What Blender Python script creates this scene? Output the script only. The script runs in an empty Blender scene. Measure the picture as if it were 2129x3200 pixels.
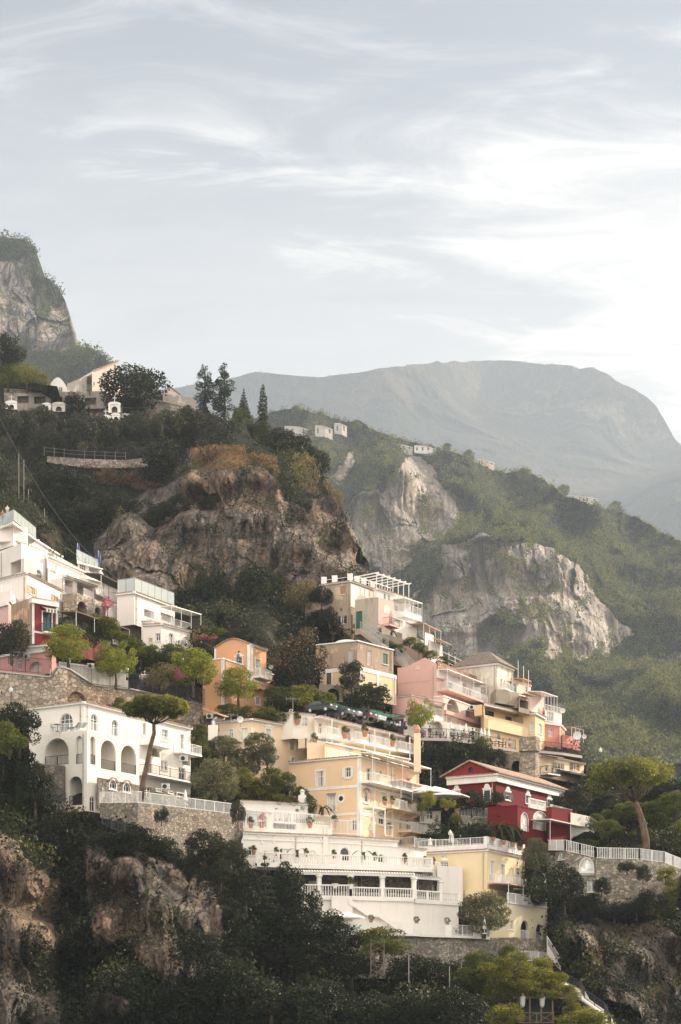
import bpy, math, random
import numpy as np
from mathutils import Vector, Matrix
from mathutils.geometry import tessellate_polygon
R = math.radians
random.seed(7)
SC = bpy.context.scene
COL = SC.collection

# ---------------------------------------------------------------- camera
# a 62 mm shift lens held level at the water's edge; the frame is shifted up the hill
FOC, CX, HY = 5500.0, 1064.5, 3200.0
cam_d = bpy.data.cameras.new('camera')
cam = bpy.data.objects.new('camera', cam_d)
COL.objects.link(cam)
cam_d.sensor_fit = 'VERTICAL'
cam_d.sensor_height = 36.0
cam_d.lens = 36.0 * FOC / 3200.0
cam_d.shift_y = 0.5
cam_d.clip_start = 1.0
cam_d.clip_end = 30000.0
cam.rotation_euler = (R(90), 0, 0)
SC.camera = cam

# ---------------------------------------------------------------- light
SUN_AZ, SUN_EL = 60.0, 30.0        # degrees to the right of the view, above the horizon
SKY_STRENGTH, SUN_STRENGTH, EXPOSURE = 0.13, 5.0, 0.86
world = bpy.data.worlds.new('World')
SC.world = world
world.use_nodes = True
wn, wl = world.node_tree.nodes, world.node_tree.links
wn.clear()

def build_world():
    out = wn.new('ShaderNodeOutputWorld')
    bg = wn.new('ShaderNodeBackground')
    bg.inputs['Strength'].default_value = SKY_STRENGTH
    sky = wn.new('ShaderNodeTexSky')
    sky.sky_type = 'NISHITA'
    sky.sun_disc = False
    sky.sun_elevation = R(SUN_EL)
    sky.sun_rotation = R(SUN_AZ)
    sky.air_density = 1.0
    sky.dust_density = 2.5
    sky.ozone_density = 1.5
    tc = wn.new('ShaderNodeTexCoord')
    sep = wn.new('ShaderNodeSeparateXYZ')
    wl.new(tc.outputs['Generated'], sep.inputs[0])
    # clouds lie on a high flat layer: direction / height gives their place on it
    def m(op, a, b=None, c=None):
        n = wn.new('ShaderNodeMath'); n.operation = op
        for i, v in enumerate((a, b, c)):
            if v is None: continue
            if isinstance(v, (int, float)): n.inputs[i].default_value = v
            else: wl.new(v, n.inputs[i])
        return n.outputs[0]
    zz = m('ADD', m('MAXIMUM', sep.outputs['Z'], 0.0), 0.12)
    u = m('DIVIDE', sep.outputs['X'], zz)
    v = m('DIVIDE', sep.outputs['Y'], zz)
    cmb = wn.new('ShaderNodeCombineXYZ')
    wl.new(u, cmb.inputs[0]); wl.new(v, cmb.inputs[1])
    def noise(scale, sx, sy, rot, detail, dist, off=(0, 0, 0), rough=0.55):
        mp = wn.new('ShaderNodeMapping')
        mp.inputs['Scale'].default_value = (sx, sy, 1)
        mp.inputs['Rotation'].default_value = (0, 0, R(rot))
        mp.inputs['Location'].default_value = off
        wl.new(cmb.outputs[0], mp.inputs['Vector'])
        n = wn.new('ShaderNodeTexNoise')
        n.inputs['Scale'].default_value = scale
        n.inputs['Detail'].default_value = detail
        n.inputs['Roughness'].default_value = rough
        n.inputs['Distortion'].default_value = dist
        wl.new(mp.outputs[0], n.inputs['Vector'])
        return n.outputs['Fac']
    def ramp(x, lo, hi):
        r = wn.new('ShaderNodeMapRange'); r.interpolation_type = 'SMOOTHSTEP'
        wl.new(x, r.inputs['Value'])
        r.inputs['From Min'].default_value = lo; r.inputs['From Max'].default_value = hi
        return r.outputs[0]
    big = noise(1.6, 0.9, 1.3, 20, 4, 0.4, CLOUD_OFF)
    wisp = noise(3.0, 1.3, 3.4, -24, 10, 0.9, (3.1, 1.7, 0), 0.62)
    fine = noise(11.0, 1.0, 2.6, -20, 8, 1.2, (0.4, 5.2, 0), 0.62)
    # the bank of high cloud lies towards the sun, thinning overhead and away from it
    edge = m('SUBTRACT', u, m('ADD', m('MULTIPLY', m('SUBTRACT', v, 1.53), 0.75), -0.16))
    side = ramp(m('ADD', edge, m('MULTIPLY', m('SUBTRACT', wisp, 0.5), 0.7)), -0.20, 0.30)
    low = ramp(m('ADD', v, m('MULTIPLY', m('SUBTRACT', wisp, 0.5), 0.35)), 1.38, 1.70)
    bank = m('MULTIPLY', side, low)
    tex = ramp(m('ADD', m('MULTIPLY', wisp, 0.5), m('ADD', m('MULTIPLY', big, 0.25), m('MULTIPLY', fine, 0.25))), 0.3, 0.62)
    dens = m('MULTIPLY', bank, m('ADD', m('MULTIPLY', tex, 0.40), 0.50))
    thin = m('MULTIPLY', ramp(wisp, 0.42, 0.8), 0.45)
    dens = m('MINIMUM', m('ADD', dens, thin), 1.0)
    # an unseen bright bank of cloud, added behind the viewer to fill shaded walls
    rear_fill = ramp(m('MULTIPLY', sep.outputs['Y'], -1.0), -0.05, 0.5)
    dens = m('MAXIMUM', dens, m('MULTIPLY', rear_fill, 0.85))
    # low haze near the horizon
    hz = ramp(m('ADD', m('MULTIPLY', sep.outputs['Z'], -1.0), m('MULTIPLY', m('SUBTRACT', wisp, 0.5), 0.12)), -0.53, -0.30)
    dens = m('MAXIMUM', dens, m('MULTIPLY', hz, 0.62))
    cl = wn.new('ShaderNodeMixRGB')
    wl.new(dens, cl.inputs['Fac'])
    wl.new(sky.outputs[0], cl.inputs['Color1'])
    # forward scattering: clouds are brighter towards the sun
    dot = wn.new('ShaderNodeVectorMath'); dot.operation = 'DOT_PRODUCT'
    nrm = wn.new('ShaderNodeVectorMath'); nrm.operation = 'NORMALIZE'
    wl.new(tc.outputs['Generated'], nrm.inputs[0])
    wl.new(nrm.outputs[0], dot.inputs[0])
    dot.inputs[1].default_value = SUN_DIR
    g = m('POWER', m('MAXIMUM', dot.outputs['Value'], 0.0), 2.5)
    cc = wn.new('ShaderNodeMixRGB'); cc.blend_type = 'MIX'
    cc.inputs['Color1'].default_value = (*[c * CLOUD_B for c in (1.0, 0.975, 0.95)], 1)
    cc.inputs['Color2'].default_value = (*[c * CLOUD_B * 1.5 for c in (1.0, 0.94, 0.86)], 1)
    wl.new(g, cc.inputs['Fac'])
    rc = wn.new('ShaderNodeMixRGB'); rc.inputs['Color2'].default_value = (*[c * REAR_FILL for c in (1.0, 0.93, 0.82)], 1)
    wl.new(rear_fill, rc.inputs['Fac']); wl.new(cc.outputs[0], rc.inputs['Color1'])
    wl.new(rc.outputs[0], cl.inputs['Color2'])
    # desaturate the clear sky a little (summer haze)
    hs = wn.new('ShaderNodeHueSaturation'); hs.inputs['Saturation'].default_value = SKY_SAT
    hs.inputs['Value'].default_value = SKY_VAL
    wl.new(sky.outputs[0], hs.inputs['Color']); wl.new(hs.outputs[0], cl.inputs['Color1'])
    wl.new(cl.outputs[0], bg.inputs['Color'])
    wl.new(bg.outputs[0], out.inputs['Surface'])
CLOUD_OFF = (0.3, 0.0, 0.0)
CLOUD_B, SKY_SAT, SKY_VAL, REAR_FILL = 4.6, 0.75, 0.44, 11.5
_a, _e = R(SUN_AZ), R(SUN_EL)
SUN_DIR = Vector((math.sin(_a) * math.cos(_e), math.cos(_a) * math.cos(_e), math.sin(_e)))
build_world()
sun_d = bpy.data.lights.new('sun', 'SUN')
sun_d.energy = SUN_STRENGTH
sun_d.angle = R(0.6)
sun_d.color = (1.0, 0.86, 0.68)
sun = bpy.data.objects.new('sun', sun_d)
COL.objects.link(sun)
sun.rotation_euler = (-SUN_DIR).to_track_quat('-Z', 'Y').to_euler()
SC.view_settings.view_transform = 'Standard'
SC.view_settings.look = 'None'
SC.view_settings.gamma = 1
SC.view_settings.exposure = EXPOSURE
SC.cycles.max_bounces = 6
SC.cycles.diffuse_bounces = 3
SC.cycles.volume_bounces = 1
SC.cycles.transparent_max_bounces = 8
SC.cycles.use_denoising = True
SC.cycles.caustics_reflective = False
SC.cycles.caustics_refractive = False

# ---------------------------------------------------------------- coordinates
_z = [0.0, 0.0, 1.0]
def Z(x0=0, y0=0, s=1.0): _z[:] = [x0, y0, s]
def P(x, y): return (_z[0] + x / _z[2], _z[1] + y / _z[2])
def pt(x, y, D):
    x, y = P(x, y)
    return Vector(((x - CX) / FOC * D, D, (HY - y) / FOC * D))
def ptz(x, z, D):                       # direction x, height z metres
    x, _ = P(x, 0)
    return Vector(((x - CX) / FOC * D, D, z))

# ---------------------------------------------------------------- numpy noise
def _h(ix, iy, iz, seed):
    n = (ix.astype(np.int64) * 374761393 + iy.astype(np.int64) * 668265263 + iz.astype(np.int64) * 2147483647 + seed * 144665) & 0x7fffffff
    n = ((n ^ (n >> 13)) * 1274126177) & 0x7fffffff
    n = ((n ^ (n >> 15)) * 1911520717) & 0x7fffffff
    return ((n ^ (n >> 16)) & 0xffff) / 65535.0
def vnoise(x, y, z, seed=0):
    ix, iy, iz = np.floor(x), np.floor(y), np.floor(z)
    fx, fy, fz = x - ix, y - iy, z - iz
    fx, fy, fz = [f * f * f * (f * (f * 6 - 15) + 10) for f in (fx, fy, fz)]
    r = 0
    for dx in (0, 1):
        for dy in (0, 1):
            for dz in (0, 1):
                w = (fx if dx else 1 - fx) * (fy if dy else 1 - fy) * (fz if dz else 1 - fz)
                r = r + w * _h(ix + dx, iy + dy, iz + dz, seed)
    return r
def fbm(x, y, z, oct=4, seed=0, ridged=False, gain=0.5):
    a, s, t = 1.0, 0.0, 0.0
    for o in range(oct):
        n = vnoise(x * 2 ** o, y * 2 ** o, z * 2 ** o, seed + o * 17)
        if ridged: n = 1 - np.abs(2 * n - 1)
        s = s + a * n; t += a; a *= gain
    return s / t
def cells(a, b, seed=0):
    """broken blocks: per-cell height and tilt of the nearest jittered cell"""
    ia, ib = np.floor(a), np.floor(b); best = np.full(a.shape, 1e9); h = np.zeros(a.shape)
    z0 = np.zeros(a.shape)
    for da in (-1, 0, 1):
        for db in (-1, 0, 1):
            ca, cb = ia + da, ib + db
            pa = ca + _h(ca, cb, z0, seed); pb = cb + _h(ca, cb, z0, seed + 1)
            r = (a - pa) ** 2 + (b - pb) ** 2
            v = _h(ca, cb, z0, seed + 2) + (a - pa) * (_h(ca, cb, z0, seed + 3) - .5) * .9 + (b - pb) * (_h(ca, cb, z0, seed + 4) - .5) * .9
            m = r < best; h = np.where(m, v, h); best = np.where(m, r, best)
    return h
def inpoly(x, y, poly):
    r = np.zeros(x.shape, bool)
    n = len(poly)
    for i in range(n):
        x1, y1 = poly[i]; x2, y2 = poly[(i + 1) % n]
        if y1 == y2: continue
        c = ((y1 > y) != (y2 > y)) & (x < (x2 - x1) * (y - y1) / (y2 - y1) + x1)
        r ^= c
    return r

# ---------------------------------------------------------------- materials
def newmat(name):
    m = bpy.data.materials.new(name); m.use_nodes = True
    nt = m.node_tree; nt.nodes.clear()
    o = nt.nodes.new('ShaderNodeOutputMaterial')
    return m, nt, o
class NT:
    def __init__(s, nt): s.nt = nt
    def n(s, t, **k):
        x = s.nt.nodes.new(t)
        for a, b in k.items(): setattr(x, a, b)
        return x
    def l(s, a, b): s.nt.links.new(a, b)
    def math(s, op, a, b=0.0):
        x = s.n('ShaderNodeMath', operation=op)
        for i, v in enumerate((a, b)):
            if isinstance(v, (int, float)): x.inputs[i].default_value = v
            else: s.l(v, x.inputs[i])
        return x.outputs[0]
    def noise(s, scale, detail=4, vec=None, sc=(1, 1, 1), rough=0.55, dist=0):
        tc = s.n('ShaderNodeTexCoord') if vec is None else None
        mp = s.n('ShaderNodeMapping'); mp.inputs['Scale'].default_value = sc
        if vec is None:
            g = s.n('ShaderNodeNewGeometry'); vec = g.outputs['Position']
        s.l(vec, mp.inputs['Vector'])
        x = s.n('ShaderNodeTexNoise')
        x.inputs['Scale'].default_value = scale; x.inputs['Detail'].default_value = detail
        x.inputs['Roughness'].default_value = rough; x.inputs['Distortion'].default_value = dist
        s.l(mp.outputs[0], x.inputs['Vector'])
        return x.outputs['Fac']
    def ramp(s, f, stops):
        x = s.n('ShaderNodeValToRGB')
        e = x.color_ramp.elements
        while len(e) < len(stops): e.new(0.5)
        for i, (p, c) in enumerate(stops):
            e[i].position = p; e[i].color = (*c, 1) if len(c) == 3 else c
        s.l(f, x.inputs[0]); return x.outputs[0]
    def mix(s, f, a, b, bt='MIX'):
        x = s.n('ShaderNodeMixRGB', blend_type=bt)
        for i, v in zip(('Fac', 'Color1', 'Color2'), (f, a, b)):
            if isinstance(v, (int, float)): x.inputs[i].default_value = v
            elif isinstance(v, tuple): x.inputs[i].default_value = (*v, 1)
            else: s.l(v, x.inputs[i])
        return x.outputs[0]
    def bump(s, h, strength, dist):
        b = s.n('ShaderNodeBump'); b.inputs['Strength'].default_value = strength
        b.inputs['Distance'].default_value = dist; s.l(h, b.inputs['Height']); return b.outputs[0]
    def maprange(s, f, a, b, c=0, d=1):
        x = s.n('ShaderNodeMapRange'); s.l(f, x.inputs[0])
        for i, v in enumerate((a, b, c, d)): x.inputs[i + 1].default_value = v
        return x.outputs[0]
    def bsdf(s, o, col, rough=0.8, normal=None, spec=0.3, metal=0.0):
        b = s.n('ShaderNodeBsdfPrincipled')
        if isinstance(col, tuple): b.inputs['Base Color'].default_value = (*col, 1)
        else: s.l(col, b.inputs['Base Color'])
        if isinstance(rough, (int, float)): b.inputs['Roughness'].default_value = rough
        else: s.l(rough, b.inputs['Roughness'])
        b.inputs['Specular IOR Level'].default_value = spec
        b.inputs['Metallic'].default_value = metal
        if normal is not None: s.l(normal, b.inputs['Normal'])
        s.l(b.outputs[0], o.inputs['Surface']); return b
MATS = {}
def cached(f):
    def w(*a, **k):
        key = (f.__name__, a, tuple(sorted(k.items())))
        if key not in MATS: MATS[key] = f(*a, **k)
        return MATS[key]
    return w
def sh(c, k): return tuple(max(0, min(1, x * k)) for x in c)
@cached
def plaster(c, wear=0.25, c2=None):
    """painted render: faint blotches, rain streaks, patches of an older coat where wear is high"""
    m, nt, o = newmat('plaster'); t = NT(nt)
    big = t.noise(0.35, 5)
    col = t.mix(t.maprange(big, 0.3, 0.75), sh(c, 1.04), sh(c, 0.90))
    st = t.noise(1.0, 6, sc=(1.6, 1.6, 0.16), rough=0.65)
    col = t.mix(t.math('MULTIPLY', t.maprange(st, 0.55, 0.78), min(1, wear * 0.9)), col, sh(tuple(x * y for x, y in zip(c, (0.8, 0.74, 0.68))), 0.8))
    if c2 is not None:
        pa = t.noise(0.45, 8, sc=(1, 1, 0.7), rough=0.7, dist=0.5)
        col = t.mix(t.maprange(pa, 0.62 - wear * 0.3, 0.66 - wear * 0.3), col, c2)
        dk = t.noise(0.9, 8, sc=(1.4, 1.4, 0.35), rough=0.7)
        col = t.mix(t.math('MULTIPLY', t.maprange(dk, 0.5, 0.72), 0.75), col, sh(c2, 0.35))
    f = t.noise(9, 4)
    t.bsdf(o, col, 0.88, t.bump(f, 0.25, 0.03), 0.2)
    return m
@cached
def paint(c, rough=0.6, metal=0.0, spec=0.4):
    m, nt, o = newmat('paint'); t = NT(nt)
    n = t.noise(1.5, 4)
    t.bsdf(o, t.mix(t.maprange(n, 0.3, 0.7), sh(c, 1.05), sh(c, 0.88)), rough, None, spec, metal)
    return m
@cached
def glass(c=(0.03, 0.035, 0.04)):
    m, nt, o = newmat('window_glass'); t = NT(nt)
    n = t.noise(0.8, 2)
    b = t.bsdf(o, t.mix(t.maprange(n, 0.4, 0.6), c, sh(c, 2.2)), 0.08, None, 0.6)
    return m
@cached
def clear_glass():
    m, nt, o = newmat('clear_glass'); t = NT(nt)
    a = t.n('ShaderNodeBsdfTransparent'); g = t.n('ShaderNodeBsdfPrincipled')
    g.inputs['Base Color'].default_value = (0.62, 0.68, 0.67, 1); g.inputs['Roughness'].default_value = 0.25
    x = t.n('ShaderNodeMixShader'); x.inputs[0].default_value = 0.45
    t.l(a.outputs[0], x.inputs[1]); t.l(g.outputs[0], x.inputs[2]); t.l(x.outputs[0], o.inputs['Surface'])
    return m
@cached
def stone(c=(0.27, 0.235, 0.19), scale=2.4, wear=0.5):
    """rubble masonry: irregular stones in pale mortar"""
    m, nt, o = newmat('rubble_stone'); t = NT(nt)
    g = t.n('ShaderNodeNewGeometry')
    nn = t.n('ShaderNodeTexNoise'); nn.inputs['Scale'].default_value = 1.5
    t.l(g.outputs['Position'], nn.inputs['Vector'])
    mx = t.mix(0.12, g.outputs['Position'], nn.outputs['Color'], 'ADD')
    mp = t.n('ShaderNodeMapping'); mp.inputs['Scale'].default_value = (1, 1, 1.5); t.l(mx, mp.inputs['Vector'])
    v = t.n('ShaderNodeTexVoronoi'); v.inputs['Scale'].default_value = scale; t.l(mp.outputs[0], v.inputs['Vector'])
    v2 = t.n('ShaderNodeTexVoronoi', feature='DISTANCE_TO_EDGE'); v2.inputs['Scale'].default_value = scale
    t.l(mp.outputs[0], v2.inputs['Vector'])
    sep = t.n('ShaderNodeSeparateColor'); t.l(v.outputs['Color'], sep.inputs[0])
    col = t.ramp(sep.outputs[0], [(0.0, sh(c, 0.6)), (0.35, sh(c, 0.95)), (0.7, sh(c, 1.25)), (1.0, (c[0] * 1.7, c[1] * 1.6, c[2] * 1.55))])
    e = t.maprange(v2.outputs['Distance'], 0.0, 0.09)
    col = t.mix(e, sh(c, 0.42), col)
    big = t.noise(0.22, 6)
    col = t.mix(t.maprange(big, 0.45, 0.75), col, sh(c, 0.62), 'MIX')
    st = t.noise(0.8, 6, sc=(1.5, 1.5, 0.2))
    col = t.mix(t.math('MULTIPLY', t.maprange(st, 0.55, 0.75), wear), col, sh(c, 0.32))
    t.bsdf(o, col, 0.95, t.bump(e, 0.8, 0.08), 0.1)
    return m
@cached
def tiles(c=(0.40, 0.27, 0.21)):
    m, nt, o = newmat('roof_tiles'); t = NT(nt)
    n = t.noise(3.5, 3); b = t.noise(0.6, 5)
    col = t.ramp(n, [(0.3, sh(c, 0.55)), (0.5, c), (0.7, (c[0] * 1.25, c[1] * 1.35, c[2] * 1.4))])
    col = t.mix(t.math('MULTIPLY', t.maprange(b, 0.5, 0.7), 0.6), col, (0.2, 0.18, 0.14))
    w = t.n('ShaderNodeTexWave'); w.inputs['Scale'].default_value = 2.0; w.inputs['Distortion'].default_value = 1.0
    g = t.n('ShaderNodeNewGeometry'); t.l(g.outputs['Position'], w.inputs['Vector'])
    t.bsdf(o, col, 0.9, t.bump(w.outputs['Fac'], 0.5, 0.08), 0.1)
    return m
@cached
def leafmat(c=(0.06, 0.08, 0.03), trans=0.35, vary=0.5, c0=None):
    m, nt, o = newmat('leaves'); t = NT(nt)
    a = t.n('ShaderNodeAttribute'); a.attribute_name = 'tint'
    n = t.noise(0.35, 4)
    f = t.math('ADD', t.math('MULTIPLY', a.outputs['Fac'], 0.7), t.math('MULTIPLY', n, 0.5))
    col = t.ramp(f, [(0.2, c0 or sh(c, 1 - vary)), (0.6, c), (0.95, (c[0] * (1 + vary * 1.3), c[1] * (1 + vary), c[2] * (1 + vary * 0.3)))])
    d = t.n('ShaderNodeBsdfPrincipled'); t.l(col, d.inputs['Base Color']); d.inputs['Roughness'].default_value = 0.6
    d.inputs['Specular IOR Level'].default_value = 0.25
    tr = t.n('ShaderNodeBsdfTranslucent')
    t.l(t.mix(1.0, col, (1.9, 1.6, 0.75), 'MULTIPLY'), tr.inputs['Color'])
    x = t.n('ShaderNodeMixShader'); x.inputs[0].default_value = trans
    t.l(d.outputs[0], x.inputs[1]); t.l(tr.outputs[0], x.inputs[2]); t.l(x.outputs[0], o.inputs['Surface'])
    return m
@cached
def bark(c=(0.12, 0.085, 0.06)):
    m, nt, o = newmat('bark'); t = NT(nt)
    n = t.noise(4, 6, sc=(1, 1, 0.35))
    t.bsdf(o, t.ramp(n, [(0.35, sh(c, 0.55)), (0.6, c), (0.75, sh(c, 1.6))]), 0.95, t.bump(n, 0.8, 0.05), 0.1)
    return m
WHITE = (0.78, 0.725, 0.655)
M_TRIM = paint((0.78, 0.745, 0.70), 0.55)
M_RAIL = paint((0.76, 0.75, 0.73), 0.5)
M_IRON = paint((0.035, 0.035, 0.04), 0.5)
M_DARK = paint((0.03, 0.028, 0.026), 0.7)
M_WOOD = paint((0.16, 0.10, 0.06), 0.7)
M_CURT = paint((0.55, 0.53, 0.50), 0.8)

# ---------------------------------------------------------------- mesh building
class MB:
    def __init__(s): s.v = []; s.f = []; s.mi = []; s.cur = 0
    def face(s, pts, flip=False):
        i = len(s.v); s.v.extend(Vector(p) for p in pts)
        idx = list(range(i, i + len(pts)))
        s.f.append(idx[::-1] if flip else idx); s.mi.append(s.cur)
    def hexa(s, b, t):                       # bottom ring, top ring (same count)
        n = len(b); i = len(s.v)
        s.v.extend(Vector(p) for p in b); s.v.extend(Vector(p) for p in t)
        s.f.append(list(range(i, i + n))[::-1]); s.f.append(list(range(i + n, i + 2 * n)))
        for k in range(n):
            j = (k + 1) % n
            s.f.append([i + k, i + j, i + n + j, i + n + k])
        s.mi.extend([s.cur] * (n + 2))
    def obox(s, o, u, v, w):                 # corner and three edge vectors
        o, u, v, w = map(Vector, (o, u, v, w))
        s.hexa([o, o + u, o + u + v, o + v], [o + w, o + u + w, o + u + v + w, o + v + w])
    def box(s, x0, y0, z0, x1, y1, z1):
        s.obox((x0, y0, z0), (x1 - x0, 0, 0), (0, y1 - y0, 0), (0, 0, z1 - z0))
    def bar(s, a, b, w, h=None):             # square bar between points
        a, b = Vector(a), Vector(b); d = b - a
        if d.length < 1e-6: return
        h = h or w
        d.normalize()
        up = Vector((0, 0, 1)) if abs(d.z) < 0.95 else Vector((0, 1, 0))
        sx = d.cross(up).normalized(); sy = sx.cross(d).normalized()
        q = [sx * (-w / 2) + sy * (-h / 2), sx * (w / 2) + sy * (-h / 2), sx * (w / 2) + sy * (h / 2), sx * (-w / 2) + sy * (h / 2)]
        s.hexa([a + k for k in q], [b + k for k in q])
    def tube(s, pts, rad, n=8):
        if not isinstance(rad, (list, tuple)): rad = [rad] * len(pts)
        pts = [Vector(p) for p in pts]; base = len(s.v)
        for k, p in enumerate(pts):
            d = (pts[min(k + 1, len(pts) - 1)] - pts[max(k - 1, 0)]).normalized()
            up = Vector((0, 0, 1)) if abs(d.z) < 0.9 else Vector((0, 1, 0))
            sx = d.cross(up).normalized(); sy = sx.cross(d).normalized()
            for j in range(n):
                an = 2 * math.pi * j / n
                s.v.append(p + (sx * math.cos(an) + sy * math.sin(an)) * rad[k])
        for k in range(len(pts) - 1):
            for j in range(n):
                a = base + k * n + j; b = base + k * n + (j + 1) % n
                s.f.append([a, b, b + n, a + n]); s.mi.append(s.cur)
        s.f.append([base + j for j in range(n)][::-1]); s.f.append([base + (len(pts) - 1) * n + j for j in range(n)]); s.mi += [s.cur] * 2
    def lathe(s, o, prof, n=10):             # prof: (radius, z)
        o = Vector(o); base = len(s.v)
        for r, z in prof:
            for j in range(n):
                an = 2 * math.pi * j / n
                s.v.append(o + Vector((r * math.cos(an), r * math.sin(an), z)))
        for k in range(len(prof) - 1):
            for j in range(n):
                a = base + k * n + j; b = base + k * n + (j + 1) % n
                s.f.append([a, b, b + n, a + n]); s.mi.append(s.cur)
        s.f.append([base + j for j in range(n)][::-1]); s.f.append([base + (len(prof) - 1) * n + j for j in range(n)]); s.mi += [s.cur] * 2
    def ball(s, c, r, n=8, sq=(1, 1, 1), noise=0):
        c = Vector(c); prof = []
        base = len(s.v); m = n // 2 + 1
        for k in range(m + 1):
            th = math.pi * k / m
            for j in range(n):
                an = 2 * math.pi * j / n
                q = 1 + noise * (random.random() - 0.5)
                s.v.append(c + Vector((math.sin(th) * math.cos(an) * sq[0], math.sin(th) * math.sin(an) * sq[1], -math.cos(th) * sq[2])) * r * q)
        for k in range(m):
            for j in range(n):
                a = base + k * n + j; b = base + k * n + (j + 1) % n
                s.f.append([a, b, b + n, a + n]); s.mi.append(s.cur)
    def build(s, name, mat, parent=None, smooth=False, loc=None):
        org = loc if loc is not None else (parent_world(parent) if parent is not None else Vector((0, 0, 0)))
        me = bpy.data.meshes.new(name)
        me.from_pydata([tuple(p - org) for p in s.v], [], s.f)
        for mm in (mat if isinstance(mat, (list, tuple)) else [mat]): me.materials.append(mm)
        if max(s.mi, default=0) > 0: me.polygons.foreach_set('material_index', s.mi)
        if smooth: me.polygons.foreach_set('use_smooth', [True] * len(me.polygons))
        me.update()
        o = bpy.data.objects.new(name, me); COL.objects.link(o)
        if parent is not None: o.parent = parent
        elif loc is not None: o.location = loc
        return o
def parent_world(p):
    w = Vector((0, 0, 0))
    while p is not None: w += p.location; p = p.parent
    return w
def tag(o, label=None, cat=None, group=None, kind=None):
    if label: o['label'] = label
    if cat: o['category'] = cat
    if group: o['group'] = group
    if kind: o['kind'] = kind
    return o
def thing(name, loc, label, cat, group=None):
    o = bpy.data.objects.new(name, None); COL.objects.link(o)
    o.empty_display_size = 0.5
    o.location = loc
    return tag(o, label, cat, group)
def thing1(name, mb, mat, label, cat, group=None, loc=None, smooth=False):
    """a thing that is one mesh, its origin at its base"""
    if loc is None:
        n = len(mb.v); loc = Vector((sum(p.x for p in mb.v) / n, sum(p.y for p in mb.v) / n, min(p.z for p in mb.v)))
    return tag(mb.build(name, mat, None, smooth, loc), label, cat, group)
def npmesh(name, V, Fq, mat, attrs=None, smooth=False, tri=False):
    k = 3 if tri else 4
    me = bpy.data.meshes.new(name)
    me.vertices.add(len(V)); me.vertices.foreach_set('co', np.ascontiguousarray(V, dtype=np.float32).ravel())
    me.loops.add(len(Fq) * k); me.loops.foreach_set('vertex_index', np.ascontiguousarray(Fq, dtype=np.int32).ravel())
    me.polygons.add(len(Fq)); me.polygons.foreach_set('loop_start', np.arange(0, len(Fq) * k, k, dtype=np.int32))
    me.update(calc_edges=True)
    if smooth: me.polygons.foreach_set('use_smooth', np.ones(len(Fq), bool))
    for n, a in (attrs or {}).items():
        at = me.attributes.new(n, 'FLOAT', 'POINT'); at.data.foreach_set('value', np.ascontiguousarray(a, dtype=np.float32))
    me.materials.append(mat)
    return me
def copy_tree(o, parent=None, loc=None):
    c = o.copy(); COL.objects.link(c); c.parent = parent
    if loc is not None: c.location = loc
    for ch in list(o.children): copy_tree(ch, c)
    return c
rng = np.random.default_rng(11)
def leaf_quads(Pn, size, tint, up=0.0, aspect=0.6, rg=None):
    """one randomly turned small quad per point"""
    rg = rg or rng
    n = len(Pn)
    a = rg.normal(size=(n, 3)); a[:, 2] *= (1 - up); a /= np.linalg.norm(a, axis=1)[:, None] + 1e-9
    b = rg.normal(size=(n, 3)); b -= (a * b).sum(1)[:, None] * a; b /= np.linalg.norm(b, axis=1)[:, None] + 1e-9
    s = (size if np.ndim(size) else np.full(n, size)) * rg.uniform(0.6, 1.35, n)
    a = a * s[:, None] * 0.5; b = b * s[:, None] * 0.5 * aspect
    V = np.stack([Pn - a - b * .3, Pn - b, Pn + a + b * .3, Pn + b], 1).reshape(-1, 3)
    Fq = np.arange(n * 4).reshape(-1, 4)
    return V, Fq, np.repeat(tint, 4)
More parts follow.
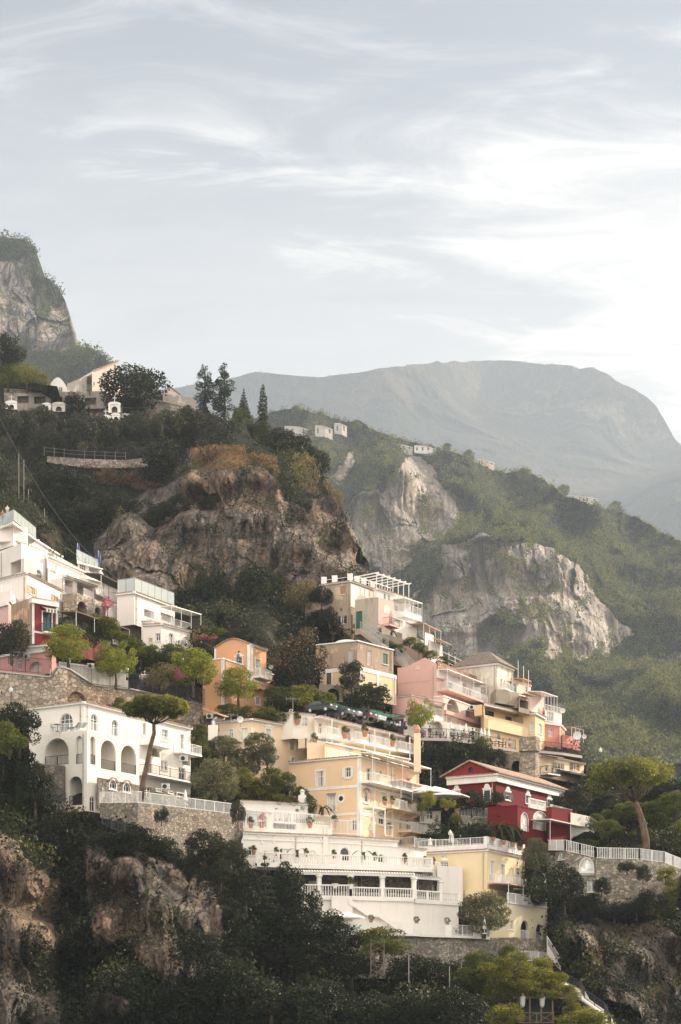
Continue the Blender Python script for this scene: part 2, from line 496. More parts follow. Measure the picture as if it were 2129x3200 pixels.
# ---------------------------------------------------------------- rock and earth
def rockmat(base=(0.30, 0.27, 0.23), warm=(0.36, 0.24, 0.14), dark=(0.09, 0.085, 0.08), green=(0.05, 0.065, 0.03), dry=(0.26, 0.15, 0.08), sc=1.0, rockgreen=0.5, crack_shade=0.8):
    m, nt, o = newmat('limestone'); t = NT(nt)
    rk = t.n('ShaderNodeAttribute'); rk.attribute_name = 'rock'
    dr = t.n('ShaderNodeAttribute'); dr.attribute_name = 'dry'
    big = t.noise(0.02 * sc, 5)
    st = t.noise(0.16 * sc, 9, sc=(1, 0.07, 0.16), rough=0.7, dist=0.5)
    st2 = t.noise(0.42 * sc, 8, sc=(1, 0.07, 0.14), rough=0.7)
    bed = t.noise(0.22 * sc, 7, sc=(0.25, 0.05, 1), rough=0.7, dist=0.5)
    fr = t.noise(0.5 * sc, 10, sc=(1, .4, .8), rough=0.75)
    col = t.ramp(st, [(0.30, dark), (0.41, sh(base, 0.55)), (0.50, base), (0.60, sh(base, 1.35)), (0.75, sh(base, 1.65))])
    col = t.mix(t.math('MULTIPLY', t.maprange(st2, 0.5, 0.62), 0.6), col, warm)
    col = t.mix(t.math('MULTIPLY', t.maprange(big, 0.48, 0.60), 0.5), col, sh(warm, 1.15))
    col = t.mix(t.math('MULTIPLY', t.maprange(t.noise(0.03 * sc, 6, sc=(1, 1, 0.3), rough=.6), 0.52, 0.62), 0.75), col, sh(dark, 1.3))
    # joints and bedding cracks; the shade inside them is darkened into the colour
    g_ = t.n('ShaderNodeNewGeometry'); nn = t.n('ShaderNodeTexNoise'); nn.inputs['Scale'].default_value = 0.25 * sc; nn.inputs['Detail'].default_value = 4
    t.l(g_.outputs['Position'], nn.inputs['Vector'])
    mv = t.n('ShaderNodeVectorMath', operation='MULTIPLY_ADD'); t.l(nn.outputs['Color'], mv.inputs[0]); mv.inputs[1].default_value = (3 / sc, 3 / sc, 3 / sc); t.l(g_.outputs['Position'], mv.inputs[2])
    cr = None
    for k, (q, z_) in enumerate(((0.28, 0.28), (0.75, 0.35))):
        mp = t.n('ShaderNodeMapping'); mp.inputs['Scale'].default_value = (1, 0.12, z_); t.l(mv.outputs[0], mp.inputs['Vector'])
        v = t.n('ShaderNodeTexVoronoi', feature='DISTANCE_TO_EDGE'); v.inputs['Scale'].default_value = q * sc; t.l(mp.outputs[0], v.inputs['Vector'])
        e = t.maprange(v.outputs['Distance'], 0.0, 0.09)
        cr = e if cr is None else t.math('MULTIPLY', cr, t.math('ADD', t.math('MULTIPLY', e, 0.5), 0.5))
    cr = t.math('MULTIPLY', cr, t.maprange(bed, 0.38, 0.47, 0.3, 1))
    col = t.mix(t.math('MULTIPLY', t.math('SUBTRACT', 1.0, cr), crack_shade), col, sh(dark, 0.55))
    col = t.mix(t.maprange(fr, 0.33, 0.45, 0.8, 0), col, sh(dark, 0.7))
    g = t.maprange(t.noise(0.07 * sc, 7, rough=0.7), 0.52, 0.60)
    col = t.mix(t.math('MULTIPLY', g, rockgreen), col, t.ramp(fr, [(0.35, sh(green, 0.5)), (0.6, sh(green, 1.3))]))
    soil = t.ramp(fr, [(0.3, sh(green, 0.5)), (0.55, green), (0.75, (green[0] * 1.8, green[1] * 1.4, green[2] * 1.2))])
    soil = t.mix(dr.outputs['Fac'], soil, t.ramp(fr, [(0.3, sh(dry, 0.4)), (0.55, dry), (0.8, sh(dry, 1.7))]))
    col = t.mix(rk.outputs['Fac'], soil, col)
    h = t.math('ADD', t.math('MULTIPLY', cr, 0.8), t.math('ADD', st2, fr))
    t.bsdf(o, col, 0.95, t.bump(h, 1.0, 1.2 / sc), 0.1)
    return m

def idw(px_, py_, ctrl, power=2.6, ys=1.0):
    C = np.array(ctrl, float)
    num = np.zeros(px_.shape); den = np.zeros(px_.shape)
    for cx_, cy_, d in C:
        w = 1.0 / (((px_ - cx_) ** 2 + ((py_ - cy_) * ys) ** 2) + 400.0) ** (power / 2)
        num += w * d; den += w
    return num / den
class Sheet:
    """a hillside: its outline and distances are set by direction and distance from the shore"""
    def __init__(s, x0, x1, nx, sky, ybot, ny, ctrl, disp, back=(60, 260), power=2.6, k=1.0):
        s.k = k; back = (back[0] * k, back[1] * k)
        s.x = np.linspace(x0, x1, nx); s.ctrl = ctrl; s.power = power; s.disp = disp
        sx, sy = zip(*sky); s.skyx, s.skyy = np.array(sx, float), np.array(sy, float)
        s.sky = np.interp(s.x, s.skyx, s.skyy)
        T = np.linspace(0, 1, ny) ** 1.0
        s.Y = s.sky[None, :] + T[:, None] * (ybot - s.sky)[None, :]
        s.X = np.broadcast_to(s.x, s.Y.shape).copy()
        s.ybot = ybot; s.back = back
    def pos(s, X, Y):
        D = idw(X, Y, s.ctrl, s.power)
        p = np.stack([(X - CX) / FOC * D, D, (HY - Y) / FOC * D], -1)
        d = s.disp(p, X, Y)
        D2 = D + d[..., 1]
        if s.floors: D2 = s.seat(X, Y, D2)
        q = p * (D2 / D)[..., None]
        q[..., 0] += d[..., 0]; q[..., 2] += d[..., 2]
        return q * s.k
    floors = None; smooth = False
    def seat(s, X, Y, D):
        for (xa, xb, ta, tb, ba, bb, Da, Db) in s.floors:
            f = np.clip((X - xa) / (xb - xa), 0, 1)
            m = (X > xa - 5) & (X < xb + 5) & (Y > ta + (tb - ta) * f - 1) & (Y < ba + (bb - ba) * f + 1)
            # depth varies along the wall as 1 / (1 / D)
            Dw = 1 / (1 / Da + (1 / Db - 1 / Da) * f) + 1.1
            D = np.where(m, np.maximum(D, Dw), D)
        return D
    def build(s, name, mat, masks):
        p = s.pos(s.X, s.Y)
        rows = [p]
        top = p[0]
        b1 = top + np.array([0, s.back[0] * 0.4, -s.back[0] * 0.03]); b2 = top + np.array([0, s.back[0], -s.back[0] * 0.35]); b3 = top + np.array([0, s.back[1], -s.back[1] * 0.8])
        full = np.concatenate([b3[None], b2[None], b1[None], p], 0)
        ny, nx = full.shape[:2]
        idx = np.arange(ny * nx).reshape(ny, nx)
        F = np.stack([idx[:-1, :-1], idx[1:, :-1], idx[1:, 1:], idx[:-1, 1:]], -1).reshape(-1, 4)
        at = {}
        for k, fn in masks.items():
            v = fn(s.X, s.Y, p / s.k)
            at[k] = np.concatenate([np.repeat(v[:1], 3, 0), v], 0).ravel()
        me = npmesh(name, full.reshape(-1, 3), F, mat, at, smooth=s.smooth)
        o = bpy.data.objects.new(name, me); COL.objects.link(o)
        return o
def soft(X, Y, polys, edge=18, seed=3, sc=0.02):
    """inside any polygon, with a ragged edge"""
    jx = (fbm(X * sc, Y * sc, X * 0, 4, seed) - 0.5) * 2 * edge * 2
    jy = (fbm(X * sc, Y * sc, X * 0 + 9.1, 4, seed + 5) - 0.5) * 2 * edge * 2
    r = np.zeros(X.shape, bool)
    for q in polys: r |= inpoly(X + jx, Y + jy, q)
    return r.astype(float)

# ------------ far mountain
def disp_far(p, X, Y):
    n = fbm(p[..., 0] / 420, p[..., 1] / 420, p[..., 2] / 300, 6, 21, True)
    n2 = fbm(p[..., 0] / 60, p[..., 1] / 60, p[..., 2] / 60, 5, 5)
    d = np.zeros(p.shape); d[..., 1] = -(n - 0.5) * 230 - (n2 - .5) * 60; d[..., 2] = (n2 - .5) * 9
    return d
far = Sheet(420, 2300, 420, [(420, 1230), (540, 1215), (620, 1200), (700, 1185), (760, 1172), (800, 1165), (900, 1172), (1000, 1178), (1080, 1172), (1160, 1160), (1270, 1140), (1370, 1130),
    (1480, 1128), (1570, 1128), (1660, 1133), (1720, 1138), (1800, 1145), (1860, 1153), (1895, 1165), (1930, 1190), (1985, 1215), (2020, 1240), (2050, 1270), (2075, 1310), (2095, 1345), (2105, 1370), (2129, 1390), (2200, 1440), (2450, 1560), (2700, 1650)],
    1900, 230, [(500, 1300, 2600), (1000, 1300, 2700), (1600, 1200, 3300), (2050, 1350, 3100), (1500, 1500, 2500), (2129, 1600, 2200), (1100, 1600, 2100), (2129, 1850, 1900), (2600, 1700, 2300)], disp_far, (300, 900), 2.6, 1.9)
def mk_far(X, Y, p):
    r = soft(X, Y, [[(1640, 1240), (1760, 1200), (1900, 1180), (2040, 1290), (2100, 1390), (1960, 1385), (1850, 1350), (1780, 1290)], [(1550, 1270), (1700, 1290), (1660, 1310), (1560, 1300)]], 25, 8, 0.012)
    return r * (fbm(p[..., 0] / 90, p[..., 1] / 90, p[..., 2] / 30, 4, 3) > 0.52) * .7
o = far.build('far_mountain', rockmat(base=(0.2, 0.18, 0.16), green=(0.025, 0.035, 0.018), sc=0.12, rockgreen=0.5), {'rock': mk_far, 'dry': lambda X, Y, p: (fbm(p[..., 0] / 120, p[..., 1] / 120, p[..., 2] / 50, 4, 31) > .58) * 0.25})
tag(o, kind='structure')

# ------------ left peak of limestone and the wooded shoulder under it
def disp_peak(p, X, Y):
    n = fbm(p[..., 0] / 40, p[..., 1] / 60, p[..., 2] / 90, 6, 41, True)
    n2 = fbm(p[..., 0] / 9, p[..., 1] / 9, p[..., 2] / 14, 5, 42)
    d = np.zeros(p.shape); blk = cells(p[..., 0] / 14, p[..., 2] / 40, 5); blk2 = cells(p[..., 0] / 4.5, p[..., 2] / 13, 15)
    d[..., 1] = -(n - .5) * 26 - (n2 - .5) * 6 - (blk - .5) * 12 - (blk2 - .5) * 4; d[..., 0] = (n2 - .5) * 3
    return d
peak = Sheet(-120, 500, 250, [(-120, 735), (0, 742), (60, 745), (95, 755), (112, 775), (114, 800), (100, 822), (112, 858), (150, 872), (185, 900), (205, 935), (218, 975), (224, 1020), (222, 1060), (228, 1098), (250, 1082), (285, 1088), (320, 1112), (352, 1145), (400, 1190), (500, 1225)],
    1420, 260, [(0, 800, 900), (200, 950, 930), (100, 1080, 860), (300, 1150, 800), (500, 1300, 700), (0, 1300, 600), (-100, 1100, 850)], disp_peak, (90, 400), 2.6, 1.6)
PK_ROCK = [[(-140, 822), (60, 800), (110, 812), (98, 880), (140, 960), (100, 1010), (150, 1010), (170, 930), (190, 900), (222, 960), (232, 1100), (150, 1095), (60, 1090), (-140, 1060)]]
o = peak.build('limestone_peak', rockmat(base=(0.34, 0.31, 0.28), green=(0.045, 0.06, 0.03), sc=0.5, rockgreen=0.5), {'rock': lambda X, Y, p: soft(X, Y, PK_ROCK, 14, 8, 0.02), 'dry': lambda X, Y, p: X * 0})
tag(o, kind='structure')

# ------------ middle mountain with two cliffs
CLIFF1 = [(1075, 1600), (1110, 1560), (1180, 1530), (1230, 1480), (1265, 1432), (1310, 1420), (1345, 1450), (1390, 1500), (1480, 1590), (1420, 1640), (1370, 1700), (1290, 1750), (1200, 1800), (1150, 1770), (1120, 1700)]
CLIFF1C = [(1290, 1870), (1340, 1830), (1390, 1760), (1370, 1830), (1330, 1900)]
CLIFF1B = [(1040, 1490), (1090, 1420), (1120, 1430), (1080, 1500)]
CLIFF2 = [(1375, 1710), (1440, 1695), (1500, 1680), (1560, 1700), (1620, 1690), (1700, 1700), (1760, 1730), (1820, 1790), (1840, 1850), (1900, 1900), (1990, 1970), (1960, 2010), (1895, 2050), (1800, 2060), (1700, 2040), (1690, 2000), (1640, 2010), (1580, 2070), (1450, 2070), (1300, 1980), (1290, 1870), (1350, 1830), (1370, 1760)]
CAVE = [(1500, 1960), (1560, 1920), (1640, 1960), (1620, 2030), (1560, 2070), (1490, 2070)]
def disp_mid(p, X, Y):
    x, y, z = p[..., 0], p[..., 1], p[..., 2]
    rk = blur(soft(X, Y, [CLIFF1, CLIFF1B, CLIFF2], 8, 12, 0.02))
    n = fbm(x / 30, y / 80, z / 120, 6, 51, True)
    n2 = fbm(x / 8, y / 12, z / 22, 5, 52)
    n3 = fbm(x / 70, y / 70, z / 60, 5, 53)
    st = fbm(x / 60, y / 60, z / 9, 4, 54)
    cave = blur(inpoly(X, Y, CAVE).astype(float))
    d = np.zeros(p.shape)
    w = (fbm(x / 20, y / 20, z / 20, 3, 57) - .5) * 10
    fl = fbm(x / 4.5, y / 40, z / 55, 4, 59, True, .6); led = fbm(x / 50, y / 50, z / 5, 3, 60)
    blk = cells((x + w) / 11, (z + w) / 34, 5); blk2 = cells((x + w * .5) / 3.6, z / 12, 15); blk3 = cells(x / 1.5, (z + w * .3) / 3.5, 25)
    n5 = fbm(x / 55, y / 110, z / 110, 3, 58, True)
    d[..., 1] = -(n3 - .5) * 50 - (1 - rk) * (n5 - .5) * 70 - rk * ((n - .5) * 9 + (n2 - .5) * 3 + (st - .5) * 4 + (fl - .5) * 7 + (led - .5) * 5 + (blk - .5) * 7 + (blk2 - .5) * 3.6 + (blk3 - .5) * 1.3) + cave * 26 - (1 - rk) * (n2 - .5) * 10
    d[..., 2] = (n2 - .5) * 3
    return d
def blur(a, k=3):
    for _ in range(k):
        b = a.copy()
        b[1:-1] = (a[:-2] + a[1:-1] + a[2:]) / 3
        a = b.copy()
        a[:, 1:-1] = (b[:, :-2] + b[:, 1:-1] + b[:, 2:]) / 3
    return a
mid = Sheet(760, 2500, 560, [(760, 1320), (840, 1290), (920, 1275), (1000, 1290), (1080, 1320), (1120, 1315), (1180, 1350), (1260, 1375), (1350, 1395), (1450, 1425), (1520, 1460), (1580, 1480), (1640, 1470), (1700, 1500), (1760, 1545), (1850, 1580), (1920, 1590), (1990, 1620), (2060, 1660), (2129, 1690), (2300, 1790), (2500, 1900)],
    2700, 430, [(850, 1330, 980), (1100, 1340, 1030), (1300, 1400, 980), (1600, 1500, 1040), (2000, 1650, 1000), (2400, 1900, 1000), (1100, 1480, 860), (1250, 1480, 800), (1150, 1560, 800), (1150, 1750, 785), (1350, 1600, 830), (1300, 1720, 790), (1500, 1600, 860),
    (1500, 1690, 740), (1400, 1760, 735), (1600, 1720, 740), (1750, 1760, 745), (1400, 2000, 715), (1600, 2000, 712), (1800, 2030, 720), (1950, 1950, 760), (1800, 1650, 900), (2000, 1800, 880), (2100, 2000, 760), (1700, 2120, 640), (2100, 2200, 560), (1500, 2200, 600), (1900, 2400, 470), (2129, 2500, 430), (1400, 2500, 480), (1000, 2300, 500), (2400, 2600, 400), (1100, 2000, 700), (1000, 1600, 800)], disp_mid, (60, 300), 3.2, 1.55)
def mk_mid(X, Y, p): return soft(X, Y, [CLIFF1, CLIFF1B, CLIFF2], 14, 9, 0.018)
o = mid.build('wooded_mountain', rockmat(base=(0.47, 0.41, 0.36), warm=(0.52, 0.41, 0.32), dark=(0.28, 0.25, 0.235), green=(0.02, 0.028, 0.012), sc=0.75, rockgreen=0.25, crack_shade=0.4), {'rock': mk_mid, 'dry': lambda X, Y, p: X * 0})
tag(o, kind='structure')

# ---------------------------------------------------------------- wild vegetation
def hemi(n, rg):
    d = rg.normal(size=(n, 3)); d /= np.linalg.norm(d, axis=1)[:, None]
    return d
def scatter(name, label, sheet, n, rad, per, leaf, accept, mat, seed, xr, yr, flat=0.8, tintf=None, lift=0.25, tall=0):
    rg = np.random.default_rng(seed)
    X = rg.uniform(xr[0], xr[1], n); Y = rg.uniform(yr[0], yr[1], n)
    sk = np.interp(X, sheet.skyx, sheet.skyy)
    ok = (Y > sk + 2) & (rg.random(n) < accept(X, Y))
    X, Y = X[ok], Y[ok]
    p = sheet.pos(X[None], Y[None])[0]
    if sheet.floors:
        bad = np.zeros(len(X), bool)
        for (xa, xb, ta, tb, ba, bb, Da, Db) in sheet.floors: bad |= (X > xa - 8) & (X < xb + 8) & (Y > min(ta, tb) - 6) & (Y < max(ba, bb) + 4)
        X, Y, p = X[~bad], Y[~bad], p[~bad]
    kk = sheet.k; leaf = leaf * kk; rad = (rad[0] * kk, rad[1] * kk)
    r = rg.uniform(rad[0], rad[1], len(X)) * (0.7 + 0.6 * fbm(p[:, 0] / 12 / kk, p[:, 1] / 12 / kk, p[:, 2] / 12 / kk, 2, seed))
    k = per
    C = np.repeat(p, k, 0); Rr = np.repeat(r, k)
    d = hemi(len(C), rg)
    shell = rg.uniform(0.55, 1.08, len(C))
    # lumps on each bush
    ph = np.repeat(rg.uniform(0, 50, len(X)), k)
    lump = 0.72 + 0.55 * vnoise(d[:, 0] * 2 + ph, d[:, 1] * 2, d[:, 2] * 2, seed)
    q = C + d * (Rr * shell * lump)[:, None] * np.array([1, 1, flat]) + np.array([0, -0.25, lift]) * Rr[:, None]
    tint = np.repeat(rg.random(len(X)) * 0.65, k) + rg.random(len(C)) * 0.35
    V, Fq, T = leaf_quads(q, leaf * (0.6 + 0.4 * Rr / rad[1]), tint, rg=rg)
    me = npmesh(name, V, Fq, mat, {'tint': T})
    o = bpy.data.objects.new(name, me); COL.objects.link(o)
    return tag(o, label, 'vegetation', kind='stuff')

def rockness(polys, edge, X, Y, seed=9, sc=0.02): return soft(X, Y, polys, edge, seed, sc)
def acc_mid(X, Y):
    r = rockness([CLIFF1, CLIFF1B, CLIFF2], 14, X, Y, 9, 0.018)
    return np.where(r > 0.5, 0.9 * (vnoise(X / 34, Y / 22, X * 0, 4) > .74), 1.0) * np.where(Y > 2350, 0.35, 1)
scatter('woodland', 'dense green scrub woodland covering the hazy mountain behind the town', mid, 27000, (1.3, 2.3), 26, 0.85, acc_mid, leafmat((0.075, 0.092, 0.042), 0.42, 0.8), 101, (780, 2300), (1270, 2600), flat=1.0, lift=0.7)
def acc_pk(X, Y):
    r = rockness(PK_ROCK, 14, X, Y, 8, 0.02)
    return np.where(r > 0.5, 0.04, 1.0)
scatter('woodland', 'dark scrub clinging to the top and foot of the limestone peak', peak, 2600, (2.2, 4.2), 34, 1.25, acc_pk, leafmat((0.06, 0.08, 0.035), 0.35, 0.5), 102, (-60, 480), (735, 1300))
def acc_far(X, Y): return 1.0 * (fbm(X / 60, Y / 25, X * 0, 3, 9) > 0.47)
scatter('woodland', 'thin tree cover on the farthest mountain ridge', far, 14000, (2, 4), 8, 2.2, acc_far, leafmat((0.05, 0.065, 0.03), 0.3, 0.4), 103, (430, 2250), (1125, 1700))
# ---------------------------------------------------------------- building kit
def extrude_poly(mb, outer, holes, w0, w1, front=True, sides=True):
    """outline with holes in (s, z); w0(s, z) front point, w1(s, z) back point"""
    polys = [[Vector((a, b, 0)) for a, b in outer]] + [[Vector((a, b, 0)) for a, b in h] for h in holes]
    flat = [p for q in polys for p in q]
    i0 = len(mb.v)
    mb.v.extend(w0(p.x, p.y) for p in flat)
    for t in tessellate_polygon(polys):
        mb.f.append([i0 + k for k in t]); mb.mi.append(mb.cur)
    if sides:
        i1 = len(mb.v)
        mb.v.extend(w1(p.x, p.y) for p in flat)
        b = 0
        for n_, q in enumerate(polys):
            if n_ == 0 and sides == 'holes': b += len(q); continue
            for k in range(len(q)):
                a, c = b + k, b + (k + 1) % len(q)
                mb.f.append([i0 + a, i0 + c, i1 + c, i1 + a]); mb.mi.append(mb.cur)
            b += len(q)
def arch_pts(s0, s1, z0, z1, arch=True, n=10, seg=None):
    """outline of an opening, from bottom left round to bottom right"""
    if not arch: return [(s0, z0), (s0, z1), (s1, z1), (s1, z0)]
    w = (s1 - s0) / 2; c = (s0 + s1) / 2
    h = min(w if seg is None else seg, (z1 - z0) * 0.9)
    return [(s0, z0)] + [(c - w * math.cos(math.pi * k / n), z1 - h + h * math.sin(math.pi * k / n)) for k in range(n + 1)] + [(s1, z0)]
M_PIPE = paint((0.42, 0.36, 0.30), 0.6)
class Face:
    def __init__(s, bld, A, B, z0, z1):
        s.b = bld; s.A = Vector((A[0], A[1])); s.B = Vector((B[0], B[1]))
        e = s.B - s.A; s.S = e.length; s.e = e / s.S; s.n = Vector((s.e.y, -s.e.x))
        s.z0, s.z1, s.holes = z0, z1, []
    def w(s, u, z, off=0.0):
        q = s.A + s.e * u + s.n * off
        return Vector((q.x, q.y, z))
    def hit(s, x, y, off=0.0):
        x, y = P(x, y); kx = (x - CX) / FOC; A = s.A + s.n * off
        u = (kx * A.y - A.x) / (s.e.x - kx * s.e.y)
        return u, (HY - y) / FOC * (A.y + u * s.e.y)
    def rect(s, x0, y0, x1, y1, off=0.0):
        xm = (x0 + x1) / 2
        u0, u1 = s.hit(x0, y0, off)[0], s.hit(x1, y0, off)[0]
        return min(u0, u1), max(u0, u1), s.hit(xm, y1, off)[1], s.hit(xm, y0, off)[1]
    def hole(s, u0, u1, z0, z1, arch, seg=None):
        u0 = max(u0, 0.06); u1 = min(u1, s.S - 0.06); z0 = max(z0, s.z0 + 0.03); z1 = min(z1, s.z1 - 0.05)
        if u1 - u0 < 0.1 or z1 - z0 < 0.1: return None
        for h in s.holes:
            if u0 < h[1] and u1 > h[0] and z0 < h[3] and z1 > h[2]: return None
        s.holes.append((u0, u1, z0, z1, arch, seg)); return u0, u1, z0, z1
    def plate(s, mb, outer, holes, o0, o1):
        extrude_poly(mb, outer, holes, lambda a, b: s.w(a, b, o0), lambda a, b: s.w(a, b, o1))
    def slab(s, mb, u0, u1, z0, z1, o0, o1):
        p = [s.w(u0, z0, o0), s.w(u1, z0, o0), s.w(u1, z0, o1), s.w(u0, z0, o1)]
        q = [s.w(u0, z1, o0), s.w(u1, z1, o0), s.w(u1, z1, o1), s.w(u0, z1, o1)]
        mb.hexa(p, q)
    # --- features; pixel rectangles are where the feature shows on this face
    def win(s, x0, y0, x1, y1, kind='window', arch=False, sh=None, sur=0.0, frame=None, shm=None, gl=None, mull=1, trans=1, seg=None, head=None, sill=True, curtain=False, rec=0.16, rim=None, label=None):
        u0, u1, z0, z1 = s.rect(x0, y0, x1, y1)
        h = s.hole(u0, u1, z0, z1, arch, seg)
        if h is None: return None
        u0, u1, z0, z1 = h
        fm = frame or M_TRIM; mb = MB(); fw = min(0.075, (u1 - u0) * 0.12)
        if sh != 'closed':
            o = arch_pts(u0, u1, z0, z1, arch, 10, seg); i = arch_pts(u0 + fw, u1 - fw, z0 + fw, z1 - fw, arch, 10, seg - fw if seg else None)
            s.plate(mb, o, [i], -rec + 0.05, -rec - 0.02)
            for k in range(mull):
                c = u0 + (u1 - u0) * (k + 1) / (mull + 1)
                s.slab(mb, c - fw / 2.4, c + fw / 2.4, z0 + fw, z1 - fw * 0.8, -rec - 0.01, -rec + 0.04)
            for k in range(trans):
                c = z0 + (z1 - z0) * (0.66 if trans == 1 else (k + 1) / (trans + 1))
                s.slab(mb, u0 + fw, u1 - fw, c - fw / 3, c + fw / 3, -rec - 0.015, -rec + 0.035)
            W = mb.build(kind, fm, s.b.root)
            g = MB(); s.plate(g, arch_pts(u0 + 0.01, u1 - 0.01, z0 + 0.01, z1 - 0.01, arch, 10, seg), [], -rec - 0.012, -rec - 0.05)
            g.build('pane', gl or glass(), W)
            if curtain:
                cm = MB(); s.slab(cm, u0 + fw, u0 + fw + (u1 - u0) * 0.32, z0 + fw, z1 - fw, -rec - 0.01, -rec - 0.004)
                s.slab(cm, u1 - fw - (u1 - u0) * 0.28, u1 - fw, z0 + fw, z1 - fw, -rec - 0.01, -rec - 0.004); cm.build('curtain', M_CURT, W)
        else:
            for a, b in ((u0, (u0 + u1) / 2 - 0.01), ((u0 + u1) / 2 + 0.01, u1)): s._leaf(mb, a, b, z0, z1, -0.1)
            W = mb.build(kind, shm or M_TRIM, s.b.root)
        if label: W['label'] = label
        if sh == 'open':
            wd = (u1 - u0) * 0.5
            for a, b in ((u0 - wd - 0.03, u0 - 0.03), (u1 + 0.03, u1 + wd + 0.03)):
                q = MB(); s._leaf(q, a, b, z0, z1 - (0.0 if not arch else (u1 - u0) * 0.15), 0.05); q.build('shutter', shm or M_TRIM, W)
        if sh == 'ajar':
            wd = (u1 - u0) * 0.5
            for a, sg in ((u0, -1), (u1, 1)):
                q = MB(); p = [s.w(a, z0, 0.0), s.w(a + sg * wd * 0.55, z0, wd * 0.8)]
                q.bar(p[0], p[1], 0.04, 0.04)
                t = [s.w(a, z1, 0.0), s.w(a + sg * wd * 0.55, z1, wd * 0.8)]
                d = Vector((0, 0, 0.0)); n = s.w(0, 0, 0.03) - s.w(0, 0, 0)
                q.hexa([p[0], p[1], p[1] + n, p[0] + n], [t[0], t[1], t[1] + n, t[0] + n]); q.build('shutter', shm or M_TRIM, W)
        if sur:
            q = MB(); o = arch_pts(u0 - sur, u1 + sur, z0 - (sur if sill and kind == 'window' else 0), z1 + sur, arch, 10, seg + sur if seg else None)
            s.plate(q, o, [arch_pts(u0, u1, z0 + (0 if sill and kind == 'window' else 0.01), z1, arch, 10, seg)], 0.045, 0.0)
            q.build('surround', rim or M_TRIM, W)
        if sill and kind == 'window':
            q = MB(); s.slab(q, u0 - 0.08 - sur, u1 + 0.08 + sur, z0 - 0.08 - sur, z0 - sur, 0.0, 0.11); q.build('sill', rim or M_TRIM, W)
        if head == 'tile':
            q = MB(); s._hood(q, u0 - 0.22, u1 + 0.22, z1 + 0.12, arch); q.build('hood', tiles(), W)
        if head in ('cap', 'crown'):
            q = MB(); c = (u0 + u1) / 2; w = (u1 - u0) / 2 + sur + 0.1; zt = z1 + sur
            o = [(c - w, zt), (c - w, zt + 0.14), (c - w * 0.6, zt + 0.2)] + [(c - w * 0.6 * math.cos(math.pi * k / 8), zt + 0.2 + (0.5 if head == 'crown' else 0.2) * math.sin(math.pi * k / 8)) for k in range(9)] + [(c + w, zt + 0.14), (c + w, zt)]
            s.plate(q, o, [], 0.1, 0.0); q.build('pediment', rim or M_TRIM, W)
        return W
    def _leaf(s, mb, a, b, z0, z1, off):
        s.slab(mb, a, b, z0, z1, off, off + 0.02)
        for (p, q, r, t) in ((a, a + 0.06, z0, z1), (b - 0.06, b, z0, z1), (a + 0.06, b - 0.06, z0, z0 + 0.07), (a + 0.06, b - 0.06, z1 - 0.07, z1), (a + 0.06, b - 0.06, (z0 + z1) / 2 - 0.03, (z0 + z1) / 2 + 0.03)):
            s.slab(mb, p, q, r, t, off + 0.02, off + 0.04)
        n = max(3, int((z1 - z0) / 0.13))
        for k in range(1, n):
            z = z0 + (z1 - z0) * k / n
            s.slab(mb, a + 0.06, b - 0.06, z - 0.02, z + 0.012, off + 0.02, off + 0.034)
    def _hood(s, mb, u0, u1, z, arch):
        n = 9
        for k in range(n):
            a = u0 + (u1 - u0) * k / n; b = u0 + (u1 - u0) * (k + 1) / n
            m = ((k + 0.5) / n - 0.5) * 2; dz = (1 - m * m) * (0.45 if arch else 0.0) - (0.3 if arch else 0)
            p = [s.w(a, z + dz, 0), s.w(b - 0.02, z + dz, 0), s.w(b - 0.02, z + dz - 0.06, 0.3), s.w(a, z + dz - 0.06, 0.3)]
            mb.hexa(p, [q + Vector((0, 0, 0.08)) for q in p])
    def loggia(s, x0, y0, x1, y1, arch=True, depth=2.4, mat=None, seg=None, name='arched_recess', door=None, rail=None, label=None):
        u0, u1, z0, z1 = s.rect(x0, y0, x1, y1)
        h = s.hole(u0, u1, z0, z1, arch, seg)
        if h is None: return None
        u0, u1, z0, z1 = h
        mb = MB(); e = 0.15
        o = s.w(u0 - e, z0 - 0.004, -0.30); U = s.w(u1 + e, z0, -0.30) - s.w(u0 - e, z0, -0.30); V = s.w(0, 0, -depth) - s.w(0, 0, -0.30); H = Vector((0, 0, z1 - z0 + e))
        for f in ([o, o + U, o + U + V, o + V], [o + H, o + H + U, o + H + U + V, o + H + V], [o + V, o + V + U, o + V + U + H, o + V + H], [o, o + V, o + V + H, o + H], [o + U, o + U + V, o + U + V + H, o + U + H]): mb.face(f)
        L = mb.build(name, mat or s.b.mat, s.b.root)
        if label: L['label'] = label
        if door:
            a, b, t = door                        # fraction of width, fraction, height
            q = MB(); w = u1 - u0; s.plate(q, arch_pts(u0 + w * a, u0 + w * b, z0 + 0.02, z0 + (z1 - z0) * t, arch), [], -depth + 0.06, -depth + 0.01)
            q.build('door', glass((0.02, 0.02, 0.02)), L)
        if rail:
            rail_line(L, [s.w(u0 + 0.04, z0, -0.12), s.w(u1 - 0.04, z0, -0.12)], rail, 1.0)
        return L
    def band(s, y, h=0.25, proud=0.06, x=None, z=None, u0=0, u1=None, mat=None, name='string_course'):
        if z is None: z = s.hit(x, y)[1]
        mb = MB(); s.slab(mb, u0 - 0.0, s.S if u1 is None else u1, z - h / 2, z + h / 2, 0.0, proud)
        return mb.build(name, mat or M_TRIM, s.b.root)
    def pilaster(s, x, w=0.35, proud=0.05, mat=None):
        u = s.hit(x, 0)[0]
        mb = MB(); s.slab(mb, max(0, u - w / 2), min(s.S, u + w / 2), s.z0, s.z1 - 0.02, 0.0, proud)
        return mb.build('pilaster', mat or M_TRIM, s.b.root)
